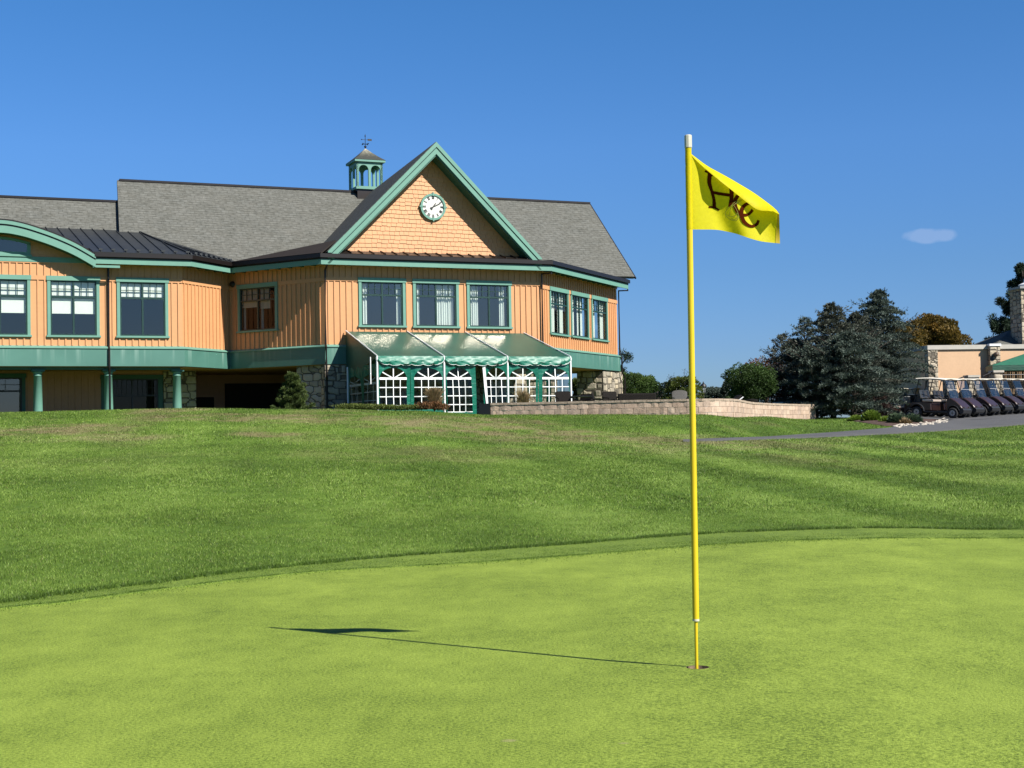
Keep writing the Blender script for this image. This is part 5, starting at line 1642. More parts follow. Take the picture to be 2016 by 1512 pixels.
for course in range(6):
    z1 = ZW - .075 - course * .20; z0 = z1 - .192
    s_ = -rs.uniform(0, .4)
    while s_ < LT - .05:
        w_ = rs.choice((.26, .40, .46, .46))
        a, b = max(0, s_), min(LT, s_ + w_ - .012)
        if b - a > .05:
            (pa, da), (pb, db) = along(a), along(b)
            na, nb = Vector((da.y, -da.x)), Vector((db.y, -db.x))
            if z1 > hz(pa.x, pa.y) - .15:
                o1, o2 = rs.uniform(0, .012), rs.uniform(0, .012); mo = .012 + rs.uniform(0, .014)
                pm_, dm_ = along((a + b) / 2); nm = Vector((dm_.y, -dm_.x))
                i = len(mb.v)
                fr = [pa + na * .0, pa + na * (o1), pm_ + nm * mo, pb + nb * (o2), pb + nb * .0]
                for zz, k in ((z0, .7), (z1, .85)):
                    for q, p in enumerate(fr):
                        mb.v.append((p.x, p.y, zz))
                for zz in (z0, z1):
                    for p in (pb - nb * .30, pa - na * .30): mb.v.append((p.x, p.y, zz))
                for q in range(4): mb.f.append((i + q, i + q + 1, i + 5 + q + 1, i + 5 + q)); mb.m.append(0)
                mb.f += [(i + 0, i + 1, i + 2, i + 3, i + 4, i + 10, i + 11), (i + 5, i + 6, i + 7, i + 8, i + 9, i + 12, i + 13), (i + 10, i + 11, i + 13, i + 12), (i, i + 11, i + 13, i + 5), (i + 4, i + 10, i + 12, i + 9)]; mb.m += [0] * 5
                c_ = rs.choice(PAL); k = rs.uniform(.8, 1.15)
                tint += [(c_[0] * k, c_[1] * k, c_[2] * k, 1)] * 14
        s_ += w_
mb.build('block_course', MAT['block'], None, sw, attr=tint)
mb = MB(); tint = []; s_ = 0
while s_ < LT:
    w_ = rs.uniform(.42, .5); a, b = s_, min(LT, s_ + w_ - .010)
    i = len(mb.v); dz = rs.uniform(-.004, .006)
    for zz in (ZW - .075, ZW + dz):
        for ss, oo in ((a, .035), (b, .035), (b, -.34), (a, -.34)):
            p, d = along(ss); n = Vector((d.y, -d.x)); q = p + n * oo; mb.v.append((q.x, q.y, zz))
    for f in ((0, 3, 2, 1), (4, 5, 6, 7), (0, 1, 5, 4), (1, 2, 6, 5), (2, 3, 7, 6), (3, 0, 4, 7)): mb.f.append(tuple(i + k for k in f)); mb.m.append(0)
    k = rs.uniform(.8, 1.1); tint += [(.42 * k, .36 * k, .27 * k, 1)] * 8
    s_ += w_
mb.build('cap', MAT['block'], None, sw, attr=tint)
# taller end post of the wall beside the tent door
e0 = PP[0]
mb = MB(); mb.box(-.42, -.02, -.05, .40, hz(e0.x, e0.y) - .3, ZW - .01, at(e0.x, e0.y, 0, math.atan2(PP[1].y - PP[0].y, PP[1].x - PP[0].x)))
gp_ = mb.build('wall_end_block', MAT['black'], None, sw)

# ---------------------------------------------------------------- patio furniture
m = NT('dark_wicker'); c = m.coord()
wv1 = m.n.new('ShaderNodeTexChecker'); m.l.new(c, wv1.inputs[0]); wv1.inputs['Scale'].default_value = 45
m.pbr(m.mix(.5, (0.012, 0.010, 0.008), m.ramp(wv1.outputs[1], [(0, (0.012, 0.010, 0.009)), (1, (0.026, 0.020, 0.016))])), .8, 0, m.bump(wv1.outputs[1], .6, .01), .15)
MAT['wicker'] = m.mat
MAT['greywicker'] = flat('grey_wicker', (0.085, 0.078, 0.068), .7, var=.3, scale=40, bump=.5, bscale=60)
PZ = zr(.42)
def pos(px, D): 
    return ((px - 1008 - .017 * 40) / FPX * D, D)
def chair(name, label, x, y, rz, mat='wicker', arch=0.0, group='patio chairs'):
    M = at(x, y, hz(x, y), rz)
    t = thing(name, label, 'chair', M, group)
    mb = MB(); mb.box(-.27, .27, -.27, .25, .38, .45); mb.build('seat', MAT[mat], M, t, bevel=.02)
    mb = MB(); N = 8; rows = []
    for yy in (.24, .29):
        pass
    F, B = [], []
    for k in range(N + 1):
        xx = -.29 + .58 * k / N; top = .90 + arch * (1 - ((k - N / 2) / (N / 2)) ** 2) - .03 * (abs(k - N / 2) == N / 2)
        F.append((xx, top))
    for k in range(N):
        (xa, ta), (xb, tb) = F[k], F[k + 1]
        i = len(mb.v); mb.v += [(xa, .22, .45), (xb, .22, .45), (xb, .33, tb), (xa, .33, ta), (xa, .27, .45), (xb, .27, .45), (xb, .38, tb), (xa, .38, ta)]
        mb.f += [(i, i + 1, i + 2, i + 3), (i + 5, i + 4, i + 7, i + 6), (i + 3, i + 2, i + 6, i + 7)]; mb.m += [0] * 3
        if k == 0: mb.f.append((i, i + 3, i + 7, i + 4)); mb.m.append(0)
        if k == N - 1: mb.f.append((i + 1, i + 5, i + 6, i + 2)); mb.m.append(0)
    mb.build('backrest', MAT[mat], M, t)
    for sx_ in (-.29, .29):
        mb = MB(); mb.tube([(sx_, -.26, .38), (sx_, -.27, .64), (sx_, .26, .66)], .028, 6); mb.build('armrest', MAT[mat], M, t)
        for sy_ in (-.25, .24):
            mb = MB(); mb.tube([(sx_ * .92, sy_, .40), (sx_ * .95, sy_ * 1.05, -.05)], .020, 6); mb.build('leg', MAT['black'], M, t)
    return t
PCH = [(1112, 55.0, .15, 'dark wicker chair directly in front of the tent corner pole'), (1184, 57.5, 1.45, 'dark wicker chair seen side-on before the stone pier'), (1207, 55.6, .35, 'dark wicker chair in front of the sunlit stone pier'), (1147, 58, -.6, 'dark low chair between the tent and the stone pier'),
       (1277, 57.5, .1, 'dark wicker chair right of the dark sofa')]
for px, D, rz, lb in PCH:
    x, y = pos(px, D); chair('patio_chair', lb, x, y, rz)
x, y = pos(1341, 55.5); chair('patio_chair', 'grey chair with rounded back beside the flagstick', x, y, .05, 'greywicker', .05)
def ptable(px, D, label):
    x, y = pos(px, D); M = at(x, y, hz(x, y))
    t = thing('patio_table', label, 'table', M, 'patio tables')
    mb = MB(); mb.lathe([(.56, .70), (.60, .715), (.60, .73), (.56, .74)], 28); mb.build('tabletop', MAT['black'], M, t)
    mb = MB(); mb.lathe([(.26, -.05), (.26, .03), (.05, .06), (.04, .70)], 16); mb.build('pedestal', MAT['black'], M, t)
ptable(1136, 56.0, 'round dark table right of the tent'); ptable(1228, 56.8, 'round dark table right of the stone pier')
x, y = pos(1253, 55.0); M = at(x, y, hz(x, y), .08)
t = thing('patio_sofa', 'long dark sofa with its back to the seat wall', 'sofa', M)
mb = MB(); mb.box(-.70, .70, -.05, .75, .12, .42); mb.build('seat', MAT['wicker'], M, t, bevel=.03)
mb = MB(); mb.box(-.72, .72, -.20, -.052, .08, .80); mb.build('backrest', MAT['wicker'], M, t, bevel=.05)
for s_ in (-1, 1):
    mb = MB(); mb.box(s_ * .79 - .065, s_ * .79 + .065, -.2, .78, .05, .60); mb.build('armrest', MAT['wicker'], M, t, bevel=.03)
mb = MB(); mb.box(-.64, .64, 0, .7, .422, .54); mb.build('cushion', MAT['wicker'], M, t, bevel=.04)
def chaise(px, D, rz, label, cush):
    x, y = pos(px, D); M = at(x, y, hz(x, y), rz)
    t = thing('chaise_lounge', label, 'lounger', M)
    mb = MB(); mb.box(-.95, .35, -.30, .30, .28, .33); mb.build('bed', MAT[cush], M, t, bevel=.01)
    bk = at(.35, 0, .33) @ Matrix.Rotation(-R(38), 4, 'Y')
    mb = MB(); mb.box(0, .72, -.30, .30, -.02, .05); mb.build('backrest', MAT[cush], M @ bk, t, bevel=.02)
    for yy in (-.33, .33):
        mb = MB(); mb.tube([(-1.0, yy, .29), (.37, yy, .30), (.95, yy, .72)], .022, 6); mb.build('rail', MAT['white'], M, t)
        for xx in (-.9, .3, .8):
            mb = MB(); mb.tube([(xx, yy, .29 + (.30 if xx > .5 else 0)), (xx, yy, -.05)], .018, 6); mb.build('leg', MAT['white'], M, t)
    return t
chaise(1412, 57.5, .15, 'white framed lounger with dark sling right of the flagstick', 'wicker')
x, y = pos(1556, 71); M = at(x, y, hz(x, y) + .0, -.4)
t = thing('patio_bench', 'pale cushioned bench behind the far end of the seat wall', 'bench', M)
mb = MB(); mb.box(-.85, .72, -.28, .28, .58, .78); mb.build('cushion', MAT['curtain'], M, t, bevel=.06)
mb = MB(); mb.box(-.75, .66, -.26, .26, .40, .575); mb.build('base', MAT['wicker'], M, t)
mb = MB(); mb.tube([(.80, .0, .70), (.88, 0, .60), (.84, 0, .2)], .09, 8); mb.build('armrest', MAT['curtain'], M, t, smooth=True)
for s_ in (-.7, .6):
    mb = MB(); mb.box(s_ - .04, s_ + .04, -.24, .24, -.05, .40); mb.build('leg', MAT['wicker'], M, t)
x, y = pos(1479, 65); M = at(x, y, hz(x, y))
t = thing('planter_tub', 'dark round tub behind the bend of the seat wall', 'planter', M)
mb = MB(); mb.lathe([(.20, -.05), (.26, .55), (.30, .72), (.30, .78), (.24, .79)], 24); mb.build('tub', MAT['wicker'], M, t)
mb = MB(); mb.lathe([(.25, .76), (.10, .80)], 20); mb.build('soil', MAT['void'], M, t)

# closed white parasol and lamp post behind the patio
x, y = pos(1334, 74); M = at(x, y, hz(x, y))
t = thing('closed_parasol', 'closed white parasol poking above the pine shrub', 'parasol', M)
mb = MB(); mb.tube([(0, 0, 0), (0, 0, 2.03)], .025, 8); mb.build('pole', MAT['white'], M, t)
mb = MB(); n = 16; prof = [(.19, 1.15), (.22, 1.35), (.16, 1.70), (.07, 1.95), (.03, 2.02)]
rows = [[((r_ * (1 + .18 * math.sin(k * math.pi * .5 * 2))) * math.cos(2 * math.pi * k / n), (r_ * (1 + .18 * math.sin(k * math.pi))) * math.sin(2 * math.pi * k / n), z_) for k in range(n + 1)] for r_, z_ in prof]
mb.grid(rows); mb.build('canopy', MAT['curtain'], M, t)
mb = MB(); mb.lathe([(.03, 2.02), (.05, 2.07), (.03, 2.13)], 10); mb.build('finial', MAT['white'], M, t)
x, y = pos(1385.5, 76); M = at(x, y, hz(x, y))
t = thing('lamp_post', 'small black lantern lamp post between the shrubs right of the flagstick', 'lamp post', M)
zt = PT(1385.5, 751, 76).z - hz(x, y)
mb = MB(); mb.lathe([(.10, 0), (.10, .25), (.055, .35), (.042, zt - .62), (.07, zt - .60), (.07, zt - .57)], 14); mb.build('post', MAT['black'], M, t)
mb = MB(); mb.lathe([(.085, zt - .565), (.145, zt - .26)], 6); mb.build('glass', flat('lamp_glass', (.45, .5, .52), .2), M, t)
mb = MB()
for k in range(6):
    a_ = 2 * math.pi * k / 6; mb.tube([(.088 * math.cos(a_), .088 * math.sin(a_), zt - .57), (.15 * math.cos(a_), .15 * math.sin(a_), zt - .25)], .010, 4)
mb.lathe([(.19, zt - .26), (.12, zt - .15), (.04, zt - .09), (.03, zt - .03), (.01, zt)], 12)
mb.build('lantern_cap', MAT['black'], M, t)

# ---------------------------------------------------------------- second building
O2 = PT(1828, 680, 84.0); a2 = 0.10
M2 = at(O2.x, O2.y, 0, a2)
class Wall2(Wall):
    def __init__(s, x, y, rz):
        s.M = M2 @ at(x, y, 0, rz); s.I = s.M.inverted(); s.L = 20
WF2 = Wall2(0, 0, 0)
b2 = thing('pro_shop', 'peach stucco building with stone piers and chimney behind the golf carts', 'building', M2 @ Matrix.Translation((0, 0, zr(.4))))
zc2 = O2.z; G2 = zr(.2)
xw = lambda px, py=720: WF2.hit(px, py)[0]
mb = MB(); mb.box(.0, 14, .0, .3, G2, zc2 - .25); mb.build('wall', MAT['stucco'], M2, b2)
mb = MB(); mb.box(.0, .3, .302, 9.0, G2, zc2 - .25); mb.build('wall', MAT['stucco'], M2, b2)
mb = MB(); mb.box(-.1, 14, -.1, .42, zc2 - .248, zc2); mb.build('coping', flat('white_coping', (.62, .58, .50), .7), M2, b2)
mb = MB(); mb.box(-.1, .42, .422, 9.1, zc2 - .248, zc2); mb.build('coping', MAT['brown'], M2, b2)
mb = MB(); mb.box(-.06, xw(1846), -.06, .5, G2, zc2 - .25); mb.build('stone_pier', MAT['stone'], M2, b2)
mb = MB(); mb.box(xw(1944.5), xw(1964), -.40, -.002, G2, zc2 - .10); pr = mb.build('stone_pier', MAT['stone'], M2, b2)
mb = MB(); mb.box(xw(1944.5) - .05, xw(1964) + .05, -.45, -.11, zc2 - .098, zc2 + .03); mb.build('pier_cap', MAT['white'], M2, pr)
lx_, lz_ = WF2.hit(1956, 698, -.85) if False else (xw(1955), WF2.hit(1956, 698)[1])
mb = MB(); mb.lathe([(.02, .14), (.13, .09), (.15, -.02), (.11, -.12), (.02, -.14)], 14, (lx_, -.52, lz_)); mb.box(lx_ - .06, lx_ + .06, -.55, -.402, lz_ - .05, lz_ + .08)
mb.build('wall_lamp', flat('bronze_lamp', (.20, .14, .09), .4), M2, b2)
def at2(px, py, y):   # point on the plane y of M2
    q = Wall2(0, y, 0).hit(px, py); return Vector((q[0], y, q[1]))
# hipped roof and chimney behind
r0, r1, r2 = at2(1946, 678, 4), at2(1996, 655, 6), at2(2120, 640, 6)
RZ_ = r1.z + .25
mb = MB(); mb.slab([(r0.x + .3, 4.5, zc2 - .1), (15, 4.5, zc2 - .1), (15, 7.5, RZ_), (r1.x + .4, 7.5, RZ_)], .15)
mb.slab([(r0.x + .3, 4.5, zc2 - .1), (r1.x + .4, 7.5, RZ_), (r0.x + .3, 12, zc2 - .1)], .15)
mb.build('roof', MAT['roof'], M2, b2)
c0, c1 = at2(2011, 600, 5.0), at2(2060, 600, 5.0); ct = at2(2005, 568, 5.0).z
mb = MB(); mb.box(c0.x, c0.x + 1.6, 5.0, 6.6, zc2 - 1, ct); ch = mb.build('chimney', MAT['stone'], M2, b2)
mb = MB(); mb.box(c0.x - .1, c0.x + 1.7, 4.9, 6.7, ct + .002, ct + .14); mb.build('chimney_cap', flat('grey_cap', (.35, .36, .36), .6), M2, ch)
mb = MB(); mb.lathe([(.5, ct + .14), (.55, ct + .3), (.3, ct + .42)], 18, (c0.x + .8, 5.8, 0)); mb.build('flue', MAT['white'], M2, ch)
# green awning with reed screen under it, out in front on the right
aw0, aw1, awt = at2(1951, 721, -3.0), at2(2110, 693, -3.0), at2(2070, 650, 1.0)
aw = thing('awning', 'green canvas awning at the right edge over a reed screen', 'awning', M2 @ Matrix.Translation((aw0.x + 2, -1.5, zr(.4))))
mb = MB()
A0 = Vector((aw0.x, -3.2, aw0.z + .05)); A1 = Vector((aw0.x + 9, -3.2, aw0.z + .05)); ap = Vector((aw0.x + 4.6, -1.6, aw0.z + 1.35)); A2 = Vector((aw0.x + .6, -.9, aw0.z + .05)); A3 = Vector((aw0.x + 9, -.9, aw0.z + .05))
for tri in ((A0, A1, ap), (A1, A3, ap), (A3, A2, ap), (A2, A0, ap)): mb.face(tri)
mb.build('canvas', tent_mat('awning_green', (.006, .16, .085), .6, .15), M2, aw, fix=False)
mb = MB(); z_ = A0.z - .003
for (p, q) in ((A0, A1), (A1, A3), (A3, A2), (A2, A0)): mb.face([(p.x, p.y, z_), (q.x, q.y, z_), (q.x, q.y, z_ - .30), (p.x, p.y, z_ - .30)])
mb.build('valance', tent_mat('awning_valance', (.004, .085, .05), .6, .1), M2, aw, fix=False)
for q in (A0, A1):
    mb = MB(); mb.tube([(q.x + .1 * (1 if q is A0 else -1), q.y + .1, z_ - .05), (q.x + .1 * (1 if q is A0 else -1), q.y + .1, G2)], .05, 8); mb.build('pole', MAT['brown'], M2, aw)
mb = MB(); rs = random.Random(4)
x = A0.x + .9
while x < A0.x + 6:
    r_ = rs.uniform(.018, .034); mb.tube([(x, -2.4 + rs.uniform(-.02, .02), G2 + .2), (x + rs.uniform(-.02, .02), -2.4, z_ - .25 + rs.uniform(-.1, .05))], r_, 5); x += r_ * 2.1
rd = mb.build('reed_screen', flat('reed', (.30, .20, .11), .8, var=.4, scale=8), M2, None)
tag(rd, 'brown reed screen standing under the green awning', 'screen')
# low stone piers with handrail on the steps in front
PIERS = [(1863, 1886, 746, -5.0, 'lowest and leftmost small stone pier behind the cart roofs'), (1906, 1930, 738.5, -4.4, 'small stone pier in the middle of the stepped row'), (1956, 1977, 729, -3.8, 'tallest small stone pier below the green awning')]
pts = []
for (a, b, t_, y_, lb) in PIERS:
    p, q = at2(a, t_, y_), at2(b, t_, y_)
    Mp = M2 @ Matrix.Translation((p.x, y_, 0))
    o = thing('stone_post', lb, 'stone pier', M2 @ Matrix.Translation((p.x, y_, zr(.4))), 'small stone piers on the steps')
    w_ = q.x - p.x
    mb = MB(); mb.box(.05, w_ - .05, .05, .65, G2, p.z - .12); mb.build('shaft', MAT['stone'], Mp, o)
    mb = MB(); mb.box(0, w_, 0, .70, p.z - .119, p.z); mb.build('cap', flat('pier_cap_stone', (.60, .55, .46), .8), Mp, o)
    pts.append((p, q))
hr = MB()
hr.tube([(pts[0][1].x, -4.7, pts[0][0].z - .05), (pts[1][0].x, -4.2, pts[1][0].z - .02)], .035, 6)
hr.tube([(pts[1][0].x, -4.2, pts[1][0].z - .02), (pts[1][1].x + .1, -4.15, pts[1][0].z - .55), (pts[1][1].x + .1, -4.1, pts[1][0].z - .55), (pts[1][1].x + .3, -4.05, pts[1][0].z - .05), (pts[2][0].x, -3.6, pts[2][0].z - .10)], .035, 6)
tag(hr.build('handrail', MAT['brown'], M2, None), 'brown metal handrail climbing between the left and tallest small stone piers', 'handrail')
hr = MB(); hr.tube([(pts[2][1].x, -3.5, pts[2][0].z - .25), (pts[2][1].x + 4, -3.5, pts[2][0].z - .25)], .030, 6)
tag(hr.build('handrail', MAT['brown'], M2, None), 'level brown handrail right of the tallest small stone pier', 'handrail')
# ---------------------------------------------------------------- plants
def rot_leaves(P, Dv, L, Wd, tint, g, spread=0.5):
    """triangles from P along direction Dv (with scatter)"""
    n = len(P)
    d = Dv + g.normal(0, spread, (n, 3)); d /= np.linalg.norm(d, axis=1)[:, None] + 1e-9
    r = g.normal(0, 1, (n, 3)); s = np.cross(d, r); s /= np.linalg.norm(s, axis=1)[:, None] + 1e-9
    L = np.asarray(L) * g.uniform(.6, 1.35, n); Wd = np.asarray(Wd) * g.uniform(.7, 1.3, n)
    V = np.empty((n, 4, 3))
    V[:, 0] = P; V[:, 1] = P + d * (L * .5)[:, None] + s * (Wd / 2)[:, None]
    V[:, 2] = P + d * L[:, None]; V[:, 3] = P + d * (L * .5)[:, None] - s * (Wd / 2)[:, None]
    C = np.repeat(np.clip(tint + g.normal(0, .10, n), 0, 1)[:, None, None], 4, 1) * np.ones(3)
    return V.reshape(-1, 3), C.reshape(-1, 3)
def leaf_object(name, P, D, L, Wd, tint, mat, parent, seed, spread=.5, M=None):
    g = np.random.default_rng(seed)
    V, C = rot_leaves(P, D, L, Wd, tint, g, spread)
    return fast_mesh(name, V, np.arange(len(V)).reshape(-1, 4), mat, M if M is not None else W[parent.name], parent, colors=C)
LM = {
 'cedar': leaf_mat('blue_cedar_needles', (0.095, 0.130, 0.100), (0.024, 0.034, 0.028), (0.21, 0.27, 0.22), .2),
 'olivecedar': leaf_mat('olive_cedar_needles', (0.110, 0.125, 0.090), (0.030, 0.036, 0.028), (0.22, 0.235, 0.175), .2),
 'round': leaf_mat('deep_green_leaves', (0.065, 0.125, 0.026), (0.018, 0.038, 0.010), (0.14, 0.24, 0.045), .2),
 'oak': leaf_mat('rusty_oak_leaves', (0.20, 0.135, 0.028), (0.075, 0.070, 0.018), (0.40, 0.23, 0.040), .3),
 'red': leaf_mat('russet_leaves', (0.16, 0.065, 0.035), (0.045, 0.028, 0.020), (0.30, 0.10, 0.05), .3),
 'pine': leaf_mat('dark_pine_needles', (0.045, 0.080, 0.045), (0.014, 0.026, 0.018), (0.11, 0.17, 0.09), .15),
 'bright': leaf_mat('bright_green_leaves', (0.085, 0.155, 0.030), (0.025, 0.050, 0.012), (0.19, 0.29, 0.050), .25),
 'yellowpine': leaf_mat('mugo_pine_needles', (0.110, 0.150, 0.028), (0.028, 0.045, 0.012), (0.24, 0.29, 0.055), .2),
 'fir': leaf_mat('fir_needles', (0.075, 0.115, 0.028), (0.022, 0.036, 0.012), (0.19, 0.25, 0.06), .2),
 'straw': leaf_mat('dry_grass_plumes', (0.42, 0.30, 0.15), (0.18, 0.11, 0.05), (0.66, 0.52, 0.32), .3),
 'copper': leaf_mat('copper_leaves', (0.22, 0.11, 0.045), (0.09, 0.05, 0.025), (0.40, 0.20, 0.08), .3),
 'twig': leaf_mat('bare_twigs', (0.13, 0.105, 0.095), (0.06, 0.05, 0.045), (0.22, 0.19, 0.17), .0),
 'lime': leaf_mat('lime_groundcover', (0.19, 0.30, 0.035), (0.08, 0.15, 0.02), (0.36, 0.47, 0.07), .3),
 'sage': leaf_mat('sage_leaves', (0.085, 0.140, 0.075), (0.03, 0.05, 0.03), (0.17, 0.23, 0.12), .25),
 'purple': leaf_mat('dark_barberry_leaves', (0.055, 0.034, 0.028), (0.018, 0.012, 0.010), (0.12, 0.065, 0.045), .2),
}
def place(px, D, dz=0.0):
    x, y = pos(px, D); return x, y, hz(x, y) + dz
def cedar(label, px, D, ytop, hw, seed, mat='cedar', dens=1.0, low=.03, profile=None, group=None, sparse=0.0, limbs=True, cat='tree', name='cedar_tree', llen=.14, ragged=.2):
    x, y, z = place(px, D); H = PT(px, ytop, D).z - z; Rm = hw / FPX * D
    t = thing(name, label, cat, at(x, y, z), group)
    g = np.random.default_rng(seed)
    mb = MB(); mb.tube([(0, 0, -.3), (.04, .02, H * .4), (-.02, .03, H * .75), (0, 0, H)], [.045 * H ** .5 + .05, .03 * H ** .5 + .03, .03, .008], 8)
    mb.build('trunk', MAT['bark'], W[t.name], t)
    prof = profile or (lambda f: (1 - f) ** .72 * (.80 + .35 * f))
    Ps, Ds, Ts = [], [], []
    lb = MB()
    nb = int(H * 15 * dens)
    for k in range(nb):
        f = low + (1 - low) * ((k + g.random()) / nb) ** .93
        a = k * 2.399 + g.normal(0, .3); L = Rm * prof(f) * (1 - ragged * g.random() ** 1.5 + .12) + .06
        z0 = H * f
        rise = g.uniform(.05, .42) + (.55 + .5 * ragged) * f
        ct = .50 + g.normal(0, .13)
        n = max(4, int(L / .10)); pts = []
        for j in range(n + 1):
            s = j / n; r = L * s; zz = z0 + rise * L * s * (1 - .55 * s * s) - .10 * L * s ** 3
            pts.append((r * math.cos(a + .15 * s), r * math.sin(a + .15 * s), zz))
        if limbs and (k % 2 == 0): lb.tube([pts[0], pts[n // 2], pts[-1]], [.012 + .012 * L, .010, .004], 4, caps=False)
        ca, sa = math.cos(a), math.sin(a)
        for j in range(1, n + 1):
            s = j / n
            if s < .25 + sparse * .2: continue
            px_, py_, pz_ = pts[j]
            wdt = L * .30 * math.sin(math.pi * min(1, .15 + s * .85)) + .05
            m_ = int(22 * dens * (1 - sparse * .4))
            o = g.uniform(-1, 1, m_) * wdt
            back = np.abs(o) * .5
            P = np.stack([px_ - sa * o - ca * back, py_ + ca * o - sa * back, pz_ + g.normal(0, .025, m_) - np.abs(o) * .10], -1)
            dd = np.stack([ca * .55 - sa * np.sign(o) * .6, sa * .55 + ca * np.sign(o) * .6, np.full(m_, .42)], -1)
            Ps.append(P); Ds.append(dd); Ts.append(np.full(m_, ct + .12 * s - .03))
    if limbs and ragged > .3:
        for k in range(0, 26):
            f = g.uniform(.35, .97); a = g.uniform(0, 6.28); L = Rm * prof(f) * g.uniform(1.0, 1.35) + .15; pts = [(L * s * math.cos(a), L * s * math.sin(a), H * f + L * (.75 * s - .12 * s * s)) for s in (0, .35, .7, 1)]
            lb.tube(pts, [.02, .014, .010, .004], 4, caps=False)
            for j in range(34):
                s = g.uniform(.35, 1); p = np.array([L * s * math.cos(a), L * s * math.sin(a), H * f + L * (.75 * s - .12 * s * s)]) + g.normal(0, .05, 3)
                Ps.append(p[None]); Ds.append(np.array([[math.cos(a) * .7, math.sin(a) * .7, .45]])); Ts.append(np.array([.55]))
    if limbs: lb.build('limb', MAT['bark'], W[t.name], t)
    P = np.vstack(Ps); Dv = np.vstack(Ds); T = np.concatenate(Ts)
    leaf_object('crown', P, Dv, llen, llen * .30, T, LM[mat], t, seed + 1, .45)
    return t
def blobs(label, px, D, cy, hw, hh, seed, mat, n=16000, nb=26, leaf=.11, asp=.55, name='tree', cat='tree', group=None, trunk=True, gap=.0, flat_=1.0, base=None, top_bias=.3, shell=.55, blob=.42):
    """broad crown from many leafy clumps; (px, cy) crown centre, hw/hh half sizes in photo pixels"""
    x, y, z = place(px, D); c = PT(px, cy, D); Rx = hw / FPX * D; Rz = hh / FPX * D
    t = thing(name, label, cat, at(x, y, z), group)
    g = np.random.default_rng(seed); cz = c.z - z
    cen = []
    for k in range(nb):
        v = g.normal(0, 1, 3); v /= np.linalg.norm(v); r = g.uniform(.35, .86) ** .6
        cen.append((v[0] * Rx * r, v[1] * Rx * r * .9, cz + v[2] * Rz * r, blob * g.uniform(.6, 1.15), .45 + g.normal(0, .13)))
    if trunk:
        mb = MB(); mb.tube([(0, 0, -.2), (.03 * Rx, 0, cz * .5), (0, .02, cz)], [.09 * Rx + .03, .07 * Rx + .02, .04 * Rx], 8)
        for k in range(0, nb, 2):
            q = cen[k]; mb.tube([(0, 0, max(.05, cz * .45)), (q[0] * .5, q[1] * .5, (cz * .5 + q[2]) / 2), q[:3]], [.035 * Rx + .008, .02 * Rx + .005, .006], 5, caps=False)
        mb.build('trunk', MAT['bark'], W[t.name], t)
    Ps, Ds, Ts = [], [], []
    m_ = n // nb
    for (bx_, by_, bz_, br, ct) in cen:
        v = g.normal(0, 1, (m_, 3)); v /= np.linalg.norm(v, axis=1)[:, None]
        r = g.uniform(shell, 1.0, m_) ** .7 * (1 + .18 * np.sin(v[:, 0] * 7 + seed) * np.cos(v[:, 2] * 6))
        q = v * r[:, None]
        P = np.stack([bx_ + q[:, 0] * br * Rx, by_ + q[:, 1] * br * Rx, bz_ + q[:, 2] * br * Rz * flat_], -1)
        ok = P[:, 2] > .02
        if gap: ok &= g.random(m_) > gap
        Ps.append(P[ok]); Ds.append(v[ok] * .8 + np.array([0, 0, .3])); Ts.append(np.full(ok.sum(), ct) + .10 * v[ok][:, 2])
    P = np.vstack(Ps); leaf_object('crown' if trunk else 'foliage', P, np.vstack(Ds), leaf, leaf * asp, np.concatenate(Ts), LM[mat], t, seed + 1, .6)
    return t

G_ = 'dark blue cedars beside the cart park'
cp_ = lambda f: (1 - f) ** .80 * (.70 + .55 * min(1, f * 3.0))
cedar('tallest blue cedar, its ragged tip highest of the cluster left of the golf carts', 1735, 77, 574, 104, 21, dens=1.5, group=G_, low=.20, llen=.13, profile=cp_, ragged=.5)
cedar('second tallest blue cedar with drooping tip in the middle of the cluster', 1640, 71.5, 600, 100, 22, 'olivecedar', dens=1.35, group=G_, profile=cp_, ragged=.55)
cedar('pale young cedar with thin drooping top at the left of the cluster', 1588, 75, 628, 66, 23, dens=1.0, group=G_, sparse=.35, ragged=.6)
cedar('hazy cedar with brown tinge filling the gap between the two tallest tips', 1688, 75, 618, 84, 28, 'olivecedar', dens=1.3, group=G_, profile=cp_, ragged=.5)
cedar('broad blue cedar skirt in the middle front of the cluster', 1680, 69.5, 662, 112, 24, dens=1.5, group=G_, profile=lambda f: (1 - f * f) ** .6 * .88, ragged=.4)
cedar('low blue cedar at the left foot of the cluster', 1606, 70, 690, 80, 25, dens=1.3, group=G_, profile=lambda f: (1 - f * f) ** .55 * .9, ragged=.4)
cedar('short cedar at the right foot of the cluster behind the purple shrub', 1735, 76.5, 700, 44, 26, dens=1.2, group=G_, profile=lambda f: (1 - f * f) ** .55 * .9, ragged=.4)
cedar('bushy olive cedar bulging at the far left of the cluster', 1568, 72.5, 672, 64, 29, 'olivecedar', dens=1.3, group=G_, profile=lambda f: (1 - f * f) ** .6 * .9, ragged=.5)
cedar('dark brownish cedar with sparse twigs behind the round green tree', 1542, 77, 660, 62, 27, 'olivecedar', dens=1.0, sparse=.6, ragged=.6)
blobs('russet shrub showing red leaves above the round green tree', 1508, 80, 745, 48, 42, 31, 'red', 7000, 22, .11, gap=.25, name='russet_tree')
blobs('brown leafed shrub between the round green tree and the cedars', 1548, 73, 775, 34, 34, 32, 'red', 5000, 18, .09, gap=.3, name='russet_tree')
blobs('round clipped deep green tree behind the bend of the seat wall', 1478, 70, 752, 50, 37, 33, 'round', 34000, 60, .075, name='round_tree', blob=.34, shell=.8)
blobs('dark shadowed shrub under the round green tree', 1490, 71.5, 786, 46, 22, 34, 'round', 9000, 20, .09, name='shrub', cat='shrub', trunk=False)
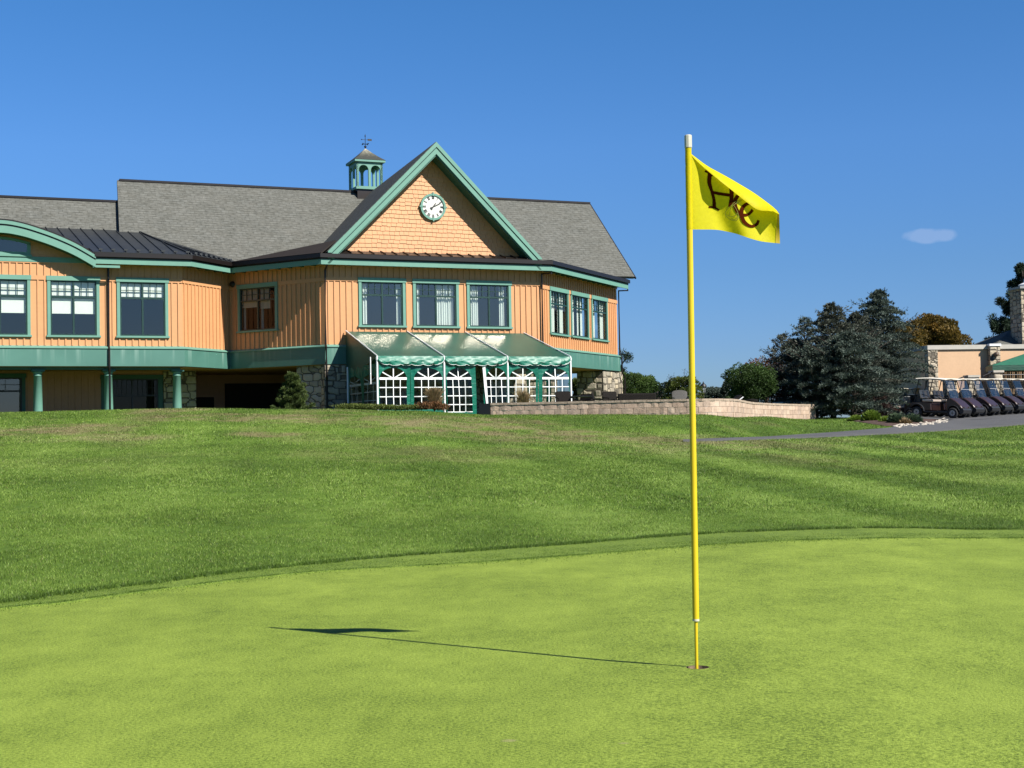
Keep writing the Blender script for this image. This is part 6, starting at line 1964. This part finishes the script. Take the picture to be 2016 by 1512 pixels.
blobs('rust and olive oak rising behind the peach wall', 1838, 112, 672, 66, 48, 35, 'oak', 42000, 70, .19, name='oak_tree', blob=.33, shell=.7)
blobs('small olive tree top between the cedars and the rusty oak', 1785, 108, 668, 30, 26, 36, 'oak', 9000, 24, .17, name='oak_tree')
# right-hand pine: separate needle plates on short limbs
def platepine(label, px, D, plates, seed, mat='pine', name='pine_tree', leaf=.17, n=900):
    x, y, z = place(px, D); t = thing(name, label, 'tree', at(x, y, z))
    top = min(p[1] for p in plates); H = PT(px, top, D).z - z
    mb = MB(); mb.tube([(0, 0, -.3), (.1, 0, H * .5), (0, 0, H - .1)], [.22, .15, .04], 8)
    Ps, Ds, Ts = [], [], []; g = np.random.default_rng(seed)
    for (qx, qy, rw, rh) in plates:
        c = PT(qx, qy, D) - Vector((x, y, z)); c.y += g.uniform(-1, 1) * .8
        s = FPX / D; m_ = int(n * (rw / 12) * (rh / 10))
        mb.tube([(0, 0, max(.3, c.z - .9)), (c.x * .6, c.y * .6, c.z - .25), tuple(c)], [.06, .045, .02], 5, caps=False)
        for q in range(max(2, int(rw / 4))):
            o = np.array([g.uniform(-1, 1) * rw / s, g.uniform(-1, 1) * rw / s * .8, g.uniform(-1, 1) * rh / s * .7]) + np.array(c)
            k = m_ // max(2, int(rw / 4)); v = g.normal(0, 1, (k, 3)); v /= np.linalg.norm(v, axis=1)[:, None]
            Ps.append(o + v * g.uniform(.02, .30, (k, 1))); Ds.append(v + np.array([0, 0, .5])); Ts.append(np.full(k, .45 + g.normal(0, .14)) + .08 * v[:, 2])
    mb.build('trunk', MAT['bark'], W[t.name], t)
    leaf_object('crown', np.vstack(Ps), np.vstack(Ds), leaf, leaf * .3, np.concatenate(Ts), LM[mat], t, seed, .5)
platepine('tall dark pine behind the stone chimney', 2020, 98, [(2010, 530, 10, 10), (2024, 545, 16, 16), (2003, 560, 12, 12), (2020, 575, 22, 14), (1992, 590, 12, 12), (1978, 597, 11, 8), (2008, 600, 20, 14), (1998, 616, 14, 12), (1985, 640, 14, 10), (1968, 634, 10, 9), (1955, 640, 9, 7), (1974, 650, 14, 9), (2010, 640, 22, 20), (1992, 655, 16, 10), (1950, 670, 6, 5), (1958, 672, 5, 5), (2030, 620, 22, 24), (1950, 628, 3, 4)], 41, n=1700)
# background behind the patio
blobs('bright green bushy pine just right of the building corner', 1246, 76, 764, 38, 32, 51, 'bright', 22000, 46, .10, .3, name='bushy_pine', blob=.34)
blobs('dark shrub tucked behind the bright bushy pine', 1279, 82, 772, 24, 28, 52, 'round', 7000, 22, .10, name='shrub', cat='shrub', trunk=False)
platepine('conifer with a single sprig showing past the downspout', 1216, 84, [(1222, 700, 3, 4), (1231, 707, 6, 6), (1221, 735, 6, 8), (1216, 725, 4, 8)], 53, n=1600, leaf=.14)
cedar('low spreading pine with yellow-green pads crossed by the flagstick', 1347, 69.5, 749, 48, 54, 'yellowpine', dens=2.2, name='spreading_pine', profile=lambda f: (1 - f * f) ** .35 * .9, llen=.10, cat='shrub')
cedar('dark low pine left of the closed white parasol', 1318, 73, 756, 24, 55, 'pine', dens=2.0, name='spreading_pine', profile=lambda f: (1 - f * f) ** .4, llen=.10, cat='shrub')
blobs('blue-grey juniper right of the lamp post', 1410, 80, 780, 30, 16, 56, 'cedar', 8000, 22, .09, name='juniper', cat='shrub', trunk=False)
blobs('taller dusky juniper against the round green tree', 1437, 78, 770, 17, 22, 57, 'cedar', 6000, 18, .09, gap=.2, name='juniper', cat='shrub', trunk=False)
def twiggy(label, px, D, ytop, hw, seed, leaves_=120, name='bare_shrub', lmat='twig', n=26, cat='shrub', thick=.012, trunkf=.25):
    x, y, z = place(px, D); H = PT(px, ytop, D).z - z; Rm = hw / FPX * D
    t = thing(name, label, cat, at(x, y, z)); g = np.random.default_rng(seed); mb = MB(); ends = []
    for k in range(n):
        a = g.uniform(0, 6.28); r = Rm * g.uniform(.1, 1) ** .6; h = H * g.uniform(.55, 1.0) * (1 - .25 * r / Rm)
        b = (r * .25 * math.cos(a), r * .25 * math.sin(a), H * trunkf)
        e = (r * math.cos(a), r * math.sin(a), h); m_ = tuple((b[i] + e[i]) / 2 + g.normal(0, .03) for i in range(3))
        mb.tube([(0, 0, 0), b, m_, e], [thick * 1.6, thick, thick * .7, thick * .35], 4, caps=False)
        for q in range(5):
            s = g.uniform(.3, 1); p = tuple(m_[i] + (e[i] - m_[i]) * s for i in range(3)); a2_ = g.uniform(0, 6.28); l = Rm * g.uniform(.1, .3)
            e2 = (p[0] + l * math.cos(a2_), p[1] + l * math.sin(a2_), p[2] + l * g.uniform(.3, 1)); mb.tube([p, e2], [thick * .4, thick * .2], 3, caps=False); ends.append(e2)
        ends.append(e)
    mb.build('branches', MAT['bark'], W[t.name], t)
    if leaves_:
        E = np.array(ends); P = E[g.integers(0, len(E), leaves_)] + g.normal(0, .05, (leaves_, 3))
        leaf_object('foliage', P, g.normal(0, 1, (leaves_, 3)), .09, .06, np.full(leaves_, .4), LM[lmat], t, seed)
twiggy('sparse leafless young tree rising above the closed parasol', 1340, 82, 712, 30, 61, 170, name='bare_tree', cat='tree', lmat='pine', thick=.016)
twiggy('greyish bare shrub left of the low pines', 1300, 78, 762, 17, 62, 500, lmat='twig', n=50)
twiggy('bare brown twigs right of the bright bushy pine', 1287, 74, 768, 14, 63, 300, lmat='twig', n=40)
twiggy('thin twigs sticking out beyond the flagstick over the low pine', 1383, 74, 742, 14, 64, 40, lmat='pine', n=10)
blobs('yellow-green shrub seen in the gap between tent and stone pier', 1148, 72, 772, 30, 28, 65, 'yellowpine', 9000, 24, .12, name='shrub', cat='shrub', trunk=False)
# fir against the stone at the front corner
def firtree():
    px, D = 577, 55.6
    x, y, z = place(px, D, -.1); H = PT(px, 736, D).z - z; Rm = 36 / FPX * D
    t = thing('young_fir', 'young fir with lit upturned tips before the dark recess and stone corner', 'tree', at(x, y, z))
    g = np.random.default_rng(71); mb = MB(); mb.tube([(0, 0, -.3), (0, 0, H)], [.06, .01], 8); Ps, Ds, Ts = [], [], []
    for k in range(44):
        f = .03 + .97 * (k / 44) ** .9; a = k * 2.4 + g.normal(0, .2); L = Rm * ((1 - f) ** .75 * 1.05 + .10) * g.uniform(.5, 1.3)
        zz = H * f; e = (L * math.cos(a), L * math.sin(a), zz + L * .22)
        mb.tube([(0, 0, zz - .05), (e[0] * .6, e[1] * .6, zz + L * .05), e], [.016, .010, .004], 4, caps=False)
        for q in range(9):
            s = .25 + .75 * q / 8; c = np.array([e[0] * s, e[1] * s, zz + L * .22 * s * s]); w_ = .13 * (1.1 - s) + .04
            for sd in (-1, 1):
                tip = c + np.array([-math.sin(a), math.cos(a), .1]) * sd * w_ * g.uniform(.4, 1.2)
                m_ = 34; v = g.normal(0, 1, (m_, 3)); v /= np.linalg.norm(v, axis=1)[:, None]
                Ps.append(tip + v * g.uniform(0, .045, (m_, 1))); Ds.append(v * .8 + np.array([math.cos(a) * .5, math.sin(a) * .5, .5])); Ts.append(np.full(m_, .40 + .22 * s + g.normal(0, .08)))
    mb.build('trunk', MAT['bark'], W[t.name], t)
    leaf_object('crown', np.vstack(Ps), np.vstack(Ds), .085, .020, np.concatenate(Ts), LM['fir'], t, 72, .4)
firtree()
# low hedge before the tent
def strip_plant(label, name, cat, pts, w_, h0, n, leaf, mat, seed, up=1.0):
    P0_ = Vector(pts[0]); t = thing(name, label, cat, at(P0_.x, P0_.y, hz(P0_.x, P0_.y)))
    g = np.random.default_rng(seed); k = g.integers(0, len(pts) - 1, n); f = g.random(n); A = np.array(pts)
    q = A[k] + (A[k + 1] - A[k]) * f[:, None] + g.normal(0, w_ * .4, (n, 2)); z = hgt(q[:, 0], q[:, 1])
    hh = h0 * (.65 + .5 * fnoise(q[:, 0] * 3, q[:, 1] * 3, seed)) * g.uniform(.15, 1, n) ** .6
    P = np.stack([q[:, 0], q[:, 1], z + hh], -1) - np.array([P0_.x, P0_.y, hz(P0_.x, P0_.y)])
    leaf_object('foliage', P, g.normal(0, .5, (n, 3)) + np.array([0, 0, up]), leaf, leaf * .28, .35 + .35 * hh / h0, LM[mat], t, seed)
    return t
hp = [pos(px, D) for px, D in ((676, 54.0), (720, 53.6), (770, 53.5), (828, 53.4))]
strip_plant('low clipped green hedge at the foot of the tent', 'low_hedge', 'hedge', hp, .45, .24, 16000, .07, 'yellowpine', 81)
strip_plant('copper leafed clump at the right end of the low hedge', 'copper_clump', 'plant', [pos(836, 53.2), pos(852, 53.2), pos(868, 53.2)], .35, .34, 4000, .09, 'copper', 82)
def plume(label, px, D, ytop, hw, seed, n=420, zoff=0):
    x, y, z = place(px, D); H = (PT(px, ytop, D).z - z) * 1.15; Rm = hw / FPX * D
    t = thing('ornamental_grass', label, 'ornamental grass', at(x, y, z), 'dry ornamental grasses'); g = np.random.default_rng(seed)
    Vv, Cc = [], []
    a = g.uniform(0, 6.28, n); r = Rm * g.uniform(.1, 1, n); h = H * g.uniform(.5, 1, n); w_ = .010
    for k in range(n):
        c, s = math.cos(a[k]), math.sin(a[k]); q = [np.array([c * r[k] * u * u, s * r[k] * u * u, h[k] * (u - .12 * u * u)]) for u in (0.05, .4, .75, 1.0)]
        side = np.array([-s, c, 0]) if k % 2 else np.array([1, 0, 0]); ws = (w_, w_ * .8, w_ * (1.8 if k % 3 == 0 else .6), .002)
        for i in range(3): Vv += [q[i] - side * ws[i], q[i] + side * ws[i], q[i + 1] + side * ws[i + 1], q[i + 1] - side * ws[i + 1]]; Cc += [[.3 + .5 * g.random()] * 3] * 4
    fast_mesh('blades', np.array(Vv), np.arange(len(Vv)).reshape(-1, 4), LM['straw'], W[t.name], t, colors=np.array(Cc))
plume('tall dry tan grass clump before the tent, left of its open door', 855, 53.3, 762, 24, 91, 1100)
plume('smaller dry grass clump just over the seat wall before the tent', 1031, 53.9, 768, 22, 92, 650)

# planting bed by the carts
bed = [ground_hit(px, py, 40, 95) for px, py in ((1672, 828.5), (1700, 833), (1745, 840), (1790, 840), (1835, 835.5), (1858, 831), (1845, 827), (1800, 826.5), (1740, 826), (1690, 826))]
bed = [b for b in bed if b is not None]
c0 = sum((Vector((b.x, b.y)) for b in bed), Vector((0, 0))) / len(bed)
rows = []
for f in np.linspace(1, 0.02, 8):
    r_ = []
    for b in bed + [bed[0]]:
        q = c0 + (Vector((b.x, b.y)) - c0) * float(f); r_.append((q.x, q.y, hz(q.x, q.y) + .05 - .03 * (f == 1)))
    rows.append(r_)
m = NT('mulch'); c = m.coord(); m.pbr(m.ramp(m.noise(c, 14, 5, .7), [(.3, (.045, .022, .014)), (.7, (.15, .075, .045))]), .95, 0, m.bump(m.noise(c, 20, 4), .9, .05))
mb = MB(); mb.grid(rows); tag(mb.build('planting_bed', m.mat), kind='structure')
def bedpt(px, py): return ground_hit(px, py, 40, 95)
def clump(label, px, py, hw, h_px, mat, seed, n, leaf=.10, name='bed_plant'):
    b = bedpt(px, py); s = FPX / b.y; t = thing(name, label, 'plant', at(b.x, b.y, b.z), None); g = np.random.default_rng(seed)
    v = g.normal(0, 1, (n, 3)); v /= np.linalg.norm(v, axis=1)[:, None]; v[:, 2] = np.abs(v[:, 2]); r = g.uniform(.35, 1, n)
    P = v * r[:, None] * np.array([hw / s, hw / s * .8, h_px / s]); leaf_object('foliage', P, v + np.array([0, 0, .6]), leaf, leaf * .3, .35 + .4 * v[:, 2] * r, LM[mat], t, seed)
clump('lime green groundcover at the left tip of the planting bed', 1686, 829, 16, 8, 'lime', 101, 2600)
clump('taller feathery lime plant in the planting bed', 1716, 830, 17, 19, 'lime', 102, 3600, .13)
clump('pale lime groundcover in the middle of the planting bed', 1745, 832, 14, 9, 'lime', 103, 2000)
clump('blue-green sage mound in front of the rear golf carts', 1764, 835, 14, 18, 'sage', 104, 3200, .12)
clump('grey-green tuft at the rear wheel of the first golf cart', 1796, 833, 18, 14, 'sage', 105, 2600, .12)
clump('dry grassy tuft in the bed right of the sage mound', 1781, 836, 10, 9, 'straw', 106, 900, .12)
blobs('dark purple-brown shrub between the cedars and the rear golf carts', 1732, 74, 800, 24, 26, 107, 'purple', 8000, 22, .09, name='shrub', cat='shrub', trunk=False)
# white border stones
g = np.random.default_rng(5); sb = MB(); L_ = [(1757, 843.5), (1790, 841.2), (1820, 838.2), (1845, 834.5), (1862, 831.0)]
for k in range(160):
    f = g.random() * 3.999; i = int(f); t_ = f - i
    b = bedpt(L_[i][0] * (1 - t_) + L_[i + 1][0] * t_ + g.normal(0, 4), L_[i][1] * (1 - t_) + L_[i + 1][1] * t_ + g.normal(0, 1.6) - 1.5)
    if b is None: continue
    r_ = g.uniform(.022, .065); n_ = 6; pr_ = [(r_ * .8, -.02), (r_, r_ * .35), (r_ * .65, r_ * .75), (.01, r_ * .85)]
    a0 = g.uniform(0, 6); ex = g.uniform(.7, 1.4)
    i0 = len(sb.v)
    for (rr_, zz) in pr_:
        for j in range(n_):
            a_ = a0 + 6.283 * j / n_; q = g.uniform(.85, 1.15); sb.v.append((b.x + rr_ * q * ex * math.cos(a_), b.y + rr_ * q * math.sin(a_), b.z + .03 + zz))
    for lv in range(3):
        for j in range(n_): l = (j + 1) % n_; sb.f.append((i0 + lv * n_ + j, i0 + lv * n_ + l, i0 + (lv + 1) * n_ + l, i0 + (lv + 1) * n_ + j)); sb.m.append(0)
tag(sb.build('border_stones', flat('pale_cobble', (.62, .55, .45), .9, var=.3, scale=6)), 'loose pale cobbles edging the planting bed along the cart path', 'stones', kind='stuff')
# ---------------------------------------------------------------- parking apron and golf carts
rows = []
for D in np.linspace(63, 96, 34):
    r_ = []
    for k in range(16):
        xl = 15.6 + (D - 63) * .16; xr = 42
        x = xl + (xr - xl) * k / 15
        r_.append((x, D, hz(x, D) + .046))
    rows.append(r_)
mb = MB(); mb.grid(rows); ap_ = mb.build('parking_apron', MAT['asphalt'], smooth=True); tag(ap_, kind='structure')
CB = flat('cart_maroon_paint', (0.048, 0.022, 0.016), 0.30, 0.0, var=.05, spec=.5)
CK = flat('cart_black_plastic', (0.020, 0.020, 0.021), 0.5)
CR = flat('cart_cream_roof', (0.78, 0.72, 0.58), 0.45, var=.03)
CS = flat('cart_beige_seat', (0.70, 0.56, 0.42), 0.6, var=.04)
CG = flat('cart_grey_seat', (0.30, 0.31, 0.30), 0.6)
CT = flat('tyre_rubber', (0.022, 0.022, 0.022), 0.85)
CW = flat('wheel_silver', (0.48, 0.49, 0.50), 0.35, .6)
CA = flat('cart_chrome', (0.70, 0.70, 0.68), 0.35, .3)
CGL = glass_mat('cart_windscreen', (0.62, 0.64, 0.70), .13, .06)
def prof_mesh(mb, poly, y0, y1, inset=0.0, z_in=None):
    """side profile (x,z) swept across y, with softened cheeks"""
    n = len(poly); cx_ = sum(p[0] for p in poly) / n; cz_ = sum(p[1] for p in poly) / n
    ys = [(y0, .90), (y0 + .04, .975), (y0 + .10, 1), (y1 - .10, 1), (y1 - .04, .975), (y1, .90)]
    i = len(mb.v)
    for (y, k) in ys:
        for (x, z) in poly: mb.v.append((cx_ + (x - cx_) * k, y, cz_ + (z - cz_) * k))
    for a in range(len(ys) - 1):
        for b in range(n): l = (b + 1) % n; mb.f.append((i + a * n + b, i + a * n + l, i + (a + 1) * n + l, i + (a + 1) * n + b)); mb.m.append(0)
    mb.f.append(tuple(i + b for b in range(n))); mb.m.append(0); q = i + (len(ys) - 1) * n; mb.f.append(tuple(q + b for b in reversed(range(n)))); mb.m.append(0)
def golf_cart(M, label, group):
    t = thing('golf_cart', label, 'golf cart', M, group)
    B = lambda mb, nm, mt, par=None, **k: mb.build(nm, mt, M, par or t, **k)
    mb = MB(); prof_mesh(mb, [(.52, .30), (.50, .80), (.60, .90), (.74, .90), (.98, .76), (1.20, .57), (1.27, .46), (1.18, .44), (1.10, .50), (.98, .56), (.83, .58), (.70, .54), (.60, .40), (.58, .30)], -.56, .56)
    cowl = B(mb, 'cowl', CB, smooth=False, bevel=.012)
    mb = MB(); prof_mesh(mb, [(1.10, .24), (1.12, .46), (1.27, .455), (1.33, .38), (1.30, .25), (1.2, .2)], -.52, .52); B(mb, 'bumper', CK)
    for s in (-1, 1):
        mb = MB(); mb.prism([(1.20, s * .30 - .09), (1.275, s * .30 - .06), (1.275, s * .30 + .06), (1.20, s * .30 + .09)], .475, .53); B(mb, 'headlight', CT, cowl)
    mb = MB(); prof_mesh(mb, [(-1.18, .40), (-1.20, .62), (-1.05, .68), (-.62, .70), (-.16, .66), (-.12, .32), (-.45, .30), (-.52, .48), (-.66, .60), (-.83, .63), (-1.0, .58), (-1.10, .42)], -.58, .58); B(mb, 'rear_body', CB, bevel=.012)
    for s in (-1, 1):
        mb = MB(); pts = [(-.83 + .34 * math.cos(a), s * .565, .26 + .34 * math.sin(a)) for a in np.linspace(.05, math.pi - .1, 12)]; mb.tube(pts, .045, 6); B(mb, 'fender', CK)
        mb = MB(); pts = [(.83 + .31 * math.cos(a), s * .54, .27 + .31 * math.sin(a)) for a in np.linspace(.3, math.pi - .2, 10)]; mb.tube(pts, .03, 6); B(mb, 'fender', CK)
    mb = MB(); mb.box(-.50, .60, -.57, .57, .24, .30); mb.box(-1.1, 1.1, -.25, .25, .18, .30); B(mb, 'floor', CK)
    mb = MB(); mb.box(-.62, -.10, -.52, .52, .70, .81); se = B(mb, 'seat', CS, bevel=.04)
    for s in (-1, 1):
        tl = at(-.66, s * .27, .84) @ Matrix.Rotation(-R(14), 4, 'Y')
        mb = MB(); mb.box(-.05, .05, -.24, .24, .0, .40); B2 = mb.build('backrest', CS, M @ tl, t, bevel=.05)
        mb = MB(); mb.box(.045, .058, -.11, .11, .06, .33); mb.build('back_panel', CG, M @ tl, B2)
        mb = MB(); mb.box(-.07, -.052, -.22, .22, .02, .38); mb.build('back_shell', CK, M @ tl, B2)
        mb = MB(); mb.tube([(-.62, s * .56, 1.02), (-.40, s * .57, .98), (-.14, s * .57, .84), (-.12, s * .56, .70)], .018, 6); B(mb, 'armrest', CK)
    # roof
    N = 10; mb = MB(); top, bot = [], []
    for i in range(N + 1):
        u = -1 + 2 * i / N; rt, rb = [], []
        for j in range(N + 1):
            v = -1 + 2 * j / N; ex = 1 - .10 * abs(v) ** 4; ey = 1 - .10 * abs(u) ** 6
            x = -.25 + u * .76 * ex; y = v * .60 * ey; cz_ = 1.80 - .045 * v * v - .035 * u * u
            rt.append((x, y, cz_)); rb.append((x, y, min(cz_ - .012, 1.80 - .045 * v * v - .035 * u * u - .06 + .045 * max(abs(u), abs(v)) ** 6)))
        top.append(rt); bot.append(rb)
    mb.grid(top); mb.grid(bot)
    for e in range(N):
        for A, Bq in ((top[0][e], top[0][e + 1]), ): pass
    edge_t = top[0] + [r_[-1] for r_ in top[1:]] + top[-1][::-1][1:] + [r_[0] for r_ in top[::-1][1:]]
    edge_b = bot[0] + [r_[-1] for r_ in bot[1:]] + bot[-1][::-1][1:] + [r_[0] for r_ in bot[::-1][1:]]
    mb.grid([edge_t, edge_b]); B(mb, 'roof', CR, smooth=False)
    for s in (-1, 1):
        mb = MB(); mb.tube([(.66, s * .52, .86), (.36, s * .52, 1.73)], .022, 6); B(mb, 'roof_strut', CK)
        mb = MB(); mb.tube([(-.98, s * .50, .62), (-.93, s * .50, 1.1), (-.78, s * .50, 1.74)], .022, 6); B(mb, 'roof_strut', CK)
    mb = MB(); mb.face([(.70, -.50, .88), (.70, .50, .88), (.41, .50, 1.71), (.41, -.50, 1.71)]); ws = B(mb, 'windscreen', CGL, fix=False)
    mb = MB(); mb.tube([(.565, -.50, 1.28), (.565, .50, 1.28)], .013, 6); mb.build('hinge_bar', CA, M, ws)
    mb = MB(); ring_ = [(.30 + .17 * math.cos(a) * .55, .27 + .17 * math.sin(a), 1.02 + .17 * math.cos(a) * .8) for a in np.linspace(0, 2 * math.pi, 19)]; mb.tube(ring_, .013, 5, caps=False)
    mb.tube([(.30, .27, 1.02), (.55, .27, .82)], .016, 6); mb.tube([(.30, .10, 1.02), (.30, .44, 1.02)], .010, 5); B(mb, 'steering_wheel', CK)
    for (x, r_) in ((.83, .235), (-.83, .235)):
        for s in (-1, 1):
            Mw = M @ Matrix.Translation((x, s * .50, r_)) @ Matrix.Rotation(math.pi / 2, 4, 'X')
            mb = MB(); mb.lathe([(.12, -.10), (r_ - .03, -.10), (r_, -.07), (r_, .07), (r_ - .03, .10), (.12, .10)], 24); w_ = mb.build('wheel', CT, Mw, t)
            mb = MB(); sg = 1 if s < 0 else -1
            mb.lathe([(.125, -.102), (.125, .102)], 20); mb.build('rim', CW, Mw, w_)
            mb = MB()
            for k in range(5): mb.lathe([(.018, -.107), (.018, .107)], 6, (.075 * math.cos(k * 1.257), .075 * math.sin(k * 1.257), 0))
            mb.lathe([(.035, -.115), (.035, .115)], 10); mb.build('hub', CK, Mw, w_)
    mb = MB(); mb.box(-1.32, -1.02, -.46, .46, .36, .42); mb.tube([(-1.02, -.5, .98), (-1.26, -.5, .98), (-1.26, .5, .98), (-1.02, .5, .98)], .020, 6); mb.box(-1.22, -1.18, -.45, .45, .42, .96); B(mb, 'bag_rack', CK)
    mb = MB(); mb.box(-1.28, -1.0, -.50, .50, .985, 1.02); B(mb, 'rack_bar', CA)
    mb = MB(); mb.box(-.94, -.74, -.44, .44, .70, .95); B(mb, 'basket', CK)
    return t
FW = R(-38)
LBL = ['maroon golf cart nearest the planting bed, first and fully visible in the front row', 'second golf cart of the front row, its windscreen just right of the first', 'third golf cart of the front row counted from the planting bed', 'fourth golf cart of the front row, below the middle stone pier', 'fifth golf cart of the front row, below the tallest small stone pier', 'sixth golf cart of the front row with bright windscreen reflections', 'seventh golf cart of the front row near the right edge', 'eighth golf cart cut by the right edge of the picture']
proto = None
def cart_at(cx_, cy_, label, rz=FW):
    global proto
    fw = Vector((math.cos(rz), math.sin(rz))); z1 = hz(cx_ + fw.x * .83, cy_ + fw.y * .83); z0 = hz(cx_ - fw.x * .83, cy_ - fw.y * .83)
    M = at(cx_, cy_, (z0 + z1) / 2 + .05, rz) @ Matrix.Rotation(-math.atan2(z1 - z0, 1.66), 4, 'Y')
    if proto is None:
        proto = golf_cart(M, label, 'golf carts parked side by side'); return proto
    return copy_tree(proto, M, label)
gc = random.Random(2)
for k in range(8):
    cart_at(19.24 + 1.2 * k + gc.uniform(-.04, .04), 66.9 + 1.67 * k, LBL[k], FW + gc.uniform(-.02, .02))
for k, lb in enumerate(['rear golf cart at the far left, half hidden by the planting bed', 'rear golf cart just behind the first cart of the front row']):
    cart_at(22.0 + 1.15 * k, 84.0 + 1.6 * k, lb, FW)
for k in range(2, 7):
    o_ = cart_at(22.0 + 1.15 * k, 84.0 + 1.6 * k, 'rear row golf cart glimpsed behind the ' + ('second', 'third', 'fourth', 'fifth', 'sixth')[k - 2] + ' cart of the front row', FW)
    o_['group'] = 'rear golf carts glimpsed between the front ones'
# ---------------------------------------------------------------- base colours: one common paint-to-exposure factor
KALB = 0.60
for m_ in bpy.data.materials:
    if not m_.use_nodes: continue
    nt = m_.node_tree; kf = KX.get(m_.name, KALB)
    for nd in list(nt.nodes):
        key = 'Base Color' if nd.type == 'BSDF_PRINCIPLED' else ('Color' if nd.type == 'BSDF_TRANSLUCENT' else None)
        if key is None: continue
        s_ = nd.inputs[key]
        if s_.is_linked:
            src = s_.links[0].from_socket
            mm = nt.nodes.new('ShaderNodeMixRGB'); mm.blend_type = 'MULTIPLY'; mm.inputs[0].default_value = 1.0
            mm.inputs[2].default_value = (kf, kf, kf, 1)
            nt.links.new(src, mm.inputs[1]); nt.links.new(mm.outputs[0], s_)
        else:
            c_ = s_.default_value; s_.default_value = (c_[0] * kf, c_[1] * kf, c_[2] * kf, 1)
